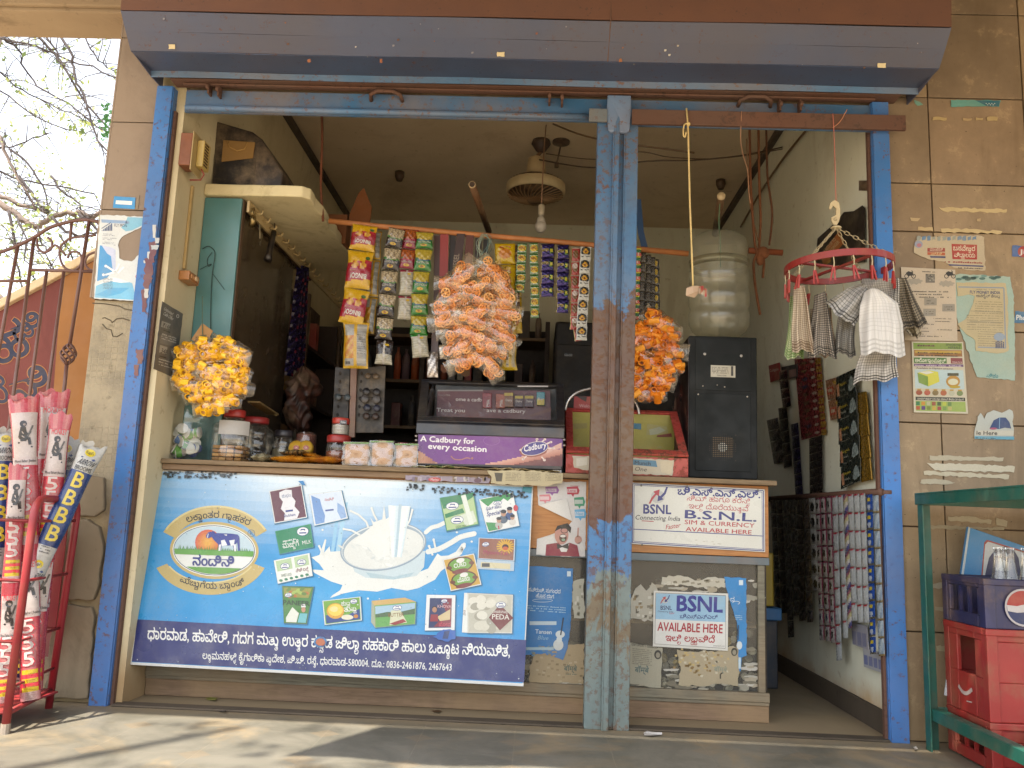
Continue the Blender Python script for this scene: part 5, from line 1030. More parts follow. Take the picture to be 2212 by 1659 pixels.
# back rack, fridge
bk=thing('shelf_rack',(-.3,2.7,0),'dark wooden shelf rack along the back wall','shelf');xa,xb=P(745,800,2.6).x,P(1185,800,2.6).x
b=MB('2a1f18');b.box(xa,xb,2.86,2.88,0,2.05);b.build('back_board',M_WOOD0,bk)
for x in (xa,xa+.52,xa+1.02,xb-.03):b=MB('3d2c20');b.box(x,x+.03,2.55,2.859,0,2.05);b.build('upright',M_WOOD0,bk)
SZ=[P(900,820,2.55).z,P(900,722,2.55).z,P(900,920,2.55).z,.75]
for z in SZ:
    for x0 in (xa+.03,xa+.55,xa+1.05):x1={xa+.03:xa+.52,xa+.55:xa+1.02}.get(x0,xb-.03);b=MB('6b5438');b.box(x0,x1,2.55,2.859,z-.022,z);b.build('shelf_board',M_WOOD0,bk,bevel=.002)
def back_items(z,us,k0):
    us=sorted(us)
    for q,(u,w,h,c,kd) in enumerate(us):
        x=P(u,800,2.6).x;b=MB(c);ww=w*.5*(2.6+3.15)/FPX
        if kd =='b':b.lathe([(ww,0),(ww*1.03,h*.6),(ww*.8,h*.78),(ww*.35,h*.88),(ww*.35,h)],(x,2.66,z),n=14);nm='bottle'
        else:b.box(x-ww,x+ww,2.6,2.7,z,z+h);nm='carton'
        tag(b.build(nm,M_DUSTY,None,kd =='b',bevel=0 if kd =='b' else .004),'dusty %s %s, %s from cabinet side, %s of back rack' % (cname(c),nm,ORD[q],['middle shelf','top shelf','low shelf'][k0]),nm,'%ss on the back rack' % nm)
back_items(SZ[0],[(770,18,.2,'4d5a6a','b'),(790,16,.22,'3a4a58','b'),(815,18,.2,'5a4a3a','b'),(855,15,.24,'a04a28','b'),(873,18,.23,'6d5a62','b'),(894,17,.24,'b05428','b'),(915,13,.2,'8d4a2c','b'),(957,15,.15,'8a3a24','b'),(976,17,.18,'6a7078','c'),(994,14,.17,'8a867a','c'),(1011,15,.16,'8d2c34','c'),(1032,20,.17,'23201f','c'),(1058,14,.14,'3a3428','b'),(1085,16,.16,'5d5a2c','c'),(1120,18,.14,'3d2c2a','c'),(1150,15,.18,'4a3a34','b')],0)
back_items(SZ[1],[(770,22,.16,'5a4030','c'),(800,20,.2,'6d6450','c'),(990,16,.18,'3d4a3c','b'),(1020,18,.2,'5c3a30','c'),(1130,22,.2,'4d443a','c'),(1160,14,.2,'6a5a50','b')],1)
back_items(SZ[2],[(860,20,.16,'5a2a26','c'),(892,14,.22,'4a4a4c','b'),(910,14,.2,'6a2a2a','b')],2)
fr=thing('fridge',P(1250,1000,2.3),'tall black fridge standing against the back wall','fridge');x0,x1=P(1197,800,2.2).x,P(1345,800,2.2).x;b=MB('1f1d1f');b.box(x0,x1,2.2,2.8,0.02,P(1250,695,2.2).z);b.build('fridge_body',M_PLASTIC,fr,bevel=.015);b=MB('2a282a');b.box(x0+.01,x1-.01,2.185,2.2,.06,P(1250,745,2.2).z);b.build('door',M_PLASTIC,fr,bevel=.006);c=P(1228,767,2.183);b=MB('8d8d8c');b.box(c.x-.025,c.x+.025,2.182,2.1845,c.z-.008,c.z+.008);b.build('badge',M_METAL,fr)
b=MB('2c241f');b.box(P(1362,800,2.4).x,P(1470,800,2.4).x,2.4,2.85,0,P(1400,745,2.4).z);tag(b.build('cupboard',M_WOOD0,None,bevel=.006),'low dark cupboard against the back wall behind the sweet case','cupboard')
# ceiling fan in a round cage, bulb
fc=P(1157,410,1.5);fan=thing('caged_fan',fc,'cream round caged fan hanging from the shop ceiling','fan');hook=P(1170,284,1.5)
b=MB('3a2a22');b.lathe([(.05,.0),(.055,-.02),(.03,-.06),(.008,-.075)],(hook.x,1.5,ZC-.001),n=20);b.build('ceiling_cup',M_DUSTY,fan,True)
b=MB('6d5038');b.tube([V(hook.x,1.5,ZC-.07),fc+V(.0,0,.2)],.011,8);b.build('rod',M_DUSTY,fan,True)
b=MB('b5a07a');b.lathe([(.02,.2),(.05,.185),(.055,.13),(.06,.07),(.05,.06)],fc,n=24);b.build('motor',M_DUSTY,fan,True)
b=MB('5d432e');b.lathe([(.05,.062),(.13,.055),(.155,.03)],fc,n=40,cap=False); 
for k in range(40):a=k*math.pi/20;b.bar(fc+V(.07*math.cos(a),.07*math.sin(a),.07),fc+V(.155*math.cos(a),.155*math.sin(a),.04),.004)
b.build('upper_guard',M_DUSTY,fan)
b=MB('bfae88');b.lathe([(.158,.035),(.168,.028),(.170,-.005),(.165,-.028),(.157,-.028),(.16,.0),(.155,.035)],fc,n=40,cap=False);b.build('ring',M_DUSTY,fan,True)
b=MB('8a6a48')
for k in range(30):
    a=k*math.pi/15;b.tube([fc+V(r*math.cos(a+r*5),r*math.sin(a+r*5),-.03-.04*(1-(r/.16)**2)) for r in (.05,.09,.125,.158)],.003,5,caps=False)
b.build('lower_guard',M_DUSTY,fan);b=MB('7a5a3c');b.lathe([(.0,-.072),(.045,-.07),(.055,-.06)],fc,n=20,cap=False);b.build('hub_cap',M_DUSTY,fan,True)
b=MB('4a3a2c');b.lathe([(.012,.02),(.16,.0),(.16,-.004),(.012,-.01)],fc,n=24,cap=False);b.build('blade_disc',M_DUSTY,fan,True)
b=MB('3a2a22');c=P(1212,308,1.5);b.lathe([(.05,0),(.05,-.012),(.02,-.02)],(c.x,1.5,ZC-.001),n=18);b.tube([V(c.x,1.5,ZC-.02),V(c.x-.02,1.48,ZC-.14)],.005,6);b.lathe([(.012,0),(.012,.03)],(c.x-.022,1.478,ZC-.17),n=10);tag(b.build('ceiling_rose',M_DUSTY),'dark ceiling rose with short drop cord beside the fan','ceiling rose')
bl=thing('light_bulb',P(1168,470,1.1),'white bulb on a cord hanging below the fan','light bulb');c=P(1168,489,1.1)
b=MB('d8d4cc');b.lathe([(.0,-.034),(.018,-.03),(.029,-.012),(.03,.004),(.026,.018)],c,n=20);b.build('globe',M_PLASTIC,bl,True);b=MB('c8c4bc');b.lathe([(.026,.018),(.018,.045),(.013,.05),(.013,.062)],c,n=20);b.build('neck',M_PLASTIC,bl,True);b=MB('cfc4ae');b.lathe([(.014,.06),(.017,.065),(.017,.11),(.008,.12)],c,n=16);b.build('holder',M_PLASTIC,bl,True);b=MB('8d6a50');b.tube([c+V(0,0,.12),c+V(.004,.1,.5),V(c.x+.01,1.3,ZC)],.003,6);b.build('cord',M_WIRE,bl,True)
# ceiling wires, pipes, ropes
def wire(name,pts,r,col,label,cat,m=M_WIRE,k=6):b=MB(col);b.tube(spl([tuple(p) for p in pts],k),r,7);return tag(b.build(name,m,None,True),label,cat)
wire('ceiling_wire',[P(1165,345,1.45),P(1280,362,1.3),P(1400,348,1.2),P(1500,346,1.2),P(1600,336,1.2),P(1690,318,1.2)],.004,'4a3828','upper sagging ceiling wire running from fan to side wall','wire')
wire('ceiling_wire',[P(1180,332,1.45),P(1285,344,1.3),P(1380,328,1.25),P(1450,340,1.2),P(1560,342,1.2),P(1690,322,1.2)],.003,'5a4430','thinner sagging wire drooping beneath the ceiling past the post','wire')
wire('ceiling_cable',[P(1195,268,1.2),P(1290,300,1.0),P(1500,330,.9)],.005,'6a543c','brown cable slanting across the ceiling behind the post','cable')
wire('wall_cable',[PX(1740,283,1.255),PX(1690,345,1.255),PX(1640,420,1.255),PX(1600,490,1.255)],.006,'6a553c','brown cable slanting down the grey side wall','cable')
pv=thing('plastic_pipe',P(1040,460,.8),'brown plastic pipe pointing out above the belts','pipe')
A,B_=P(1020,399,.45),P(1056,500,1.1);b=MB('6a4a30');b.tube([A,B_],.016,14);b.build('tube',M_DUSTY,pv,True);d=(A-B_).normalized();b=MB('b09a78');b.tube([A-d*.002,A+d*.004],.0168,14);b.build('rim',M_DUSTY,pv,True);b=MB('2a1c14');b.tube([A+d*.004,A+d*.0046],.0125,14);b.build('bore',M_MATTE,pv)
pv=thing('plastic_pipe',P(1550,460,.8),'dull pipe with cream end above the water bottle','pipe')
A,B_=P(1558,424,.5),P(1545,505,1.1);b=MB('6a5038');b.tube([A,B_],.017,14);b.build('tube',M_DUSTY,pv,True);d=(A-B_).normalized();b=MB('c0aa84');b.tube([A-d*.002,A+d*.004],.0182,14);b.build('rim',M_DUSTY,pv,True)
wire('rope',[P(694,225,.5),P(696,300,.5),P(693,400,.5),P(698,478,.5)],.006,'6a3c26','brown rope dropping from the lintel to the wooden rod','rope',M_ROPE)
for k,(pts,r_,lb) in enumerate(((((1619,260),(1622,400),(1630,520),(1635,545),(1628,570),(1632,620),(1642,680)),.006,'thick brown rope hanging nearest the bottle with frayed lower end'),(((1638,250),(1640,380),(1643,480),(1640,540),(1650,560),(1648,600)),.006,'brown rope hanging in the middle of the rope cluster'),(((1655,262),(1658,380),(1668,460),(1662,530)),.005,'straight brown rope at the wall side of the rope cluster'),(((1613,300),(1618,420),(1626,470),(1638,520)),.003,'thin pale cord looping beside the thick ropes'))):
    wire('rope',[P(u,v,.6+.02*k) for u,v in pts],r_,['6d4226','75482a','5f3a22','8d6a4c'][k],lb,'rope',M_ROPE)
b=MB('8a4a2c');b.tube([P(1617,541,.63),P(1690,546,.63)],.014,10);tag(b.build('wooden_peg',M_WOOD0,None,True),'short wooden rod knotted into the brown ropes','rod')
b=MB('7a4a2c');b.sph(P(1648,546,.605),(.03,.02,.03),10,8);b.sph(P(1642,560,.605),(.02,.018,.03),10,8);tag(b.build('rope_knot',M_ROPE,None,True),'big brown knot where the ropes meet the short rod','knot')
wc=thing('white_cord',P(1490,430,-.085),'white cord hanging from the rusty bar in front of the bottle','cord');b=MB('c8b078');b.tube([P(u,v,-.083) for u,v in ((1483,234),(1486,270),(1487,300),(1490,430),(1495,560),(1497,618))],.0035,7);b.tube(spl([tuple(P(u,v,-.088)) for u,v in ((1487,266),(1478,270),(1476,290),(1480,296),(1482,285))]),.003,6);b.sph(P(1487,268,-.085),.008,8,6);b.build('string',M_ROPE,wc,True)
b=MB('b59a80');c0=P(1501,631,-.083);b.mesh(*(lambda pts:(pts,[(0,1,2,3),(3,2,4,5),(1,6,7,2),(0,3,5,8)]))([c0+V(*q) for q in ((-.032,-.008,.012),(-.01,-.012,.02),(-.006,-.012,-.006),(-.034,-.004,-.016),(.018,-.01,.004),(.0,.004,-.02),(.012,-.008,.022),(.034,-.004,.01),(-.03,.006,.02))]));b.grid(lambda a,t:c0+V(.012+.03*a,-.012+.008*math.sin(a*9),.016-.03*t+.006*math.sin(t*7+a*5)),4,4,lambda a,t:rng.choice(['a87058','c8b8a0','5a8a9a','a83a3a']));b.build('paper_wad',M_PRINT,wc)
wire('pink_string',[P(1799,245,-.083),P(1802,300,-.083),P(1806,436,-.083)],.0016,'b0685a','thin pink string holding the clothes peg hanger','string',M_ROPE);wire('pink_string',[P(1830,236,-.082),P(1815,262,-.085),P(1799,276,-.083)],.0016,'b0785a','pink string tail tied round the rusty bar','string',M_ROPE)
wire('hanging_thread',[P(1602,240,-.083),P(1600,300,-.06),P(1604,330,0),P(1615,370,.05),P(1618,420,.1),P(1622,440,.1)],.0014,'9d7458','wavy thin thread dangling from the rusty bar near the ropes','thread',M_ROPE)
# torn wall fitting near the post on the inner wall
b=MB('4a3a2c');b.grid(lambda a,t:PX(1855+26*a,390+22*t,1.262)+V(-.012*math.sin(a*3.1)*math.sin(t*3.1),0,0),6,6);tag(b.build('wall_bracket',M_DUSTY,None,True),'brown metal stub on the grey side wall near the rail','bracket')
for u,v in ((860,432),(1557,448)):
    c=P(u,v,2.0);b=MB('4a3626');b.lathe([(.03,0),(.03,-.03),(.018,-.06)],(c.x,2.0,ZC-.001),n=14);tag(b.build('ceiling_hook_block',M_DUSTY,None,True),{860:'dark ceiling block over the peanut packet strip',1557:'dark ceiling block over the water bottle'}[u],'ceiling block')
b=MB('7a4a28');b.prism([P(u,v,.9) for u,v in ((755,462),(774,418),(786,405),(803,448),(798,486),(752,486))],(0,.01,0));tag(b.build('cardboard_piece',M_CARD),'pointed brown cardboard piece above the wooden rod','cardboard')
b=MB('7a4c2c');b.box(P(708,470,.9).x,P(750,470,.9).x,.9,1.0,P(720,525,.9).z,P(720,462,.9).z);tag(b.build('carton',M_CARD,None,bevel=.004),'brown carton on the loft edge behind the rod end','carton')
# ================================================================ goods on the counter
TOP=.8865
rng=random.Random(41)
def jar(name,u,Y,r,h,col,label,lid=None,group=None,fill=None,lid_h=.022,neck=.72,base=None,cat='jar',sq=False):
    z0=base if base is not None else TOP;x=P(u,980,Y).x;t=thing(name,(x,Y,z0),label,cat,group)
    b=MB('d0d0cc');b.lathe([(r*.9,.001),(r,.012),(r,h*.3),(r*.97,h*.32),(r,h*.34),(r,h*.62),(r*.97,h*.64),(r,h*.66),(r*.99,h*.8),(r*neck*1.08,h*.93),(r*neck,h)],(x,Y,z0),n=28,cap=False);b.build('jar_body',M_JAR,t,True)
    if fill:b=MB(fill[0]);b.lathe([(r*.86,.003),(r*.93,.02),(r*.93,h*fill[1]),(r*.5,h*fill[1]+.008),(0,h*fill[1]+.008)],(x,Y,z0),n=20);b.build('contents',M_FOOD,t)
    if lid:
        b=MB(lid);b.lathe([(r*neck*1.1,h-.004),(r*neck*1.13,h),(r*neck*1.13,h+lid_h*.85),(r*neck*1.05,h+lid_h),(0,h+lid_h)],(x,Y,z0),n=28);b.build('lid',M_PLASTIC,t,True)
    return t,x
# clear jar with little cups
jr,jx=jar('clear_jar',407,.27,.086,.235,0,'large clear jar of small round cups at the counter end',None)
for k in range(24):
    a,rr=rng.uniform(0,6.28),.06*math.sqrt(rng.random());zc=TOP+.012+.105*(k/23);c=V(jx+rr*math.cos(a),.27-abs(rr*math.sin(a))*.9,zc);ax=Vector((rng.uniform(-1,1),rng.uniform(-1,.1),rng.uniform(-.3,1))).normalized()
    b=MB();body=rng.choice(['23448a','4a9a24','2f6aa8','5a9a2c']);s_=1.3
    b.lathe([(.013*s_,0),(.0155*s_,.016*s_)],c,ax,14,cols=[body]);t=b.build('milk_cup',M_PLASTIC,None,False)
    tag(t,'tiny white lidded cup of coffee creamer inside the clear jar','cup','small cups in the clear jar');b=MB('cfcfc8');b.lathe([(.0175*s_,.016*s_),(.0175*s_,.0185*s_)],c,ax,16);b.build('lid',M_PLASTIC,t)
# biscuit jars
j1,x1=jar('biscuit_jar',500,.25,.083,.185,0,'big clear jar with stacked square biscuits and white paper label','a8302c',fill=None,neck=.45,lid_h=.026)
for k in range(3):
    for i in range(4):
        for zz in range(4):b=MB(['a87838','b88a48','9a6a30'][(i+zz+k) % 3]);b.box(x1-.06+i*.03,x1-.033+i*.03,.25-.05+k*.034-(.008 if i in (1,2) else 0),.25-.022+k*.034,TOP+.004+zz*.016,TOP+.017+zz*.016);o=b.build('biscuit',M_FOOD,None,bevel=.003);tag(o,'square tan biscuit stacked in the labelled jar','biscuit','biscuits in the labelled jar')
b=MB('b3b0ac');b.grid(lambda a,t:V(x1+.0845*math.sin((a-.25)*1.5),.25-.0845*math.cos((a-.25)*1.5),TOP+.106+.055*t),10,2);b.build('label',M_PRINT,j1,True)
jar('plastic_jar',545,.42,.085,.18,0,'clear red lidded jar standing behind the biscuit jar','9a2a2c',fill=('5d4a34',.2),neck=.6)
jar('plastic_jar',610,.42,.045,.13,0,'small dim round jar with dark lid and wrapped sweets','23222a',fill=('6d6448',.55),neck=.75)
jar('plastic_jar',659,.45,.046,.15,0,'brown jar packed with candy sticks behind the orange pouches',None,fill=('6a3c30',.93),neck=.85)
for k in range(2):
    c=P(640+k*21,968,.36);b=MB();b.lathe([(.0,-.016),(.026,-.016),(.031,-.01),(.031,.008),(.026,.014),(.0,.014)],c,(0,-1,.25),18,'b08a2a',cap=False);o=b.build('cream_biscuit',M_FOOD,None,True);tag(o,['yellow round packet with red spot beside the dim sweet jar','yellow round packet with red spot nearer the lidded jars'][k],'biscuit packet','yellow round packets on the counter');pr=PR(lambda u,v:P(u,v,.342));pr.ell(640+k*21,967,6,5,'9a3430',2);pr.text('OK',640+k*21,969,4,'d8c8a0',6,0,3,0,al='c');pr.build('print',M_PACK,o)
jar('plastic_jar',730,.33,.05,.105,0,'squat jar of orange sweets with wide red lid, carrying a smaller jar','9a2a26',fill=('8d4a24',.6),neck=.85,lid_h=.026)
j_,x_=jar('plastic_jar',732,.33,.036,.05,0,'small red lidded jar with white label stacked on the squat jar','a8382c',fill=('a8a49c',.8),neck=.88,lid_h=.02,base=TOP+.132)
pr=PR(lambda u,v:P(u,v,.292));pr.rect(734,908,749,916,'2a2a30',1);pr.text('Polo',736,914,5,'c8c8c8',10,2,2);pr.build('print',M_PACK,j_)
jar('plastic_jar',868,.42,.05,.10,0,'dark cone shaped jar with pink lid next to chocolate case','8d2c44',fill=('2c2220',.8),neck=.5,lid_h=.018)
b=MB('24487c');x=P(796,960,.4).x;b.lathe([(.016,0),(.018,.04),(.01,.06),(.009,.085)],(x,.4,TOP),n=14);tag(b.build('small_bottle',M_PLASTIC,None,True),'little blue bottle behind the bread loaves','bottle')
for k,(u,c) in enumerate(((757,'2f5a34'),(776,'23343a'),(815,'6a2a2c'))):b=MB(c);x=P(u,960,.45).x;b.box(x-.03,x+.03,.43,.49,TOP,TOP+.055);tag(b.build('carton',M_DUSTY,None,bevel=.003),['dark green carton behind the bread, beside the red lids','slate carton behind the middle of the bread loaves','maroon carton behind the bread, near the pink lid'][k],'carton','cartons behind the bread')
mz=[(.0,'a8442c'),(.007,'8d8470'),(.014,'9a3438'),(.021,'5a5a50'),(.028,'b09a50'),(.035,'a83a44')]
for k,(dz,c) in enumerate(mz):b=MB(c);xa,xb=P(756,930,.44).x,P(838,930,.44).x;b.box(xa+rng.uniform(-.006,.006),xb+rng.uniform(-.012,.006),.40+rng.uniform(-.01,.01),.49,TOP+.057+dz,TOP+.057+dz+.006);tag(b.build('magazine',M_PRINT,None,bevel=.001),['bottom magazine of the pile, orange red edge','grey edged second magazine from the pile bottom','maroon edged third magazine in the pile','dull grey fourth magazine in the pile','straw yellow second magazine from the pile top','topmost red magazine of the pile'][k],'magazine','magazines piled behind the bread')
# pouches and loaves
def pillow(b,f,nu=14,nv=10,th=.02,colfn=None,wr=.003,seed=0,back=True):
    """f(a,b)->(point, normal)"""
    def fn(sgn):
        def g(a,t):
            p,n=f(a,t);e=(math.sin(math.pi*min(1,max(0,a)))**.55)*(math.sin(math.pi*min(1,max(0,t)))**.45)
            return p+n*(sgn*th*e+wr*e*math.sin(a*17+seed)*math.sin(t*23+seed*2))
        return g
    b.grid(fn(1),nu,nv,colfn)
    if back:b.grid(fn(-1),nu,nv,colfn,flip=True)
def pouch(name,x0,x1,y0,y1,z,h,cf,label,cat,m=M_PACK,group=None,seed=1,tilt=0):
    b=MB();pillow(b,lambda a,t:(V(x0+(x1-x0)*a,y0+(y1-y0)*t,z+h/2+tilt*a+.002*math.sin(a*20+seed)*math.cos(t*9)),V(0,0,1)),26,10,h/2,cf,.004,seed)
    return tag(b.build(name,m,None,True),label,cat,group)
px=lambda u,Y:P(u,1000,Y).x
pouch('foil_pouch',px(541,.15),px(584,.15),.13,.24,TOP+.001,.034,lambda a,t:mixc('8d8468','c8c0a0',.5+.5*math.sin(a*13+t*5)),'crumpled cream foil pouch lying beside the biscuit jar','pouch',M_FOIL)
pouch('orange_pouch',px(583,.15),px(672,.15),.13,.25,TOP+.001,.03,lambda a,t:mixc('b8711c','d08a24',.5+.5*math.sin(a*9)) if t <.9 else '8a4a24','flat orange snack pouch lying next to the cream foil pouch','pouch',M_PACK,'orange pouches lying on the counter',3)
pouch('orange_pouch',px(654,.15),px(746,.15),.128,.25,TOP+.004,.03,lambda a,t:mixc('c07a1e','9d5a20',.5+.5*math.sin(a*14+2)),'flat orange snack pouch overlapping its neighbour, beside the bread','pouch',M_PACK,'orange pouches lying on the counter',5)
pouch('brown_pouch',px(604,.22),px(660,.22),.2,.3,TOP+.032,.022,lambda a,t:'3a3028' if (a*6 % 1) <.3 else '8a7048','brown and black printed pouch lying on top of the orange one','pouch',M_PACK,None,7,.008);pouch('orange_pouch',px(655,.25),px(690,.25),.22,.3,TOP+.034,.02,lambda a,t:'b8741c','short orange pouch end lying on the pile under the yellow packets','pouch',M_PACK,'orange pouches lying on the counter',9,-.01)
for k,(u0,u1,v0,v1) in enumerate(((738,796,960,1010),(796.5,848,957,1012),(849,901,966,1017))):
    Y=.135;xa,xb=P(u0,v1,Y).x,P(u1,v1,Y).x;h=P(u0,v0,Y).z-P(u0,v1,Y).z;t=thing('bread_loaf',((xa+xb)/2,Y,TOP),['film wrapped bread loaf beside the orange pouches','film wrapped bread loaf in the middle of the three','film wrapped bread loaf touching the chocolate case'][k],'bread','wrapped bread loaves on the counter')
    b=MB();b.box(xa+.004,xb-.004,Y+.006,Y+.2,TOP+.003,TOP+h-.004,'a3754a');b.build('bread',M_FOOD,t,bevel=.014,seg=3)
    b=MB();sd=k*3+1
    def wrap(a,c,o=0):return V(xa-.001+(xb-xa+.002)*a+.002*math.sin(c*14+sd),Y-.002+.0035*math.sin(a*7+sd)*math.sin(c*9+sd*2)*math.sin(math.pi*a)-.005*math.sin(a*3.14),TOP+.001+h*c)
    b.grid(wrap,16,14);b.grid(lambda a,c:V(xa+(xb-xa)*a,Y+.2*c,TOP+h+.002+.004*math.sin(a*9+c*13+sd)),12,12);b.grid(lambda a,c:V(xb+.001,Y+.2*a,TOP+h*c),4,4);b.build('wrapper',M_FILMB if 'M_FILMB' in globals() else M_FILM,t,True)
    b=MB('5a7a3a');b.bar(V(xa+.002,Y-.006,TOP+h*.95),V(xb-.002,Y-.006,TOP+h*.98),.003,.006);b.build('label_strip',M_PACK,t)
# sunglasses stand
st=thing('sunglasses_stand',P(770,910,.62),'grey sunglasses display panel with a few dark pairs behind the jars','display stand');Y=.62
b=MB('38342f');b.prism([P(u,v,Y) for u,v in ((773,795),(833,790),(828,935),(764,935))],(0,.012,0));b.build('panel',M_DUSTY,st,bevel=.002);b=MB('1c1917');b.prism([P(u,v,Y) for u,v in ((724,792),(756,797),(751,935),(716,935))],(0,.012,0));b.build('panel',M_DUSTY,st,bevel=.002);b=MB('7a5c4e');b.prism([P(u,v,Y-.02) for u,v in ((758,760),(772,760),(766,945),(753,945))],(0,.02,0));b.build('pole',M_DUSTY,st,bevel=.002)
for u0,us in ((781,0),(735,0)):
    for k in range(6):b=MB('17120f');c=P(u0-k*1.2,806+k*18,Y-.003);b.sph(c,(.005,.002,.008),8,6);b.build('slot',M_MATTE,st)
for k,(u,v,w) in enumerate(((802,846,1),(800,862,1.15),(803,881,.95),(801,899,.9),(803,812,.8),(740,858,.9))):
    t=thing('sunglasses',P(u,v,Y-.02),['dark round sunglasses third down on the display panel','large shiny sunglasses halfway down the display panel','bluish sunglasses second lowest on the display panel','brownish sunglasses lowest on the display panel','thin framed sunglasses topmost on the display panel','dim spectacles on the darker side panel'][k],'sunglasses','sunglasses on the display');c=['17161a','4a4644','23283a','3a2a24','6a5a48','3a4448'][k]
    for sx in (-1,1):
        b=MB(c);cc=P(u+sx*11*w,v+.5*sx,Y-.022);b.lathe([(.0,-.003),(.0155*w,-.002),(.017*w,.0),(.015*w,.002),(0,.003)],cc,(0,-1,.1),16,cap=False);b.build('lens',M_PLASTIC,t,True)
    b=MB('15130f');b.tube([P(u-6*w,v-3,Y-.022),P(u,v-4,Y-.024),P(u+6*w,v-3,Y-.022)],.0018,6);b.build('bridge',M_PLASTIC,t);b=MB('15130f');b.tube([P(u-22*w,v-3,Y-.02),P(u-22*w,v-3,Y)],.0015,5);b.build('temple',M_PLASTIC,t);b=MB('15130f');b.tube([P(u+22*w,v-2,Y-.02),P(u+22*w,v-2,Y)],.0015,5);b.build('temple',M_PLASTIC,t)
# chocolate display case
cc=thing('chocolate_case',P(1060,1008,.3),'purple fronted chocolate display case with slanted glass lid','display case');Y0=.15
f0,f1,f2,f3=P(903,937,Y0),P(1216,944.5,Y0),P(1215.5,1008,Y0),P(902.5,1001.5,Y0);zb=TOP+.012;yb=.52
l0,l1=P(900,913,Y0-.006),P(1220,921,Y0-.006);b0,b1=P(926,824,yb),P(1203,828,yb)
b=MB('22252d');zt=f0.z;b.box(f0.x,f1.x,Y0,Y0+.012,zb,zt);b.box(f0.x,f0.x+.012,Y0+.0125,yb,zb,zt);b.box(f1.x-.012,f1.x,Y0+.0125,yb,zb,zt);b.box(f0.x+.0125,f1.x-.0125,yb-.012,yb,zb,b0.z-.002);b.box(f0.x+.0125,f1.x-.0125,Y0+.0125,yb-.0125,zb,zb+.01);b.build('case_body',M_PLASTIC,cc,bevel=.003)
def side(x,d):b=MB('20232a');b.prism([V(x,Y0+.013,zt+.0005),V(x,yb,zt+.0005),V(x,yb,b0.z-.003),V(x,Y0+.013,l0.z-.01)],(d,0,0));b.build('side_panel',M_PLASTIC,cc)
side(f0.x,.01);side(f1.x-.01,.01)
b=MB('2b303a');b.hexa([V(l0.x,Y0-.008,zt+.001),V(l1.x,Y0-.008,zt+.001),V(l1.x,Y0+.012,zt+.001),V(l0.x,Y0+.012,zt+.001),V(l0.x,Y0-.008,l0.z),V(l1.x,Y0-.008,l0.z),V(l1.x,Y0+.012,l0.z+.004),V(l0.x,Y0+.012,l0.z+.004)]);b.build('front_ledge',M_PLASTIC,cc,bevel=.003)
L0,L1=V(l0.x,Y0+.012,l0.z+.002),V(l1.x,Y0+.012,l0.z+.002);R0,R1=V(b0.x-.03,yb,b0.z),V(b1.x+.03,yb,b0.z)
def lidp(a,t,o=0.0):p=L0.lerp(L1,a).lerp(R0.lerp(R1,a),t);n=(L1-L0).cross(R0-L0).normalized();return p+n*o
b=MB('1d1f26')
for a0,a1,t0,t1 in ((0,1,0,.1),(0,1,.93,1),(0,.055,.1005,.9295),(.945,1,.1005,.9295)):
    q=[lidp(a,t,o) for o in (0,.012) for a,t in ((a0,t0),(a1,t0),(a1,t1),(a0,t1))];b.hexa(q)
b.build('lid_frame',M_PLASTIC,cc,bevel=.002);b=MB('d0d0d0');b.f([lidp(a,t,.004) for a,t in ((.056,.101),(.944,.101),(.944,.929),(.056,.929))]);b.build('lid_glass',M_GLASS,cc)
# inside back board with lettering and chocolate bars
ib=lambda u,v:P(u,v,.46);b=MB('5d2434');b.prism([ib(*q) for q in ((945,842),(1188,844),(1192,960),(940,955))],(0,.006,0));b.build('back_board',M_VINYL,cc)
pr=PR(ib);pr.text('Treat you',943,889,8,'d8ccc8',62,1.5,2,.02);pr.text('ave a cadbury',1051,890,8,'d8ccc8',84,1.5,2,.02);pr.text('ome a cadb',984,866,8,'d8ccc8',57,1.5,2,.02);pr.text('Dairy Milk',947,855,4,'9a8e8c',26,1.5,2);pr.rect(945,842,1043,845,'8a8482',1);pr.rect(1118,833,1184,836,'a09a94',1);pr.poly([(1140,898),(1190,880),(1191,888),(1150,900)],'6d3a30',1);pr.build('lettering',M_VINYL,cc)
bars=[(1052,848,20,34,'7a1c2a','Milk',90),(1081,850,20,32,'8a3a20','Milk',80),(1099,846,20,34,'6a3c1e','Dairy',0),(1121,852,18,28,'3a1c2e','Dairy',0),(1143,852,20,28,'3d1e30','Dairy',0),(1168,846,18,30,'2f7a8a','Bar',0)]
for k,(u,v,w,h,c,tx,r_) in enumerate(bars):
    t=MB(c);t.prism([P(u-w/2+2*q,y,.44) for q,y in ((0,v),(0,v)) ][:0] or [P(x,y,.445) for x,y in ((u-w/2,v),(u+w/2,v+1),(u+w/2,v+h),(u-w/2,v+h-1))],(0,.01,0));o=t.build('chocolate_bar',M_PACK,None,bevel=.002);tag(o,['crimson chocolate bar standing inside the case under the glass','rust red chocolate bar beside the crimson one','brown and gold chocolate bar mid case','dark plum chocolate bar left of its twin','dark plum chocolate bar beside the teal packet','teal and yellow chocolate packet in the case corner'][k],'chocolate bar','chocolate bars in the case')
    pr=PR(lambda a,b_:P(a,b_,.4435)); 
    if r_:pr.text(tx,u+4,v+h-3,6,'c8bcb8',16,-85,2,.02)
    else:pr.text(tx,u-7,v+h*.6,5,'c8bcb8',14,2,2,.02)
    if k in (2,3,4):pr.rect(u-w*.48,v+3,u+w*.48,v+9,'a8901c',1)
    if k ==5:pr.rect(u-8,v+16,u+8,v+29,'b8a02c',1)
    pr.build('print',M_PACK,o)
zi=zb+.02
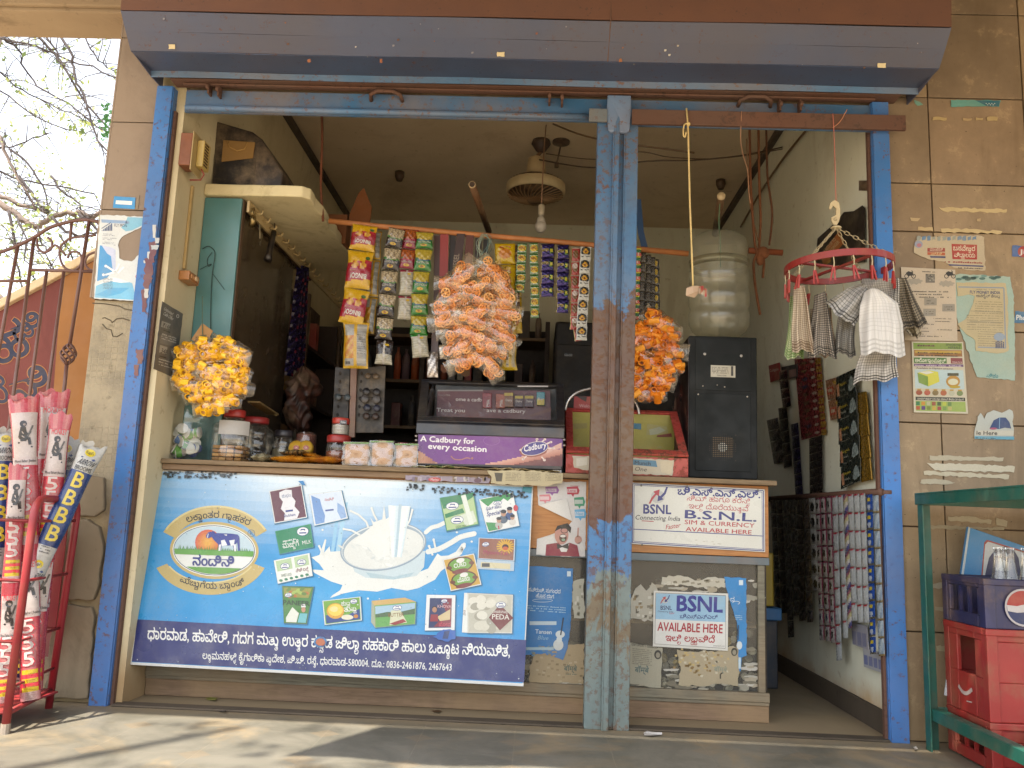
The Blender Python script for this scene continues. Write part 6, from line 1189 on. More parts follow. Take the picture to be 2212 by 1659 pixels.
for k in range(20):
    u=930+k*13.2;Y=.22+rng.uniform(0,.08);x=P(u,900,Y).x;c=rng.choice(['8d7a3a','a8a08c','b8923a','6a2c40'] if u <992 else ['2c3a6a','4a4a52','8a8a8c','3a2c5a','5a6a74','a8a49a','2c6a94']);d=Vector((rng.uniform(-.3,.5),rng.uniform(.2,.5),1)).normalized();h=rng.uniform(.03,.05) if u <992 else rng.uniform(.07,.1);s_=Vector((1,0,-.2)).normalized();n=s_.cross(d).normalized();p=V(x,Y,zi+.05)
    b=MB(c);b.obox(p,s_*.02,d*h,n*.008);b.obox(p+n*-.0005+d*h*.2,s_*.006,d*h*.6,n*.0004,'b8a830' if k % 3 ==0 else 'a8b0b8');tag(b.build('wrapped_sweet',M_FOIL,None,bevel=.0015),'small wrapped bar lying loose in the chocolate case','sweet','loose bars in the chocolate case')
pr=PR(lambda u,v:P(u,v,Y0-.0005));Y0_=Y0
q=[(903.5,938.5),(1215.3,945.5),(1214.8,1007),(903,1000.5)]
def cad(a,t):
    e=mixc('5d2a78','6d3080',math.sin(a*3));d=t-(1.12-.75*max(0,a-.35)/.65); 
    if a >.35 and d >0:e=mixc('7d4038','5a2430',min(1,d*2.2)) if d >.22 else mixc('c89a8a','a86a5a',d/.22)
    if a <.14 and t >.55+a*3.2:e=mixc('b8886a','8d5a4a',(a*9) % 1)
    return e
pr.img(q,60,24,cad,1)
pr.text('A Cadbury for',908,953,12,'dcd8dc',117,3,3,.055);pr.text('every occasion',924,969,12,'dcd8dc',128,3.4,3,.055)
pr.ell(1155,971,33,16,'8a4a40',3,-10);pr.ell(1155,969,30,14.5,'d0c4c4',4,-12);pr.ell(1155,969,28.5,13.3,'30267a',5,-12);pr.text('Cadbury',1131,976,13,'e0dce0',50,-11,6,.035,.25)
for x,y in ((1160,949),(1177,949),(1190,955),(1125,972),(1196,968),(1176,994),(1130,992)):pr.ell(x,y,3.2,2.6,'d8c4bc',4,n=8);pr.line([(x,y),(1155+(x-1155)*.7,969+(y-969)*.7)],3,'d8c4bc',4)
pr.poly([(1182,972),(1200,962),(1213,956),(1213,968),(1196,972),(1180,980)],'c8a094',3.5);pr.line(spl([(974,985),(982,992),(996,993),(1008,989),(1016,991)]),2.2,'9d6a5c',3);pr.ell(1020,990,2.5,2.5,'9d6a5c',3,n=8);pr.ring(1062,952,18,10,.8,'8a5a98',2);pr.build('front_print',M_VINYL,cc)
for k,(u,v) in enumerate(((899,942),(899,951),(1219,950),(1219,962))):b=MB('a09a94');b.sph(P(u,v,Y0-.004),.006,8,6);b.build('latch',M_METAL,cc,True)
b=MB('a9a8a8');b.box(f0.x+.002,f0.x+.035,Y0+.005,Y0+.04,TOP,zb-.0005);b.box(f1.x-.035,f1.x-.002,Y0+.005,Y0+.04,TOP,zb-.0005);b.build('foot',M_PLASTIC,cc)
# crumpled wrappings on the counter before the case
b=MB('a59a70');b.grid(lambda a,t:V(px(892,.13)+(px(1210,.13)-px(892,.13))*a,.118+.06*t+.004*math.sin(a*40),TOP+.002+.010*abs(math.sin(a*31+t*4))*(.4+.6*math.sin(a*7)**2)),60,5,lambda a,t:rng.choice(['6a7a4a','8d8a5a','a59a70']) if a <.28 else rng.choice(['b0a27a','9d8c64','a8966c']));tag(b.build('paper_scraps',M_CARD,None,solid=.001),'crumpled paper and wrapper scraps under the chocolate case front','paper scrap')
# red sweet case
rc=thing('sweet_case',P(1350,1020,.3),'worn red metal sweet case with yellow lined glass lid and chrome arch','display case');Y0=.15;A0,A1=P(1223,978,Y0),P(1487,990,Y0);zb=TOP+.002;yb=.46;zt=A1.z;B0,B1=P(1232,885,yb),P(1457,897,yb)
M_REDW=rusty('worn_red','8f302c',spots=.9,rust='5a2c24',dust=.2,sc=9)
b=MB();b.box(A0.x,A1.x,Y0,Y0+.006,zb,zt);b.box(A0.x,A0.x+.006,Y0+.0065,yb,zb,zt);b.box(A1.x-.006,A1.x,Y0+.0065,yb,zb,zt);b.box(A0.x+.0065,A1.x-.0065,yb-.006,yb,zb,B0.z-.003);b.box(A0.x+.0065,A1.x-.0065,Y0+.0065,yb-.0065,zb,zb+.004);b.build('case_body',M_REDW,rc,bevel=.002)
L0,L1,R0,R1=V(A0.x,Y0,zt+.003),V(A1.x,Y0,zt+.003),V(B0.x-.02,yb,B0.z),V(B1.x+.01,yb,B0.z)
for x,d,m in ((A0.x,.005,M_REDW),(A1.x-.005,.005,M_RUSTBAR)):b=MB();b.prism([V(x,Y0,zt+.0005),V(x,yb,zt+.0005),V(x,yb,B0.z-.004),V(x,Y0+.002,zt+.002)],(d,0,0));b.build('side_panel',m,rc)
b=MB()
for a0,a1,t0,t1 in ((0,1,0,.1),(0,1,.94,1),(0,.06,.1005,.9395),(.93,1,.1005,.9395)):b.hexa([lidp(a,t,o) for o in (0,.01) for a,t in ((a0,t0),(a1,t0),(a1,t1),(a0,t1))])
b.build('lid_frame',M_REDW,rc,bevel=.002);b=MB('d0d0d0');b.f([lidp(a,t,.004) for a,t in ((.061,.101),(.929,.101),(.929,.939),(.061,.939))]);b.build('lid_glass',M_GLASS,rc)
b=MB('b5aa4c');b.box(A0.x+.008,A1.x-.008,yb-.02,yb-.0075,zb+.02,B0.z-.012);b.box(A0.x+.008,A1.x-.008,Y0+.12,yb-.021,zb+.05,zb+.055,'aca85c');b.box(A0.x+.008,A1.x-.008,Y0+.01,Y0+.119,zb+.02,zb+.024,'8a9088');b.build('lining',M_PRINT,rc)
pr=PR(lambda u,v:P(u,v,yb-.0215));pr.poly([(1368,914),(1385,915),(1385,928),(1368,926)],'3a7a9a',1);pr.poly([(1398,915),(1440,922),(1444,936),(1396,940)],'b0a868',1);pr.poly([(1402,928),(1425,922),(1438,930),(1420,938),(1404,940)],'b8b89a',2);pr.poly([(1420,940),(1450,936),(1452,944),(1418,944)],'8a3a2c',2);pr.poly([(1236,915),(1268,914),(1268,925),(1240,927)],'a59c58',1);pr.build('print',M_PRINT,rc)
pr=PR(lambda u,v:P(u,v,Y0-.0006));pr.poly(torn([(1236,984),(1268,985),(1330,988),(1400,991),(1456,994),(1452,1028),(1364,1023),(1268,1016),(1240,1010),(1238,1000)],rng,1.5,8),'b5ac98',1);pr.poly([(1245,990),(1268,988),(1268,1004),(1245,1008)],'c8c2b4',2);pr.poly([(1366,992),(1417,995),(1420,1009),(1366,1004)],'4a7a94',2);pr.text('Munch',1370,1003,8,'23344a',36,4,3,.03);pr.text('Bar One',1345,1015,9,'3a302c',52,4,3,0,.2);pr.poly(torn([(1426,994),(1454,995),(1450,1026),(1428,1020)],rng,1,6),'c0b49a',2);pr.build('front_print',M_PRINT,rc)
b=MB('b8b4b0');b.tube(spl([tuple(P(u,v,.44)) for u,v in ((1221,886),(1226,868),(1243,850),(1272,840),(1312,836),(1346,843),(1368,862),(1378,880),(1381,895))],5),.006,10);b.build('chrome_arch',M_METAL,rc,True)
b=MB('8d2c2c');b.prism([P(u,v,.45) for u,v in ((1240,856),(1300,857),(1300,884),(1239,882))],(0,.004,0));b.build('name_card',M_PRINT,rc);pr=PR(lambda u,v:P(u,v,.4495));pr.text('Welcome',1251,880,7,'c8a09c',40,1,1);pr.poly([(1246,856),(1268,857),(1266,868),(1258,864)],'2a1c1c',1);pr.build('lettering',M_PRINT,rc)
# vending machine and water bottle
vm=thing('coffee_machine',P(1562,1034,.5),'black metal coffee machine seen from its back on the counter','coffee machine');Yv=.34;x0,x1=P(1488,900,Yv).x,P(1636,900,Yv).x;z0,z1=TOP+.014,P(1560,727,Yv).z;yd=Yv+.42
b=MB('16191a');b.box(x0,x1,Yv,yd,z0,z1);b.build('cabinet',M_STEELB if 'M_STEELB' in globals() else M_PLASTIC,vm,bevel=.004)
cu_=lambda u,v:P(u,v,Yv)
for (ua,va,ub,vb) in ((1502,731,1622,846),(1502,849,1622,1020)):p,q=cu_(ua,va),cu_(ub,vb);b=MB('191d1e');b.box(p.x,q.x,Yv-.003,Yv-.0002,q.z,p.z);b.build('back_cover',M_STEELB,vm,bevel=.0015)
for k,(u,v,r_) in enumerate(((1522,765,3.2),(1601,769,3.2),(1518,834,1.6),(1565,836,1.6),(1549,832,1.2),(1508,852,1.8),(1614,857,1.8))):b=MB('a09a90');b.lathe([(r_*.0019,0),(r_*.0017,.002),(0,.0028)],cu_(u,v)+V(0,-.003,0),(0,-1,0),12);b.build('screw',M_METAL,vm)
pr=PR(lambda u,v:P(u,v,Yv-.0032))
for r_ in range(6):
    for c in range(15):pr.ell(1531+c*4.5+(r_ % 2)*2,741+r_*4+c*.2,1.1,1.1,'0c0d0d',1,n=6)
for r_ in range(15):
    for c in range(15):
        dx,dy=c-7,r_-7
        if abs(dx)**2.6+abs(dy)**2.6 <170:far=dx*dx+dy*dy;pr.ell(1561+dx*4,966+dy*4+dx*.15,1.25,1.25,'b0aca0' if far <6 else ('5d4c34' if max(abs(dx),abs(dy)) <5.5 else '0b0b0b'),1,n=6)
for u,v in ((1533,937),(1589,940),(1533,992),(1589,995)):pr.ell(u,v,1.6,1.6,'0b0b0b',1,n=6)
pr.build('vent_grille',M_MATTE,vm)
p,q=cu_(1535,789),cu_(1588,816);b=MB('c5c0ae');b.box(p.x,q.x,Yv-.004,Yv-.0031,q.z,p.z);b.build('rating_label',M_PRINT,vm);pr=PR(lambda u,v:P(u,v,Yv-.0042));pr.text('Made in India',1549,812,3,'3a3a38',20,2,1,.01);pr.rect(1579,791,1584,812,'3a3a38',1)
for k in range(5):pr.scrib(1538,794+k*3,1574,795+k*3,1.6,'5a5a56',rng,1)
pr.build('lettering',M_PRINT,vm)
sxx=x0-.0015;pls_=lambda u,v:PX(u,v,sxx);yb_=yd-.01;b=MB('2a1614');b.box(x0-.0014,x0-.0002,Yv+.004,yd-.004,z0+.01,z1-.006);b.build('side_sheet',M_VINYL,vm)
S_=lambda a,t:V(sxx,yd-.004-(yd-Yv-.008)*a,z1-.006-(z1-z0-.016)*t);pr=PR(S_,(-1,0,0));rs=random.Random(3)
pr.text('NESCAFE',.02,.2,.1,'c8c0b8',.94,0,3,.03);pr.poly([(.72,.08),(.9,.06),(.9,.075),(.74,.095)],'c8c0b8',3);pr.poly([(.0,.45),(.5,.35),(.9,.42),(1,.7),(1,1),(0,1)],'4a1a18',1)
for k in range(26):a,t=rs.uniform(.1,.95),rs.uniform(.36,.95);pr.ell(a,t,rs.uniform(.05,.14),rs.uniform(.03,.09),rs.choice(['6d2c20','8d5a48','3a1814','a07a68','5a2018']),1.5+k*.05,rs.uniform(-60,60),10)
pr.build('side_print',M_VINYL,vm)
b=MB('1a1a1a')
for xx in (x0+.01,x1-.04):
    for yy in (Yv+.01,yd-.05):b.box(xx,xx+.03,yy,yy+.03,TOP,z0-.0003)
b.build('foot',M_PLASTIC,vm)
bx_=P(1553,600,.5).x;zb=z1+.001;wb=thing('water_bottle',(bx_,.5,zb),'large clear water bottle upside down on the coffee machine','water bottle');R=66*(3.65)/FPX;H=P(1553,508,.5).z-zb
b=MB('1c1c1c');b.lathe([(R*.72,0),(R*.7,.016),(R*.5,.02)],(bx_,.5,zb-.0005),n=28);b.build('collar',M_PLASTIC,wb,True)
prof=[(R*.3,.012),(R*.66,.03),(R*.9,.06),(R,.09)]; 
for k in range(3):z=.1+k*.098;prof +=[(R,z+.03),(R*.955,z+.042),(R*.93,z+.052),(R*.955,z+.062),(R,z+.075)]
prof +=[(R*.97,.335),(R*.95,.36),(R*.945,H-.06),(R*.88,H-.022),(R*.7,H-.004),(0,H)]
sc_=H/.43
b=MB('c8c8a8');b.lathe([(r,z if z <.35 else z) for r,z in prof],(bx_,.5,zb),n=40,cap=False);b.build('bottle_wall',M_BOTTLE if 'M_BOTTLE' in globals() else M_JAR,wb,True)
b=MB('5a7a5c');b.tube(spl([tuple(q) for q in (P(1555,440,.42),P(1553,480,.42),P(1556,520,.41),P(1556,560,.425),P(1557,577,.425))]),.0022,6);tag(b.build('green_thread',M_ROPE,None,True),'green twine hanging in front of the water bottle','twine')
# ================================================================ goods hanging in the opening
rng=random.Random(61)
def lerp2(a,b,t):return (a[0]+(b[0]-a[0])*t,a[1]+(b[1]-a[1])*t)
rod_=MB('a5693a');rod_.tube([P(711,477,.5),P(800,487,.5),P(1200,522,.5),P(1487,548,.5)],.0125,12);tag(rod_.build('wooden_rod',M_WOOD0,None,True),'long round wooden rod carrying the packet strips','rod')
def strip(name,label,segs,w,Y,cf,group,txt=None,th=.012,mt=None,cat='packet strip',taper=.08,yaw=0.0):
    """segs: list of (top, bottom, style) in photo measure, one packet each"""
    t=thing(name,P(*segs[0][0],Y),label,cat,group)
    for k,(p,q,sty) in enumerate(segs):
        dx,dy=q[0]-p[0],q[1]-p[1];L=math.hypot(dx,dy);ux,uy=-dy/L*-1,dx/L*-1     # across
        ux,uy=dy/L,-dx/L
        sd=k*1.7+p[0]
        def f(a,b,p=p,q=q,ux=ux,uy=uy,sd=sd):
            c=lerp2(p,q,b);pin=1-taper*math.sin(math.pi*b)+.03*math.sin(b*9+sd);x=(a-.5)*w*pin
            pt=P(c[0]+ux*x,c[1]+uy*x,Y+.004*math.sin(sd)+yaw*(a-.5));return pt,V(yaw*-4,-1,.12)
        b=MB();pillow(b,f,16,20,th,(lambda a,c,s_=sty,k=k:cf(a,c,s_,k)),.0018,sd,back=True);o=b.build('packet',mt or M_PACK,t,True)
        if txt:
            def pl(a,b_,f=f,sd=sd):
                pt,n=f(a,b_);e=(math.sin(math.pi*min(1,max(0,a)))**.55)*(math.sin(math.pi*min(1,max(0,b_)))**.45);return pt+n*(th*e+.0018*e*math.sin(a*17+sd)*math.sin(b_*23+sd*2)+.0012)
            pr=PR(pl,(0,-1,0));txt(pr,sty,L/w)
            if pr.m.F:pr.build('print',M_PACK,o)
    return t
def inv(pr,s_,a,b,h,w,col,bold=.03,asp=1.0,l=2):pr_text_uv(pr,s_,a,b,h,w,col,bold,180,l)
def pr_text_uv(pr,s_,a,b,h,w,col,bold,rot,l):
    """text in packet measure (0..1 across and down), upside down when rot is 180"""
    lay,tot=layout(s_,bold);sx=w/tot
    for gi,(g,gx,gy,gs) in enumerate(lay):
        for oi,(pts,tris) in enumerate(g):
            vs=[]
            for x,y in pts:
                X,Y_=(gx+x*gs)*sx-w/2,(gy+y*gs)*h/.7-h/2
                if rot:X,Y_=-X,-Y_
                vs.append(pr.pt(a+X,b-Y_,l+.1*oi))
            pr.m.mesh(vs,tris,col)
# --- crisps
def crisp(a,b,s_,k):
    if s_ =='b':
        if b <.06 or b >.93 or a <.06 or a >.93 or .44 <a <.54:return 'b8901c'
        if a <.44 and .3 <b <.8:return mixc('a8641c','b89030',math.sin(b*30+a*20)*.5+.5)
        return mixc('a09c92','7d7a74',.5+.5*math.sin(b*90)*(a >.54))
    if b <.05 or b >.95:return 'b8921c'
    d=b+.1*(a-.5)
    if d <.3:return 'bd9418'
    if d >.8:return 'bd9418'
    if .26 <d <.58 and ((a-.36)**2/.02+(d-.4)**2/.012 <1 or (a-.68)**2/.016+(d-.42)**2/.012 <1):return mixc('c4963a','a8762a',math.sin(a*30)*.5+.5)
    return mixc('8d1c2a','9d2430',math.sin(b*8))
def crispt(pr,s_,asp):
    if s_ =='b':
        for k in range(9):pr.scrib(.58,.3+k*.05,.9,.3+k*.05,.022,'5a5854',rng,1)
        pr.rect(.1,.86,.3,.92,'3a3834',1);return
    inv(pr,'BINGO!',.53,.7,.13,.66,'c8c4bc',.05);pr.ell(.84,.2,.09,.05,'3d5a2c',1);inv(pr,'potato chips',.28,.57,.03,.25,'b8a058',0)
strip('crisp_packet_strip','hanging strip of red and yellow crisp packets at the rod end',[((789,487),(781,541),'f'),((780,543),(771,623),'f'),((772,625),(757,700),'f'),((770,697),(768,796),'b')],56,.47,crisp,'packet strips on the rod',crispt,.02)
strip('crisp_packet_strip','back strip of crisp packets showing grey printed reverse sides',[((812,500),(809,560),'b'),((809,562),(803,640),'b'),((803,642),(795,720),'b')],26,.53,crisp,'packet strips on the rod',None,.012)
# --- nuts
def speck(a,b,c1,c2,sc=1.0):return mixc(c1,c2,.5+.5*math.sin(a*26*sc+3*math.sin(b*19*sc))*math.sin(b*34*sc+a*9))
def nut(base,n1,n2,arc,tb):
    def cf(a,b,s_,k):
        if s_ =='b':
            if .42 <a <.54:return 'a09a90'
            if b <.12 or .5 <b <.6 and tb =='n':return base
            return mixc('8f8a78','a39e8c',math.sin(b*70)*.5+.5) if tb =='m' or b >.5 else base
        e=.46+.1*math.sin(a*3)
        if b <.06 or b >.96:return base
        if b <e:return speck(a,b,n1,n2)
        if b <e+.06:return arc
        return base
    return cf
def nutt(s1,oval='b0901c'):
    def f(pr,s_,asp):
        if s_ =='b':pr.ell(.66,.2,.13,.05,oval,1,n=10);[pr.scrib(.6,.66+k*.06,.9,.66+k*.06,.02,'4a4844',rng,1) for k in range(4)];return
        inv(pr,s1,.5,.68,.09,.8,'b0aca4',.03);pr.ell(.48,.86,.2,.07,oval,1,n=14);pr.ell(.48,.86,.09,.03,'8a4a1c',2,n=8);pr.ell(.12,.5,.07,.05,'3a6a3c',1,n=8)
    return f
strip('nut_packet_strip','strip of dark brown salted peanut packets beside the crisps',[((858,494),(849,534),'f'),((849,536),(843,583),'f'),((842,585),(838,633),'f'),((838,635),(832,683),'f'),((833,686),(828,733),'f'),((832,736),(828,787),'b')],37,.46,nut('241a17','b8a888','5d5040','4a6a24','n'),'packet strips on the rod',nutt('SALTED PEANUTS'),.014)
strip('nut_packet_strip','short strip of maroon and orange nut packets with cream backs below',[((888,496),(884,537),'f'),((883,539),(878,580),'f'),((880,583),(878,637),'b'),((877,640),(874,690),'b')],33,.475,nut('7a1c34','b0602a','5a2a14','8d2438','m'),'packet strips on the rod',nutt('TASTY NUTS'),.013)
strip('dal_packet_strip','strip of green and yellow lentil packets beside the belts',[((918,502),(916,536),'f'),((916,538),(912,584),'f'),((911,586),(908,632),'f'),((907,634),(906,680),'f'),((906,682),(903,723),'f'),((905,722),(909,772),'b')],37,.455,nut('2a6a24','b09a34','8a7a2a','2c4a6a','m'),'packet strips on the rod',nutt('MOONG DAL'),.014)
# --- noodles
def nood(a,b,s_,k):
    if s_ =='b':return 'b89a14' if b >.88 or b <.1 or .4 <a <.47 or .62 <a <.68 else mixc('a8a088','b89a18',.5+.5*math.sin(a*20))
    if (a-.5)**2/.1+(b-.55)**2/.06 <1:return speck(a,b,'b8761c','a8641a',.6)
    return 'bd9c14' if b >.08 else 'a88a14'
def noodt(pr,s_,asp):
    if s_ =='f':pr.ell(.5,.24,.3,.07,'8d2424',1,n=12);pr_text_uv(pr,'Noodles',.5,.24,.06,.4,'c8b058',.02,180,2)
    else:pr.rect(.06,.55,.3,.85,'4a463c',1);pr.rect(.48,.55,.6,.85,'5a5648',1)
strip('noodle_packet_strip','strip of yellow noodle packets half behind the orange bundle',[((1091,526),(1091,570),'f'),((1091,572),(1092,650),'f'),((1092,652),(1093,735),'f'),((1093,738),(1094,800),'b')],46,.49,nood,'packet strips on the rod',noodt,.016)
strip('noodle_packet_strip','narrow edge of yellow noodle packets right of the orange bundle',[((1113,560),(1116,640),'f'),((1116,642),(1117,720),'f')],22,.53,nood,'packet strips on the rod',None,.012)
# --- sachets
def segs(x0,y0,x1,y1,n,sty='f',wob=1.0):return [((x0+(x1-x0)*k/n+rng.uniform(-wob,wob),y0+(y1-y0)*k/n),(x0+(x1-x0)*(k+1)/n+rng.uniform(-wob,wob),y0+(y1-y0)*(k+1)/n),sty) for k in range(n)]
def tul(a,b,s_,k):return '2c5a24' if b <.16 or b >.86 else ('c4c4ac' if b <.22 or b >.8 else ('bd9c1c' if (a-.5)**2/.2+(b-.5)**2/.09 <1 else '3a7030'))
def tult(pr,s_,asp):pr_text_uv(pr,'Tulsi',.5,.5,.26,.75,'7a3018',.04,180,2)
strip('tulsi_strip','shorter green and yellow sachet strip next to the noodles',segs(1129,526,1123,632,5),21,.47,tul,'packet strips on the rod',tult,.004)
strip('tulsi_strip','longer green and yellow sachet strip beside the purple sachets',segs(1153,525,1156,687,7),19,.46,tul,'packet strips on the rod',tult,.004)
def brs(a,b,s_,k):return '8a6a24' if a <.2 else ('a88c50' if b >.75 else '5d4018')
strip('pan_masala_strip','dull brown sachet strip tucked behind the yellow noodles',segs(1114,530,1118,672,7),12,.5,brs,'packet strips on the rod',None,.003)
def hel(a,b,s_,k):return '6a5a24' if a <.06 or a >.95 else ('3a5a2c' if .62 <a <.9 and .35 <b <.75 else mixc('1d1640','34285e',.5+.5*math.sin(b*19+a*7)))
def helt(pr,s_,asp):
    pr_text_uv(pr,'HELLO',.32,.5,.2,.5,'b8a434',.03,180,2);pr.rect(.66,.42,.86,.66,'a8a02c',1)
strip('hello_strip','first purple sachet strip, next to the long green one',segs(1184,527,1182,641,4),31,.465,hel,'packet strips on the rod',helt,.006,M_FOIL)
strip('hello_strip','second purple sachet strip, the longer one by the red strip',segs(1216,529,1216,676,5),29,.46,hel,'packet strips on the rod',helt,.006,M_FOIL)
def reds(a,b,s_,k):return 'a89438' if a <.07 else ('b8a8a0' if (a-.5)**2/.1+(b-.35)**2/.05 <1 and k % 2 else ('6a4a24' if (a-.5)**2/.1+(b-.5)**2/.1 <1 else ('983028' if b >.12 else 'b09a8c')))
strip('masala_strip','red spice sachet strip beside the sunflower shampoo',segs(1243,535,1241,712,6),20,.475,reds,'packet strips on the rod',None,.004)
strip('masala_strip','short red sachet end hanging below by the centre post',segs(1248,700,1252,736,1),22,.5,reds,'packet strips on the rod',None,.004)
def sun(a,b,s_,k):
    r=math.hypot((a-.5)*1.0,(b-.36)*1.3);th=math.atan2(b-.36,a-.5)
    if r <.1:return '6a3014'
    if r <.26+.05*math.sin(th*11):return 'bd8c1c'
    if b <.6 and r <.46:return '23221e'
    return 'b5b4ac'
def sunt(pr,s_,asp):pr.rect(.1,.72,.3,.8,'3a3a38',1);pr.line([(.5,.72),(.62,.76),(.9,.72)],.05,'2a2a28',1)
strip('shampoo_strip','white sunflower shampoo sachet strip against the centre post',segs(1266,533,1256,735,7),24,.455,sun,'packet strips on the rod',sunt,.004)
def grn(a,b,s_,k):return 'b0a42c' if b <.2 and a >.4 else ('b04a3c' if b >.6 and a >.45 else '1c5a28')
def grnt(pr,s_,asp):pr_text_uv(pr,'2',.68,.78,.28,.22,'c8c4b0',.04,180,2)
strip('green_sachet_strip','green sachet strip peeping out beside the post',segs(1375,536,1371,690,9),20,.47,grn,'packet strips on the rod',grnt,.003)
def drk(a,b,s_,k):return mixc('231d14','3f3520',.5+.5*math.sin(b*25))
def drky(a,b,s_,k):return 'a88c24' if (a-.4)**2/.1+(b-.5)**2/.12 <1 else '2a2414'
for k,(x0,x1,c,lb) in enumerate(((1390,1384,drk,'dark sachet strip just right of the green one'),(1401,1398,drk,'dark olive sachet strip in the middle of the dark ones'),(1410,1408,drk,'dark sachet strip beside the black and yellow one'),(1418,1420,drky,'black and yellow sachet strip over the right snack bundle'))):
    strip('dark_sachet_strip',lb,segs(x0,545+k*5,x1,690,7,wob=.5),12,.48+.02*k,c,'packet strips on the rod',None,.003)
# --- belts
def belt(label,pts,w,Y,col,buckle=None,txt=None):
    t=thing('belt',P(*pts[0],Y),label,'belt','belts on the rod');b=MB(col);q=[P(u,v,Y) for u,v in pts];k=w*.5*(Y+3.15)/FPX
    for p0,p1 in zip(q,q[1:]):b.hexa([p0+V(-k,0,0),p0+V(k,0,0),p0+V(k,.004,0),p0+V(-k,.004,0),p1+V(-k,0,0),p1+V(k,0,0),p1+V(k,.004,0),p1+V(-k,.004,0)][::1])
    b.build('strap',M_WOODB,t,weld=True)
    if txt:pr=PR(lambda u,v:P(u,v,Y));pr.text(txt,pts[1][0]+4,pts[1][1]-4,11,'8d8074',40,-84,2,.03);pr.build('lettering',M_PRINT,t)
    return t
M_WOODB=mat('belt_leather',.45,var=.12,bump=.1)
belt('dark brown belt hanging longest, just right of the lentil strip',[(945,508),(944,640),(938,765)],15,.49,'3a1f16')
belt('red belt hanging beside the dark brown one',[(960,506),(959,560),(957,650)],19,.485,'7d2a28')
belt('near black belt between the red and the lettered belt',[(978,507),(975,600)],14,.5,'1f1714')
belt('dark brown belt with the lettering DIESEL',[(996,505),(984,592)],19,.482,'33201c',None,'DIESEL')
belt('reddish brown belt just after the lettered one',[(1015,508),(1010,600)],18,.49,'4d241a')
belt('dull brown belt near the pale threads',[(1034,514),(1030,600)],15,.5,'2c1f18');belt('black belt nearest the noodle packets',[(1050,517),(1046,600)],12,.5,'1a1614')
for pts,w,col,lb in (([(1405,560),(1392,640),(1391,690)],8,'231b14','thin black belt behind the green sachets'),([(1378,430),(1384,500),(1394,540)],14,'1f3a5c','blue fabric belt slanting down beside the post')):belt(lb,pts,w,.6,col)
b=MB('8a9a8c');[b.tube(spl([tuple(P(1046+rng.uniform(-8,8),505,.47)),tuple(P(1044+rng.uniform(-18,22),530+rng.uniform(-15,10),.46)),tuple(P(1046+rng.uniform(-20,22),560+rng.uniform(-5,20),.46)),tuple(P(1050+rng.uniform(-20,16),590,.46))]),.0012,4,rng.choice(['8a9a8c','5d7a78','9d9a80'])) for _ in range(12)];tag(b.build('thread_bunch',M_ROPE),'tangle of thin pale threads hanging between belts and noodles','thread')
def foil(lb,u0,u1,v0,v1,Y):b=MB();pillow(b,lambda a,t:(P(u0+(u1-u0)*a,v0+(v1-v0)*t,Y),V(0,-1,0)),8,12,.008,lambda a,t:mixc('6a625c','b5aea8',.5+.5*math.sin(a*12+t*17)),.003,u0);tag(b.build('foil_packet',M_FOIL,None,True),lb,'packet','foil buckle packets')
foil('long silver packet at the end of the dark brown belt',923,946,760,815,.48);foil('silver packet left of the orange bundle, upper one',943,963,690,722,.5);foil('silver packet left of the orange bundle, lower one',945,966,745,776,.5)
for k,(u0,v0,u1,v1,c) in enumerate(((901,730,912,748,'7d5038'),(952,788,966,806,'7a4a2c'),(996,790,1015,815,'6a4a2c'))):b=MB(c);b.prism([P(x,y,.7) for x,y in ((u0,v0),(u1,v0),(u1,v1-5),((u0+u1)/2,v1),(u0,v1-6))],(0,.004,0));tag(b.build('belt_tip',M_WOODB),['tan belt tip in front of the last green packet','tan belt tip below the silver packets','tan belt tip under the orange bundle'][k],'belt tip','belt tips')
# --- snack bags in bundles
def ring_mesh(b,o,d,r,tk,col,spokes=3):
    u=d.cross(V(0,0,1));u=(u if u.length >.1 else V(1,0,0)).normalized();w=d.cross(u)
    pts=[o+(u*math.cos(a)+w*math.sin(a))*r for a in [i*2*math.pi/10 for i in range(10)]];b.tube(pts,tk,5,col,True)
    for k in range(spokes):
        a=k*math.pi/spokes+.3;e=(u*math.cos(a)+w*math.sin(a))*r;b.tube([o-e,o+e],tk*.8,4,col,caps=False)
def tube_mesh(b,o,d,r,L,col,n=9):
    u=d.cross(V(0,0,1));u=(u if u.length >.1 else V(1,0,0)).normalized();w=d.cross(u);vs=[];sq=rng.uniform(.7,1)
    for z in (-L/2,L/2):
        for rr in (r,r*.72):
            for i in range(n):a=2*math.pi*i/n;vs.append(o+d*z+(u*math.cos(a)+w*math.sin(a)*sq)*rr)
    fs=[]
    for i in range(n):j=(i+1) % n;fs +=[(i,j,2*n+j,2*n+i),(n+i,3*n+i,3*n+j,n+j),(i,n+i,n+j,j),(2*n+i,2*n+j,3*n+j,3*n+i)]
    b.mesh(vs,fs,col)
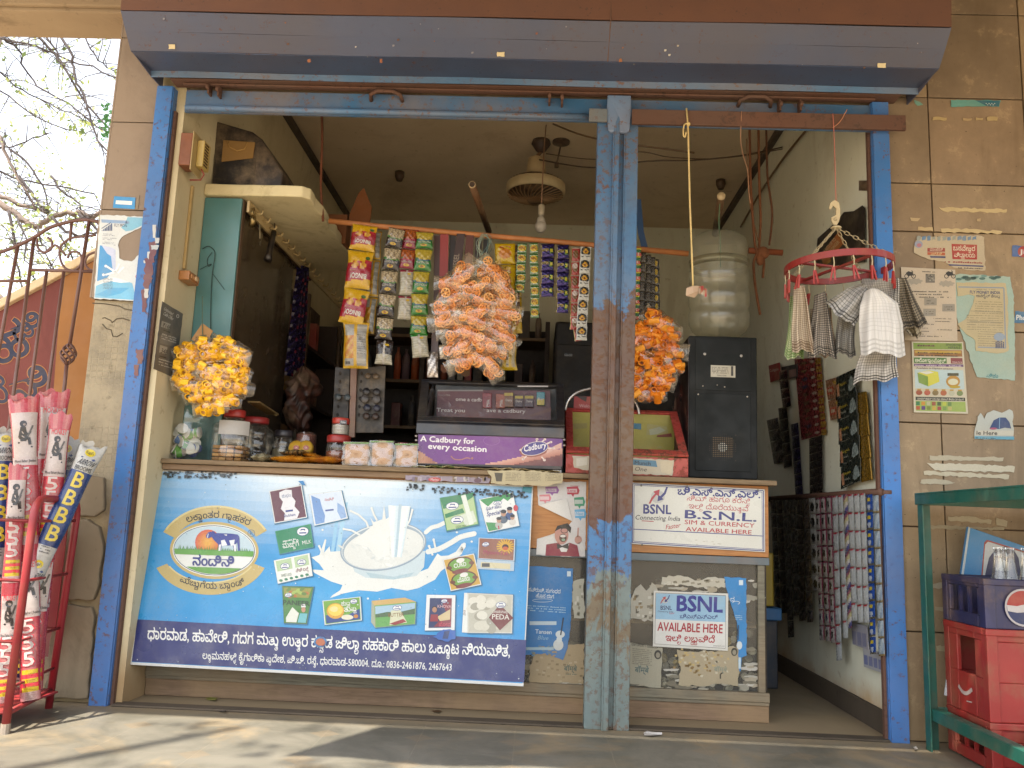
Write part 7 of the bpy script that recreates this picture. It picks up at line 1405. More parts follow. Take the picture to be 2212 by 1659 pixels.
def bundle(name,label,outline,Y,rows,kind,cols,bw,bh,depth,tie):
    t=thing(name,P(*tie,Y),label,'snack bundle','bundles of fried snack bags')
    ys=[p[1] for p in outline];y0,y1=min(ys),max(ys);n=0
    def span(y):
        xs=[]
        for (ax,ay),(bx,by) in zip(outline,outline[1:]+outline[:1]):
            if (ay <= y <by) or (by <= y <ay):xs.append(ax+(bx-ax)*(y-ay)/(by-ay))
        return (min(xs),max(xs)) if len(xs) >1 else None
    for r in range(rows):
        y=y0+(y1-y0)*(r+.5)/rows;s_=span(y)
        if not s_:continue
        for lay in range(2):
            wd_=s_[1]-s_[0];m=max(1,round(wd_/(bw*(.72 if lay ==0 else .9))))
            for i in range(m):
                x=s_[0]+wd_*(i+.5)/m;rel=(x-(s_[0]+s_[1])/2)/max(1,wd_/2);edge=abs(rel)
                c=P(x+rng.uniform(-8,8),y+rng.uniform(-9,9),Y-depth*(1-edge**2)*(.9 if lay ==0 else .35)+rng.uniform(-.008,.008));k=(Y+3.15)/FPX
                ang=rel*(.5 if kind =='tube' else .85)+rng.uniform(-1,1)*(.28 if kind =='tube' else .6);ax=Vector((math.cos(ang),rel*.4*0,-math.sin(ang)*(1 if rel >0 else 1))).normalized();dn=Vector((-math.sin(ang)*.6,0,-math.cos(ang)));dn=(dn-ax*dn.dot(ax)).normalized();fr=ax.cross(dn);fr=fr if fr.y <0 else -fr;fr=(fr+V(rel*.5,0,.15)).normalized()
                W_,H_=bw*k*.5*rng.uniform(.9,1.12),bh*k*.5*rng.uniform(.9,1.15);th=.016;sd=rng.uniform(0,9)
                def f(a,b_): 
                    pin=.82+.18*math.sin(math.pi*a);return c+ax*((a-.5)*2*W_*1.15)+dn*((b_-.5)*2*H_*pin*(1+.12*math.sin(a*15+sd))),fr
                b=MB(cols[1]);pillow(b,f,9,7,th*1.15,None,.005,sd);bag=b.build('snack_bag',M_FILMS,t,True)
                b=MB()
                for q in range(9 if kind =='wheel' else 11):
                    o=c+ax*rng.uniform(-.75,.75)*W_+dn*rng.uniform(-.62,.62)*H_+fr*rng.uniform(-.4,.6)*th;col=rng.choice(cols)
                    if kind =='wheel':ring_mesh(b,o,(fr+Vector((rng.uniform(-.6,.6),0,rng.uniform(-.6,.6)))).normalized(),.019*rng.uniform(.85,1.15),.0034,col)
                    else:tube_mesh(b,o,Vector((rng.uniform(-1,1),rng.uniform(-.7,.7),rng.uniform(-.5,.5))).normalized(),.0145 if kind =='tube' else .0155,.03 if kind =='tube' else .042,col)
                b.build('fried_snack',M_FOOD,bag);n +=1
    return t
M_FILMS=film('snack_film',.05,(1,.95,.86),.1,14,.9,body=.03,edge=.4)
yb_=bundle('snack_bag_bundle','bundle of yellow tube snack bags hanging over the jars',[(392,746),(440,742),(520,746),(532,780),(530,846),(508,862),(462,894),(440,888),(418,848),(382,828),(376,785)],.13,7,'tube',['e2ae1c','eab828','d69c14','eec040'],66,36,.05,(438,720))
b=MB('8d6a40');b.prism([P(u,v,.09) for u,v in ((437,698),(460,715),(440,751),(413,733))],(0,.003,0));b.build('card_tag',M_CARD,yb_);b=MB('4a5a4a');b.tube([P(437,640,.1),P(437,715,.085),P(441,745,.1)],.0018,6);b.tube([P(430,726,.086),P(446,724,.086)],.0015,5);b.build('tie_string',M_ROPE,yb_)
bundle('snack_bag_bundle','big bundle of orange wheel snack bags hanging mid opening',[(990,572),(1010,580),(1040,590),(1090,582),(1112,610),(1113,690),(1108,730),(1085,765),(1080,790),(1050,778),(1030,765),(1000,795),(975,780),(960,740),(944,700),(946,650),(955,610)],.43,8,'wheel',['dd8f48','e5a05a','d0803a','e8b070'],74,40,.07,(1040,570))
bundle('snack_bag_bundle','bundle of long orange tube snack bags beside the coffee machine',[(1375,705),(1410,680),(1448,684),(1462,720),(1473,760),(1462,790),(1446,800),(1440,838),(1412,830),(1400,868),(1385,850),(1340,840),(1330,740)],.36,7,'long',['d87a18','e08a20','c86a10','e49a34'],70,40,.06,(1420,680))
# purple sachet strips on the cabinet glass
def purp(k,x0,y0,x1,y1,n,lb):
    t=thing('sachet_strip',PX(x0,y0,-1.24),lb,'packet strip','purple strips by the cabinet glass')
    for i in range(n):
        p0,p1=PX(x0+(x1-x0)*i/n,y0+(y1-y0)*i/n,-1.24),PX(x0+(x1-x0)*(i+1)/n,y0+(y1-y0)*(i+1)/n,-1.24);b=MB()
        def f(a,c):return p0.lerp(p1,c)+V(.03*(a-.5),.05*(a-.5)+.004*math.sin(i*2+c*3),.0),V(.9,-.4,0)
        pillow(b,f,8,8,.006,lambda a,c:'8d3a4a' if a >.7 and c >.75 else ('8a8490' if a <.25 and c >.8 else mixc('17122a','2a2050',.5+.5*math.sin(c*14+a*9))),.002,i*1.3);b.build('sachet',M_FOIL,t,True)
purp(0,650,580,624,812,9,'dark purple sachet strip nearer the teal panel');purp(1,659,575,648,808,9,'dark purple sachet strip on the shelf side');purp(2,654,590,636,800,9,'dark purple sachet strip hanging between two others')
b=MB();c0=PX(650,862,-1.15);rz=[.012,.05,.072,.06,.05,.066,.05,.03]
def bagp(a,t):k=min(6,int(t*7));f=t*7-k;r=rz[k]*(1-f)+rz[k+1]*f;w=1+.22*math.sin(a*25+t*9)+.16*math.sin(a*44-t*21);return c0+V(r*w*math.sin(2*math.pi*a)+.012*math.sin(t*7),r*w*math.cos(2*math.pi*a),.15-.3*t+.012*math.sin(a*31+t*13))
b.grid(bagp,40,28,lambda a,t:mixc('2a1812','4d2c20',.5+.5*math.sin(a*41+t*29)));tag(b.build('plastic_bag',M_DUSTY,None,True),'crumpled reddish brown plastic bag hanging by the cabinet doors','bag')
b=MB('b0a088');b.bar(PX(640,812,-1.24),PX(618,905,-1.24),.008,.008);tag(b.build('thin_stick',M_WOOD0),'thin pale stick standing below the purple sachets','stick')
b=MB('7d6a44');b.bar(P(548,868,.3),P(590,895,.55),.05,.006);o=b.build('hook_strip',M_PLASTIC);tag(o,'cream hook strip lying askew above the jar lid','hook strip');b=MB('a08c5c');b.tube(spl([tuple(P(588,893,.54)),tuple(P(596,897,.54)),tuple(P(600,892,.54))]),.003,6);b.build('hook',M_PLASTIC,o)
# ================================================================ the side towards the tiled wall
rng=random.Random(71)
# clothes hanger ring
hc=P(1811,578,-.083);hg=thing('peg_hanger',hc,'round red clothes peg hanger with cream hook and chains','hanger');R=.187;tl_=.05
HP=lambda a,r=R,dz=0:hc+V(r*math.cos(a),r*math.sin(a),dz+r*math.cos(a)*tl_)
b=MB('8d2824');N=48
for i in range(N):
    a0,a1=2*math.pi*i/N,2*math.pi*(i+1)/N;b.hexa([HP(a0,R-.004,-.012),HP(a1,R-.004,-.012),HP(a1,R+.004,-.012),HP(a0,R+.004,-.012),HP(a0,R-.004,.012),HP(a1,R-.004,.012),HP(a1,R+.004,.012),HP(a0,R+.004,.012)])
b.build('ring',M_PLASTIC,hg,weld=True);b=MB('8d2824')
for a in (.4,2.0):b.bar(HP(a,R-.005),HP(a+math.pi,R-.005),.016,.006)
b.build('cross_bar',M_PLASTIC,hg)
top=P(1806,492,-.083)
for k in range(4):
    a=.75+k*math.pi/2;e=HP(a,R-.01,.012);n=11
    for i in range(n):
        p,q=top.lerp(e,i/n),top.lerp(e,(i+1)/n);d=(q-p);s_=d.cross(V(0,0,1) if i % 2 else V(1,.3,0)).normalized()*.0055;b=MB('b8a884');b.tube([p-d*.1-s_*.4,p+d*.15-s_,p+d*.85-s_,q+d*.1-s_*.4,q+d*.1+s_*.4,p+d*.85+s_,p+d*.15+s_,p-d*.1+s_*.4],.0016,5,None,True);o=b.build('chain_link',M_PLASTIC,hg,True)
b=MB('c0b08c');b.lathe([(.016,-.004),(.02,0),(.016,.004)],top,n=18);b.build('chain_disc',M_PLASTIC,hg,True)
b=MB('c4b490');y=-.083;pr_=[P(u,v,y-.004) for u,v in ((1797,478),(1796,470),(1806,464),(1807,450),(1800,444),(1795,452),(1791,450),(1794,438),(1803,432),(1812,437),(1815,450),(1815,468),(1812,479),(1808,486),(1802,486))]
t3=tessellate_polygon([pr_]);b.mesh(pr_+[p+V(0,.008,0) for p in pr_],[tuple(t) for t in t3]+[tuple(i+15 for i in t[::-1]) for t in t3]+[(i,(i+1) % 15,(i+1) % 15+15,i+15) for i in range(15)]);o=b.build('hook',M_PLASTIC,hg);pr=PR(lambda u,v:P(u,v,y-.0045));pr.text('G',1800,477,7,'7a6a4c',8,0,1,.02);pr.build('lettering',M_PLASTIC,o)
for k in range(18):
    a=2*math.pi*(k+.3)/18;p=HP(a,R,-.012);tg=V(-math.sin(a),math.cos(a),0)
    b=MB('c0b490');b.tube([p,p+V(.002,0,-.02),p+V(0,0,-.038)],.002,5);pg=b.build('peg_link',M_PLASTIC,hg)
    lean=rng.uniform(-.3,.3);q=p+V(0,0,-.036);d=(V(0,0,-1)+tg*lean).normalized()
    for s_ in (-1,1):b=MB('a02c28');b.obox(q+tg*(s_*.002-.003)-V(math.cos(a),math.sin(a),0)*.004,tg*.006+V(0,0,0),V(math.cos(a),math.sin(a),0)*.008,d*.05+tg*s_*.006);b.build('clothes_peg',M_PLASTIC,hg,bevel=.001)
# handkerchiefs
def cloth(label,quad,Y,nx,ny,base,line,per,lw=.28,border=True,bulge=.03,seed=1,warp=0.0,pinch=1.0,dY=0.0):
    b=MB();r_=random.Random(seed);ph=r_.uniform(0,6);lc=K(line)
    def fn(a,t):
        
        if len(quad) ==4:aa=.5+(a-.5)*(pinch+(1-pinch)*min(1,t*1.6));x,y=bil(quad,aa,t)
        else:       # two edges, each a line of points from top to bottom
            h=len(quad)//2;k=min(h-2,int(t*(h-1)));f=t*(h-1)-k;l,r=lerp2(quad[k],quad[k+1],f),lerp2(quad[h+k],quad[h+k+1],f);x,y=lerp2(l,r,a)
            y -= pinch*8*math.sin(math.pi*a)*(1-t)
        y +=t*t*(4*math.sin(a*7+ph)+2*math.sin(a*17+ph*3));x +=3*math.sin(t*5+ph)*t;x +=warp*math.sin(t*3.1)*(a-.5)*20
        return P(x,y,Y+dY*(a-.5)-bulge*math.sin(math.pi*a)*(.4+.6*t)+(.019*math.sin(a*9+ph+t*1.6)+.008*math.sin(a*21+t*3+ph*2))*(.3+.7*t)+.006*math.sin(t*9+a*4+ph))
    def cf(a,t):
        u,v=a*nx/per,t*ny/per;on=(u % 1 <lw)+(v % 1 <lw)
        c=base if not on else mixc(base,line,.62 if on ==1 else .9)
        if border and (t >.84 or a >.86) and ((t*ny % 5 <1.6 and t >.84) or (a*nx % 5 <1.6 and a >.86)):c=line
        return c
    b.grid(fn,nx,ny,cf);return tag(b.build('handkerchief',M_CLOTH,None,True,solid=.0012),label,'handkerchief','checked handkerchiefs on the peg hanger')
cloth('green checked handkerchief hanging lowest at the ring edge',[(1706,640),(1730,638),(1738,774),(1697,772)],-.075,36,120,'a9b08a','5a7a3c',4,seed=2,bulge=.01,pinch=.9)
cloth('narrow beige checked handkerchief folded lengthwise beside the green one',[(1713,618),(1738,616),(1764,762),(1711,758)],-.10,36,120,'b5a894','6a5440',4,seed=3,bulge=.015,pinch=.95)
cloth('dark checked handkerchief hanging slantwise under the ring',[(1756,640),(1786,628),(1808,770),(1745,770)],-.085,48,110,'a69c90','33302c',4,lw=.38,seed=4,bulge=.02,pinch=.8)
cloth('brown checked handkerchief under the slanting dark one',[(1750,668),(1796,664),(1805,766),(1752,770)],-.06,44,90,'9d8c76','4a3a2c',4,seed=5,bulge=.01)
cloth('grey handkerchief draped sideways with striped border',[(1862,612),(1832,622),(1804,640),(1783,655),(1884,632),(1872,655),(1858,685),(1845,708)],-.125,60,60,'a3a2a0','4d4c4a',5,lw=.16,seed=6,bulge=.02,pinch=1)
cloth('large white handkerchief with grey border draped in front',[(1866,632),(1858,660),(1857,700),(1858,764),(1906,630),(1940,655),(1952,700),(1954,767)],-.15,60,100,'c8c7c5','b2b1af',5,lw=.1,seed=7,bulge=.05,pinch=1.0)
cloth('grey finely checked handkerchief bunched at the pegs',[(1862,602),(1942,600),(1946,660),(1852,640)],-.12,70,40,'a5a29c','3f3d3a',3,lw=.34,seed=8,bulge=.03,pinch=1)
cloth('brown and black checked handkerchief spreading towards the tiled wall',[(1918,602),(1962,600),(2001,700),(1945,716)],-.075,56,80,'8f8470','2e2a26',4,lw=.4,seed=9,bulge=.015,pinch=.8)
cloth('pale brown checked handkerchief tip below the brown and black one',[(1945,690),(1984,686),(1988,724),(1966,731)],-.05,40,30,'a39a84','5a5040',4,seed=10,bulge=.0)
cloth('dark grey checked handkerchief hanging behind the white one',[(1812,668),(1848,690),(1846,770),(1802,765)],-.07,44,80,'8a8780','35332f',4,lw=.36,seed=11,bulge=.015)
cloth('white handkerchief with black grid hanging lowest, behind the white one',[(1862,752),(1936,755),(1938,815),(1839,830)],-.09,80,60,'b0aca6','3a3835',5,lw=.24,seed=12,bulge=.012)
# goods on the grey side wall, all on its face
XW=XR-.012
def wallcard(name,label,quad,col,cat,draw=None,x=None,m=M_PRINT,group=None,th=.003):
    xx=x or XW;b=MB(col);q=[PX(u,v,xx) for u,v in quad]
    if len(q) ==4:b.prism(q,(th,0,0))
    else:t=tessellate_polygon([[Vector((u,v,0)) for u,v in quad]]);b.mesh(q,t);b.mesh([p+V(th,0,0) for p in q],t);[b.f([q[i],q[(i+1) % len(q)],q[(i+1) % len(q)]+V(th,0,0),q[i]+V(th,0,0)]) for i in range(len(q))]
    o=b.build(name,m);tag(o,label,cat,group)
    if draw:pr=PR(lambda u,v:PX(u,v,xx),(-1,0,0));draw(pr);pr.build('print',m,o)
    return o
def d1(pr):
    pr.poly([(1772,552),(1812,500),(1824,524),(1780,575)],'a8642c',1);pr.poly([(1768,575),(1795,560),(1794,566),(1769,582)],'b08430',1);pr.text('LASTS UP TO',1784,545,7,'c8b48c',36,-50,2,.03);pr.text('TIMES LONGER',1786,557,7,'c8b48c',44,-50,2,.03)
wallcard('battery_card','black and orange cut-out advert card behind the peg hanger',[(1811,473),(1823,458),(1844,456),(1862,444),(1867,450),(1868,566),(1820,572),(1768,578),(1761,562),(1766,515),(1794,490)],'241c18','advert card',d1)
def cardq(x0,y0,w,h,sk):return [(x0,y0),(x0+w,y0+sk),(x0+w,y0+h+sk),(x0,y0+h)]
gp=thing('hair_dye_strip',PX(1830,850,XW-.02),'strip of black and gold hair colour packets on the grey side wall','packet strip')
for k in range(5):
    y0=815+k*48;x0=1806+k*2.6;q=cardq(x0,y0,42,50,-20);b=MB('20251f');b.prism([PX(u,v,XW-.02) for u,v in q],(.004,0,0));o=b.build('packet',M_PACK,gp,bevel=.001);pr=PR(lambda u,v:PX(u,v,XW-.02),(-1,0,0))
    pr.text('Expert',x0+7,y0+20,6,'a89438',17,-24,2,.03);pr.text('Mehndi',x0+9,y0+32,5,'9a9a8c',12,-24,2);pr.poly([(x0+26,y0+26),(x0+28,y0+6),(x0+33,y0-4),(x0+38,y0+4),(x0+41,y0+20),(x0+30,y0+30)],'8f9a98',1);[pr.line([(x0+27+j*2.4,y0+28-j),(x0+30+j*2,y0+2-j*.5)],1,'5d6a68',2) for j in range(5)];pr.poly([(x0+1,y0+18),(x0+6,y0+14),(x0+8,y0+40),(x0+3,y0+42)],'a87a5c',1);pr.scrib(x0+6,y0+45,x0+26,y0+36,2.4,'8a8a80',rng,2);pr.build('print',M_PACK,o)
for k in range(4):
    y0=850+k*48;x0=1849+k*3;b=MB('8a6a24');b.prism([PX(u,v,XW-.012) for u,v in ((x0,y0),(x0+20,y0-8+3),(x0+25,y0+42),(x0+2,y0+48))],(.006,0,0));b.build('gold_packet',M_FOIL,gp,bevel=.002)
def d2(pr):
    for k in range(10):y=782+k*17;x=1720+k*1.3;pr.line([(x,y+3),(x+50,y-1)],1.2,'5a1c1c',1);pr.ell(x+16,y+3,7,3.4,rng.choice(['3a4a3a','2a3454','5a4a2c']),2,-18);pr.ell(x+34,y-1,5,3,'b0a898',2,-18);pr.poly([(x+42,y-7),(x+54,y-9),(x+54,y+4),(x+42,y+6)],'9d7a34',1)
wallcard('soap_card','red and gold card of small packs below the green handkerchief',[(1716,776),(1771,772),(1782,936),(1731,951)],'7a2428','packet card',d2,None,M_PACK)
for k,(u,v) in enumerate(((1792,848),(1798,892))):
    wallcard('match_packet',['upper clear pouch with small red box by the black packets','lower clear pouch with small red box by the black packets'][k],[(u-9,v-26),(u+18,v-34),(u+20,v+10),(u-4,v+16)],'8a6448','packet',lambda pr,u=u,v=v:(pr.poly([(u-6,v-10),(u+8,v-14),(u+9,v+2),(u-5,v+6)],'a04a34',1),pr.poly([(u-3,v-7),(u+6,v-9),(u+6,v-2),(u-3,v)],'b8a890',2),pr.ell(u+12,v-22,5,4,'a88c3a',1)),XW-.008,M_PACK,'clear pouches on the side wall')
def dstrip(label,u0,v0,u1,v1,w,n,cf,x=XW-.008,m=M_FOIL,name='sachet_strip',skew=0.0,group='dim strips on the side wall'):
    t=thing(name,PX(u0,v0,x),label,'packet strip',group)
    for i in range(n):
        a,c=lerp2((u0,v0),(u1,v1),i/n),lerp2((u0,v0),(u1,v1),(i+.97)/n);b=MB();sd=i*1.9+u0
        def f(s_,t_):x_,y_=lerp2(a,c,t_);return PX(x_+(s_-.5)*w,y_-(s_-.5)*w*skew,x),V(-1,-.15,0)
        pillow(b,f,8,10,.005,lambda s_,t_,i=i:cf(s_,t_,i),.0016,sd);b.build('sachet',m,t,True)
    return t
dstrip('dark violet sachet strip between grey packets and red card',1716,915,1727,1078,16,6,lambda a,b_,i:mixc('1c1730','3a3260',.5+.5*math.sin(b_*11)),skew=.3)
dstrip('dark brown bubble sachet strip under the red card',1762,944,1763,1080,28,8,lambda a,b_,i:mixc('2a2420','5d5048',max(0,math.sin(a*12)*math.sin(b_*9))),skew=.3)
dstrip('dim grey packet strip deep on the side wall, upper',1668,905,1684,1000,24,4,lambda a,b_,i:mixc('3a3230','6a605a',.5+.5*math.sin(a*9+b_*7)),skew=.25)
dstrip('dim dark packet strip deep on the side wall, lower',1690,880,1702,1010,18,5,lambda a,b_,i:mixc('2a2220','4d4238',.5+.5*math.sin(a*9+b_*5)),skew=.25)
dstrip('small maroon packets high on the side wall near the machine',1690,800,1700,880,18,4,lambda a,b_,i:mixc('4a1c20','2a1618',b_),skew=.25)
wallcard('toothpaste_box','red toothpaste card deep on the side wall',[(1660,790),(1683,783),(1686,818),(1664,826)],'8d2428','packet',lambda pr:pr.text('Colgate',1663,804,6,'c0b4ac',20,-14,1,.02),XW-.01)
wallcard('pouch_card','black and grey pouch card beside the toothpaste card',[(1688,793),(1722,786),(1722,815),(1690,822)],'2b2a2c','packet',lambda pr:pr.poly([(1704,800),(1720,796),(1720,812),(1705,816)],'8a6a64',1),XW-.006)
# sachets over the low rail
rl=MB('4a3c30');A,B_=PX(1906,1063,XR-.03),PX(1660,1078,XR-.03);rl.tube([A,B_],.014,12);rl.tube([A,A+V(.029,0,0)],.012,10);tag(rl.build('sachet_rail',M_RUSTBAR,None,True),'dark low rail along the side wall carrying shampoo sachets','rail')
def dove(a,b_,i):return 'a83a48' if b_ <.14 and a <.8 else ('8f9498' if .45 <b_ <.75 and abs(a-.5-.2*math.sin(b_*8)) <.1 else mixc('b9bcbd','a3a8aa',.5+.5*math.sin(a*9)))
def bluep(a,b_,i):return 'b8a42c' if (a-.5)**2/.08+(b_-.3)**2/.02 <1 else ('5d5a50' if b_ >.9 else ('a8b0bc' if (a-.5)**2/.06+(b_-.72)**2/.02 <1 else '23448a'))
def clearb(a,b_,i):return '8a7a58' if b_ >.9 else mixc('7d8ea0','a8b4bc',.5+.5*math.sin(a*9+b_*5))
def multi(a,b_,i):return ['50507c','8a5564','a59f78','b0aca8'][int(b_*4+a*1.5) % 4]
def maro(a,b_,i):return '7a2c48' if b_ <.12 or a >.85 else ('3a3432' if (a-.45)**2/.05+(b_-.5)**2/.06 <1 else 'a8a4a0')
def blk(a,b_,i):return '2a2826' if (a-.6)**2/.1+(b_-.6)**2/.1 <1 else 'a5a4a0'
def grey(a,b_,i):return mixc('4d4a44','77736a',.5+.5*math.sin(a*8+b_*11))
def grey2(a,b_,i):return mixc('3a332c','5d5348',.5+.5*math.sin(a*8+b_*13))
SS=[(1891,1070,1905,1418,13,9,clearb,'clear pale blue sachet strip nearest the doorway post'),(1878,1068,1886,1414,13,9,bluep,'royal blue sachet strip with yellow marks near the doorway'),(1863,1066,1872,1346,12,7,dove,'white sachet strip just beside the royal blue one'),(1850,1067,1859,1346,12,7,dove,'white sachet strip second from the royal blue one'),(1837,1068,1846,1342,12,7,dove,'white sachet strip third from the royal blue one'),(1826,1068,1836,1358,9,7,multi,'slim multicoloured sachet strip between white ones'),(1815,1070,1827,1380,11,8,dove,'white sachet strip right after the multicoloured one'),(1803,1071,1813,1428,12,9,dove,'longest white sachet strip reaching furthest down'),(1791,1072,1801,1390,11,9,maro,'white and maroon sachet strip beside the longest white'),(1778,1074,1790,1386,11,9,maro,'second white and maroon sachet strip along the rail'),(1767,1076,1776,1384,11,9,maro,'third white and maroon sachet strip along the rail'),(1754,1076,1762,1276,13,6,blk,'white and black sachet strip ending high'),(1741,1078,1750,1345,13,8,grey2,'brown grey sachet strip after the black and white'),(1726,1079,1734,1342,14,8,grey2,'second brown grey sachet strip along the rail'),(1711,1079,1722,1330,14,8,grey,'first dim grey sachet strip in the deep end'),(1697,1080,1709,1378,13,8,grey,'dim grey sachet strip in the deep end reaching lower'),(1683,1080,1695,1325,13,8,grey2,'darker grey sachet strip in the deep end'),(1670,1080,1681,1322,12,8,grey,'last grey sachet strip at the far rail end')]
for k,(u0,v0,u1,v1,w,n,cf,lb) in enumerate(SS):dstrip(lb,u0,v0,u1,v1,w,n,cf,XR-.05-.002*(k % 2),M_FOIL if k >12 else M_PACK,'shampoo_strip',.1,'shampoo strips on the low rail')
wallcard('sachet_sheet','lavender blue sachet sheet hanging lowest on the side wall',[(1864,1398),(1906,1412),(1909,1455),(1866,1440)],'a8aab0','sachet sheet',lambda pr:[pr.poly([(1866+k*10.4,1414+k*3.4),(1874+k*10.4,1416+k*3.4),(1875+k*10.4,1437+k*3.6),(1867+k*10.4,1434+k*3.6)],'7078a0',1) for k in range(4)],XR-.02)
wallcard('sachet_sheet','pale lavender sachet sheet above the lowest one',[(1838,1345),(1872,1352),(1876,1404),(1842,1392)],'9a9aa6','sachet sheet',lambda pr:[pr.poly([(1840+k*11,1362+k*2.5),(1849+k*11,1364+k*2.5),(1850+k*11,1392+k*3),(1842+k*11,1390+k*3)],'7a7c98',1) for k in range(3)],XR-.022)
# a yellow tub and blue crate just behind the counter end
b=MB('a8902c');x=P(1665,1280,.9).x;b.box(x-.13,x+.015,.9,1.05,.36,.6);tag(b.build('yellow_box',M_PLASTIC,None,bevel=.008),'yellow box behind the counter end','box');b=MB('23649a');b.box(x-.15,x+.045,.88,1.08,.3,.355);b.box(x-.14,x+.03,.9,1.06,0,.2995,'1d2a3a');tag(b.build('blue_tray',M_PLASTIC,None,bevel=.006),'blue tray on a dark base under the yellow box','tray')
# papers on the tiled wall
plt=lambda u,v:P(u,v,-.002)
def wp(name,quad,col,label,tear=None,seed=1,yo=0.0,cat='poster',m=M_PRINT):return sheet_on(name,quad,col,label,cat,(lambda u,v:P(u,v,-.002-yo)),(0,-1,0),m,None,None,.0006,tear,seed)
o,pr=wp('torn_strip',[(2054,216),(2162,217),(2158,231),(2130,229),(2095,230),(2054,231)],'5f9a92','torn teal paper strip high on the tiled wall',1,2);pr.poly([(2106,217),(2160,218),(2157,230),(2132,230)],'2f6a7c',1);[pr.ell(2130+k*3,224+k % 2*3,1.6,1.2,'b8c4bc',2,n=6) for k in range(7)];pr.build('print',M_PRINT,o)
o,pr=wp('torn_strip',[(1974,216),(1986,220),(1994,226),(1982,229),(1976,223)],'6a9a8c','tiny torn teal scrap beside the tile joint high up',1,3)
for q,sd,c in (([(2016,253),(2045,255),(2044,260),(2014,260)],4,'b09a6c'),([(2080,255),(2100,256),(2098,260),(2080,260)],5,'a8906a'),([(2108,254),(2124,255),(2122,260),(2108,260)],6,'b09a6c'),([(2132,253),(2155,254),(2154,261),(2132,261)],7,'b09a6c'),([(2028,448),(2175,452),(2174,459),(2040,457)],8,'c0aa7c'),([(1983,490),(2015,491),(2015,500),(1983,497)],9,'b8a074'),([(2032,494),(2100,495),(2165,500),(2162,505),(2090,503),(2034,502)],10,'bfa97c'),([(1966,470),(1988,472),(1982,478),(1968,477)],11,'b09870'),([(2110,473),(2118,472),(2118,479),(2110,478)],12,'b09870'),
  ([(2008,984),(2090,986),(2168,988),(2166,996),(2080,995),(2008,993)],13,'b0a68c'),([(2002,1000),(2100,1003),(2192,1008),(2190,1021),(2090,1018),(2020,1016)],14,'c4bca4'),([(1995,1018),(2060,1020),(2180,1026),(2178,1035),(2080,1030),(1996,1026)],15,'bdb398'),([(1990,1036),(2020,1034),(2064,1042),(2040,1047),(1988,1044)],16,'b0a68c'),([(2048,1116),(2100,1116),(2142,1124),(2140,1132),(2090,1126),(2048,1124)],17,'a89c80'),([(2152,1118),(2176,1126),(2174,1138),(2152,1134)],18,'a89c80'),([(2000,1134),(2100,1138),(2170,1140),(2168,1145),(2060,1144),(2000,1142)],19,'9d9074'),([(2030,1258),(2052,1257),(2052,1271),(2012,1270),(2014,1262)],20,'b0a690'),([(2020,1310),(2044,1312),(2044,1320),(2020,1318)],21,'a89c80'),([(2022,1396),(2044,1394),(2044,1408),(2024,1406)],22,'a89c7c')):
    o,pr=wp('glue_trace',q,c,None,2.0,sd);lbl={4:'short cream glue trace high, first of four in a row',5:'second short cream glue trace in the high row',6:'third short cream glue trace in the high row',7:'fourth short cream glue trace in the high row',8:'long cream glue trace above the school poster, upper',9:'short cream glue trace by the doorway above the school poster',10:'long cream glue trace just above the school poster',11:'faint glue dab beside the doorway post high on the tile',12:'small cream glue dab over the school poster',13:'uppermost of the wide white glue traces over the green table',14:'widest white glue trace over the green table',15:'long white glue trace under the widest one',16:'short ragged glue trace just above the green table top',17:'long glue trace under the green table top',18:'short glue dab under the table top near the crates',19:'thin long glue trace under the green table',20:'white glue dab left of the dark blue crate',21:'thin glue dab left of the red crate, upper',22:'pale glue dab left of the red crate, lower'}[sd];tag(o,lbl,'glue trace','paper and glue traces on the tiled wall')
o,pr=wp('school_poster',[(1978,520),(1990,512),(2110,508),(2126,513),(2128,584),(2095,584),(2060,578),(2040,566),(2004,560),(1974,546)],'b3a488','torn red and white school poster in local script on the tiles',1.5,30)
pr.ell(1984,528,9,8,'8a8fa0',2);pr.ell(1985,530,5,4,'a86a74',3);pr.poly([(2003,536),(2041,536),(2041,544),(2003,544)],'8d2c28',2);pr.poly([(2003,545),(2041,546),(2041,552),(2003,551)],'a8502c',2);pr.poly([(2008,553),(2042,554),(2042,558),(2010,557)],'2c3460',2);pr.text('ಮಾಂಟೆಸರಿ',2008,542,6,'c8b8a0',28,0,3,.02);pr.text('ಎಲ್.ಕೆ.ಜಿ',2010,551,5,'c8b080',24,0,3,.02);pr.poly([(2055,527),(2110,529),(2110,561),(2057,560)],'9d2c24',2);pr.text('ಬಸವೇಶ್ವರ',2058,541,10,'d0c2a8',48,2,3,.03);pr.text('ವಿದ್ಯಾಲಯ',2060,555,9,'d0c2a8',46,2,3,.03);pr.scrib(2040,567,2122,570,4,'8d3a34',rng,2);pr.poly([(2048,571),(2124,574),(2124,577),(2050,574)],'3a3f68',2);pr.scrib(2066,580,2122,582,3,'5a5048',rng,2);[pr.poly(torn([(1980+k*11,512),(1988+k*11,510),(1988+k*11,518),(1980+k*11,520)],rng,2,4),rng.choice(['8a9088','5a7a98','b8a890']),2) for k in range(13)];pr.build('print',M_PRINT,o)
o,pr=wp('phone_remnant',[(2187,530),(2214,532),(2214,556),(2186,554)],'2c5a98','blue and red phone shop sticker remnant at the picture edge',1,31);pr.ell(2210,544,12,12,'a03028',1);pr.text('Ji',2203,549,10,'d0ccc8',12,0,2,.04);pr.build('print',M_PRINT,o)
o,pr=wp('phone_remnant',[(2193,672),(2214,673),(2214,698),(2191,697)],'2f6488','blue paper remnant with white letters lower at the picture edge',1.2,32);pr.text('Pho',2194,691,11,'d0d0cc',22,2,2,.04);pr.build('print',M_PRINT,o)
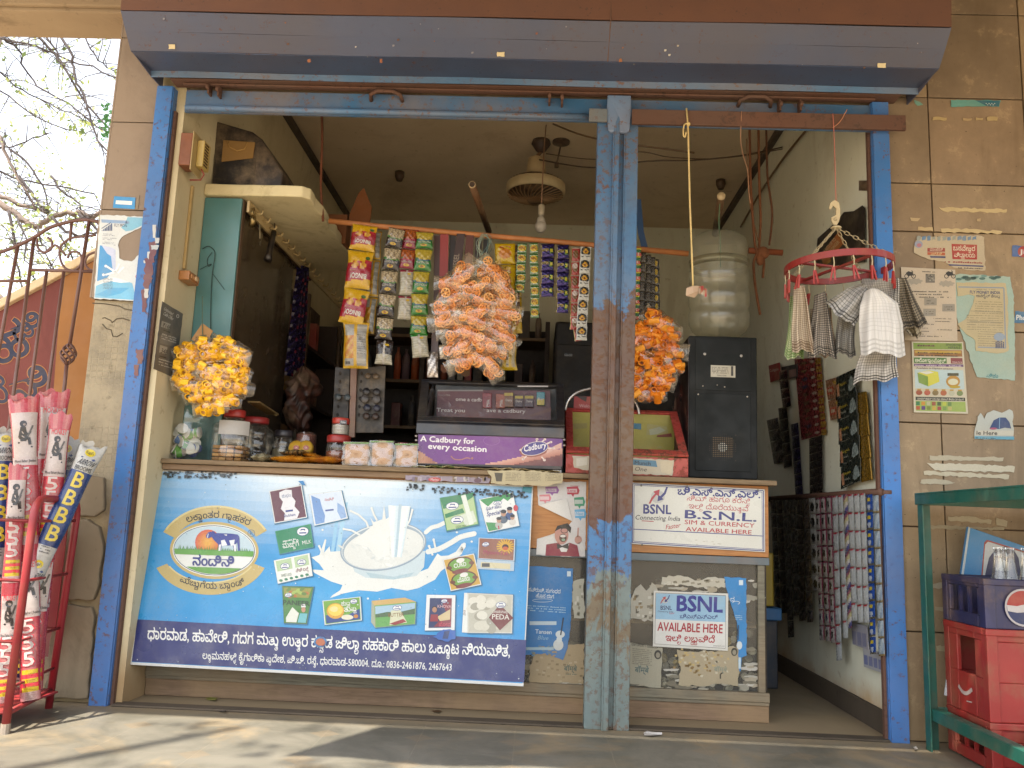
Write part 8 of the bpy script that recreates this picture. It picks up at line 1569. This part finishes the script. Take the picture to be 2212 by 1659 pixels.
o,pr=wp('faded_poster',[(2040,594),(2080,592),(2182,598),(2190,640),(2192,760),(2192,822),(2110,814),(2070,700),(2050,640)],'93a89a','pale blue green poster edge under the yellowed notice',1.5,33);[pr.ell(2080+rng.uniform(-20,90),600+rng.uniform(-4,4),7,3,rng.choice(['3d5a54','6a8a80','4d6a60']),1,0,8) for _ in range(16)];pr.text('ನಿಕಾ',2130,815,8,'3a7a80',26,4,2,.03);pr.build('print',M_PRINT,o)
o,pr=wp('yellowed_notice',[(2066,610),(2172,612),(2176,640),(2178,758),(2160,763),(2108,758),(2106,735),(2085,720),(2068,700),(2085,690),(2098,665),(2106,640),(2092,636),(2068,640)],'b0a27c','yellowed torn notice about money services on the tiles',1.5,34,.0015)
pr.line([(2070,620),(2168,622),(2172,752),(2112,750)],2.5,'7d8a98',1);pr.text('FLY MONEY INDIA',2094,634,6.5,'33406a',66,1.5,2,.03);pr.text('ಆನಲೈನ್ ಕೇಂದ್ರ',2108,642,6,'4a4f5a',52,1.5,2,.01);pr.scrib(2108,626,2150,627,2,'8a8068',rng,2)
for k in range(20):pr.scrib(2106 if k <6 else (2088 if k <13 else 2112),652+k*5,2166,654+k*5,1.8,'857b62',rng,2)
pr.line([(2096,672),(2166,675)],1,'7d7a6a',2);pr.line([(2094,694),(2166,697)],1,'7d7a6a',2);pr.ell(2158,728,12,9,'8492a0',3,0,18);[pr.rect(2150+k*4,742-(k % 2)*2,2152.5+k*4,752,'33406a',3) for k in range(5)];[pr.ell(2151.2+k*4,740-(k % 2)*2,1.5,1.5,'33406a',3,n=8) for k in range(5)];pr.build('print',M_PRINT,o)
o,pr=wp('motorcycle_notice',[(1946,577),(2063,583),(2068,737),(1954,735)],'b9aa94','white notice with two motorcycle pictures on the tiled wall',None,35,.003)
for cx in (1965,2051):
    pr.ring(cx-7,597,5,5,1.6,'26241f',2,n=14);pr.ring(cx+8,597,5,5,1.6,'26241f',2,n=14);pr.poly([(cx-9,590),(cx-3,586),(cx+3,588),(cx+7,586),(cx+6,595),(cx-4,597)],'26241f',2);pr.line([(cx+4,584),(cx+8,597)],1.4,'26241f',2)
pr.rect(1999,592,2019,611,'6d675c',2);[pr.ell(2000+rng.uniform(0,18),593+rng.uniform(0,17),2,1.5,rng.choice(['9d9686','4a463e']),3,n=6) for _ in range(16)]
for cx,cy in ((1975,608),(2044,613)):pr.poly([(cx+(15 if i % 2 else 18)*math.cos(i*.3307),cy+(5 if i % 2 else 8)*math.sin(i*.3307)) for i in range(19)],'9a9282',2)
pr.scrib(1992,588,2020,589,2.4,'4a463e',rng,2)
for k,(x0,x1,y,h) in enumerate(((1964,2048,631,3),(1978,2034,637,3),(1966,2054,643,3),(1968,1990,688,2),(2016,2056,689,2),(1996,2018,701,2),(2018,2054,695,2),(1968,2004,709,2),(2020,2056,713,2),(1972,2006,716,2),(1968,2040,727,2.4),(1970,2000,722,2))):pr.scrib(x0,y,x1,y+1,h,'5a554a',rng,2)
for x,y in ((1996,644),(1994,667),(2035,657)):pr.rect(x,y,x+27,y+16,'8d8678',2);pr.scrib(x+5,y+7,x+22,y+7,2,'4a463e',rng,3);pr.scrib(x+5,y+12,x+22,y+12,2,'4a463e',rng,3)
pr.build('print',M_PRINT,o)
o,pr=wp('herbal_poster',[(1969,738),(2080,739),(2091,894),(1974,891)],'bcb49c','green and white herbal product poster with jar picture',None,36,.0045)
GQ=[(1970,739),(2079.5,740),(2090,893),(1975,890)];R_=lambda a0,b0,a1,b1,c,l=1:pr.poly([bil(GQ,a0,b0),bil(GQ,a1,b0),bil(GQ,a1,b1),bil(GQ,a0,b1)],c,l)
R_(.02,.01,.98,.1,'6f8a2c');R_(.03,.11,.97,.2,'8a5a1c');R_(.05,.12,.95,.155,'b09030',2);R_(.02,.22,.66,.3,'3f6a2c');R_(.74,.22,.97,.3,'7a2a30');R_(.02,.31,.98,.345,'5a3a6a');R_(.03,.39,.97,.66,'a9bcbc');R_(.03,.78,.97,.83,'23281f');R_(.03,.84,.97,.98,'8aa048')
T_=lambda s_,a,b_,h,c,w,bold=.02:pr.text(s_,*bil(GQ,a,b_),h,c,w,1.5,4,bold)
T_('SPOORTHI',.66,.05,4.5,'28402a',32);T_('HERBALS',.7,.088,4.5,'28402a',26);T_('ಅಲೋಗ್ರಾಂಪ್ಲೋರ್',.04,.285,8,'d0d0b8',66,.03);T_('ಬಂಪರ್ ಆಫರ್ 125 ಗ್ರಾಂ ಸೋಪ್ ಕೇವಲ 20 ರೂ.ಗೆ',.06,.82,4,'c8c4b0',100);T_('Available in Flipkart amazon',.06,.38,3.5,'3a3a5a',80,.01);T_('9986819578',.76,.29,3,'d0b8b0',22,.01)
for k,(a,b_) in enumerate(((.1,.14),(.1,.178))):p=bil(GQ,a,b_);pr.scrib(p[0],p[1]+3,p[0]+86,p[1]+5,3,'3a2a10',rng,4)
p=bil(GQ,.04,.34);pr.scrib(p[0],p[1],p[0]+100,p[1]+2,3,'b8a8b8',rng,4);p=bil(GQ,.05,.06);pr.scrib(p[0],p[1],p[0]+56,p[1]+1,4,'5a2a30',rng,4)
q=lambda *l:[bil(GQ,a,b_) for a,b_ in l]
pr.poly(q((.08,.44),(.3,.4),(.48,.42),(.5,.56),(.28,.63),(.1,.58)),'c0bc3c',3);pr.poly(q((.08,.44),(.28,.49),(.28,.63),(.1,.58)),'6a8a2c',3.5);pr.poly(q((.12,.43),(.3,.41),(.4,.43),(.26,.46)),'c8c8b8',4);x,y=bil(GQ,.76,.54);pr.ell(x,y+2,15,13,'a87c24',3);pr.rect(x-12,y-16,x+12,y-10,'3a3a1c',3.5);pr.ell(x,y+3,11,7,'c4c4a8',4);pr.ell(x+4,y+14,12,3,'a8901c',4)
for k in range(6):x,y=bil(GQ,.1+k*.155,.72);pr.ell(x,y,7,6,['8a3a1c','a03a24','6d5a24','9d5024','a8a890','6a7a44'][k],3,n=10);pr.rect(x-4,y-8,x+4,y-5,'a8842c',4)
for k in range(14):x,y=bil(GQ,.07+(k % 7)*.1,.875 if k <7 else .94);pr.rect(x-4,y-4,x+4,y+4,['2c6a3c','b8801c','a8a884','8d4024','2c4a1c','a8b03c','5a7a3a','a04c24','50306a','6a7a24','b8983a','8d3030','6a8a3c','a8a05a'][k],3)
pr.build('print',M_PRINT,o)
o,pr=wp('umbrella_remnant',[(2105,930),(2112,900),(2118,892),(2126,905),(2132,892),(2146,886),(2164,892),(2180,884),(2187,888),(2190,950),(2105,948)],'b0b4ac','torn poster piece with dark blue umbrella and the words le Here',1.5,37,.001);pr.poly([(2137,926),(2146,908),(2158,902),(2172,902),(2180,912),(2184,926),(2170,924),(2158,927)],'26406e',2);pr.line([(2159,902),(2158,926)],1.4,'7aa0b8',3);pr.poly([(2106,930),(2189,930),(2189,941),(2106,940)],'c0bcac',3);pr.text('le Here',2108,939,8.5,'26262c',46,1,4,.04);pr.poly([(2105,942),(2190,943),(2190,950),(2105,948)],'5a9ab0',3);pr.scrib(2107,947,2150,948,2.4,'2c4a58',rng,4);pr.ell(2145,926,8,2.4,'a0506c',3);pr.build('print',M_PRINT,o)
# green table
tb=thing('green_table',(1.7,-.45,0),'teal green angle iron table against the tiled wall','table');TG='1f5e50'
b=MB(TG);b.box(1.322,2.3,-1.0,-.092,.842,.848);b.box(1.322,1.327,-1.0,-.092,.808,.8418);b.box(1.3275,2.3,-.097,-.092,.808,.8418);b.build('table_top',M_STEEL,tb,bevel=.0015)
for x,y in ((1.328,-.0975),(1.328,-.99),(2.27,-.0975)):b=MB(TG);b.box(x,x+.005,y-.04,y,0,.8075);b.box(x+.0055,x+.042,y-.005,y,0,.8075);b.build('leg',M_STEEL,tb,bevel=.0015)
b=MB(TG);b.box(1.334,1.339,-.985,-.138,.1,.138);b.box(1.3395,1.372,-.985,-.138,.133,.138);b.build('lower_rail',M_STEEL,tb,bevel=.0015);b=MB(TG);b.box(1.371,2.27,-.103,-.0985,.105,.138);b.build('lower_rail',M_STEEL,tb,bevel=.0015)
# leaning blue board with a letter A
Yb=-.075;bd=thing('leaning_board',P(2150,1300,Yb),'blue framed board with a big dark letter leaning behind the crates','board');pq=[(2091,1138),(2260,1196),(2230,1420),(2050,1420)]
b=MB('3d84b8');b.prism([P(u,v,Yb) for u,v in pq],(0,.012,0));b.build('panel',M_VINYL,bd,bevel=.001);pr=PR(lambda u,v:P(u,v,Yb));pr.poly([(2092,1138),(2096,1140),(2056,1420),(2050,1420)],'c0c8c8',1);pr.poly([(2126,1172),(2132,1166),(2260,1205),(2260,1420),(2104,1420)],'a04438',1);pr.poly([(2128,1176),(2134,1170),(2260,1209),(2260,1420),(2108,1420)],'c3c5c6',2);pr.poly([(2128,1240),(2136,1205),(2150,1186),(2172,1180),(2190,1188),(2200,1205),(2210,1270),(2180,1272),(2178,1215),(2160,1205),(2152,1228),(2148,1256),(2142,1272),(2126,1268)],'262650',3);pr.poly([(2150,1232),(2180,1234),(2180,1248),(2148,1248)],'262650',4);pr.build('print',M_VINYL,bd)
b=MB('c0c8cc');b.prism([P(u,v,-.1) for u,v in ((2047,1448),(2052,1504),(2040,1502))],(0,.004,0));tag(b.build('paper_corner',M_PRINT),'white and blue paper corner sticking out behind the red crate','paper')
# crates
def crate(label,z,h,col,x0=1.405,y0=-.37,w=.46,d=.27,mark=None,tall=False):
    t=thing('bottle_crate',(x0+w/2,y0+d/2,z),label,'crate','stacked drink crates');th=.014
    b=MB(col);M_=M_PLASTIC
    def wallp(o,ax,ay,L,nrm,wins):
        """wall with window openings: o origin, ax along, ay up"""
        xs_=sorted({0,L,*[q for w_ in wins for q in (w_[0],w_[1])]});ys_=sorted({0,h,*[q for w_ in wins for q in (w_[2],w_[3])]})
        for i in range(len(xs_)-1):
            for j in range(len(ys_)-1):
                cx,cy=(xs_[i]+xs_[i+1])/2,(ys_[j]+ys_[j+1])/2
                if any(w_[0] <cx <w_[1] and w_[2] <cy <w_[3] for w_ in wins):continue
                b.obox(o+ax*xs_[i]+ay*ys_[j],ax*(xs_[i+1]-xs_[i]),nrm*th,ay*(ys_[j+1]-ys_[j]))
    Z=V(0,0,1);X_=V(1,0,0);Y_=V(0,1,0);o=V(x0,y0,z)
    ws=[(.075,.19,h*.45,h*.86)] if tall else [(.045,.225,h*.25,h*.8)]
    wf=[(.2,.29,h*.42,h*.86)] if tall else ([(.09,.38,h*.1,h*.6)] if mark =='low' else [])
    wallp(o,Y_,Z,d,X_,ws);wallp(o+X_*(w-th),Y_,Z,d,X_,ws);wallp(o+X_*th,X_,Z,w-2*th,Y_,wf);wallp(o+X_*th+Y_*(d-th),X_,Z,w-2*th,Y_,wf)
    for cx in (0,w-.03):
        for cy in (-.004,d-.026):b.box(x0+cx-.002,x0+cx+.032,y0+cy-.002,y0+cy+.032,z,z+h)
    b.box(x0-.0045,x0+w+.0045,y0-.0085,y0+.0145,z+h-.02,z+h+.0005);b.box(x0-.004,x0+.0145,y0+.015,y0+d+.006,z+h-.02,z+h+.0005);b.box(x0+.015,x0+w-.015,y0+.015,y0+d-.015,z+.004,z+.01)
    body=b.build('crate_body',M_CRATE,t,bevel=.003)
    if not tall:
        b=MB(col)
        for k in range(2):b.box(x0+.002,x0+th-.002,y0+.1+k*.06,y0+.11+k*.06,z+h*.25,z+h*.8)
        b.build('side_bar',M_CRATE,t)
    else:
        pr=PR(lambda u,v:V(x0,y0+d-u,z+v),(-1,0,0));pr.line(spl([(.08,.075),(.105,.06),(.135,.06),(.17,.078)]),.012,'c0aca4',3);pr.line([(.13,.035),(.165,.038)],.004,'c0aca4',3);pr.build('emblem',M_PRINT,t)
        pr=PR(lambda u,v:V(x0+u,y0-.0001,z+v),(0,-1,0));pr.ell(.27,.05,.05,.028,'b8a890',3);pr.ell(.27,.05,.042,.021,'a03a34',4);pr.build('emblem',M_PRINT,t)
    if mark =='ball':
        pr=PR(lambda u,v:V(x0+u,y0-.0066,z+v),(0,-1,0));c=(.115,h*.45);pr.ell(*c,.057,.057,'b5aeb0',2,n=30);pr.ell(*c,.051,.051,'23305c',3,n=30)
        pr.poly([(c[0]+.051*math.cos(a),c[1]+.051*math.sin(a)) for a in [i*math.pi/14 for i in range(15)]]+[(c[0]-.03,c[1]-.006),(c[0],c[1]+.004),(c[0]+.03,c[1]-.004)],'a02c2c',4);pr.poly([(c[0]-.051,c[1]+.006),(c[0]-.02,c[1]+.004),(c[0]+.02,c[1]+.014),(c[0]+.051,c[1]+.012),(c[0]+.05,c[1]-.006),(c[0]+.02,c[1]-.012),(c[0]-.02,c[1]-.016),(c[0]-.049,c[1]-.012)],'c0baba',5);pr.build('emblem',M_PRINT,t)
    return t
M_CRATE=mat('crate_plastic',.5,var=.15,vs=6,dirt=.5,dc='7d6448',ds=7,bump=.08)
z1=.148;h2=.276;crate('lower red plastic bottle crate at the bottom of the stack',-.145+.15,.142,'8d2622',mark='low');crate('tall red bottle crate in the middle of the stack',z1,h2,'902824',tall=True);crate('dark blue bottle crate on top of the red ones',z1+h2+.001,.152,'25254a',mark='ball')
def bottle(label,x,y,z,full=None):
    t=thing('glass_bottle',(x,y,z),label,'bottle','empty glass bottles in the crates');b=MB('b8c4b8');b.lathe([(.024,0),(.028,.01),(.028,.09),(.026,.12),(.018,.16),(.0125,.2),(.013,.225),(.0145,.228),(.0145,.236)],(x,y,z),n=18,cap=False);b.build('bottle_glass',M_JAR,t,True);b=MB('a83a34');b.lathe([(.0284,.035),(.0284,.075)],(x,y,z),n=18,cap=False);b.build('label',M_PRINT,t,True)
for k,(x,y) in enumerate(((1.48,-.32),(1.515,-.325),(1.6,-.26),(1.53,-.25))):bottle(['clear glass bottle standing nearest in the dark blue crate','clear glass bottle second along the front of the blue crate','clear glass bottle at the back of the blue crate','clear glass bottle behind the nearest one in the blue crate'][k],x,y,z1+h2+.015)
for k,(x,y) in enumerate(((1.47,-.26),(1.5,-.32),(1.62,-.32),(1.68,-.3))):bottle(['bottle seen through the red crate side window, nearer the wall','bottle inside the red crate behind its corner','bottle behind the red crate front window','bottle far inside the red crate front window'][k],x,y,z1+.011)
crate('dark blue crate lying low in front of the red stack',.002,.13,'262c4a',1.5,-.68,.4,.27)
# litter
for nm,lb,pts,c in (('litter_paper','white crumpled paper slip on the floor by the post',[(1390,1583),(1398,1579),(1415,1582),(1430,1582),(1430,1587),(1410,1588),(1392,1588)],'c8c4c0'),('litter_leaf','yellow green leaf scrap on the floor under the sign',[(444,1508),(455,1506),(470,1508),(466,1512),(450,1512)],'8a8a3c'),('litter_wrapper','dark and white wrapper on the floor under the sign',[(468,1530),(482,1531),(494,1532),(485,1537),(472,1536)],'4a4440'),('litter_stick','little brown stick on the floor before the counter',[(931,1535),(945,1534),(955,1536),(945,1538)],'6a4a2c'),('litter_chip','tiny white chip on the threshold near the doorway post',[(1973,1614),(1979,1612),(1983,1618),(1977,1619)],'c0b8ac')):
    t3=tessellate_polygon([[Vector((u,v,0)) for u,v in pts]]);b=MB(c);b.mesh([PZ(u,v,.003+.006*(i % 2)) for i,(u,v) in enumerate(pts)],t3);tag(b.build(nm,M_PRINT,None,solid=.001),lb,'litter')
b=MB('6f6048');b.box(-1.47,1.24,-.03,.03,.0005,.008); 
for o in (b.build('threshold',M_SKIRT,bld,bevel=.003),):pass
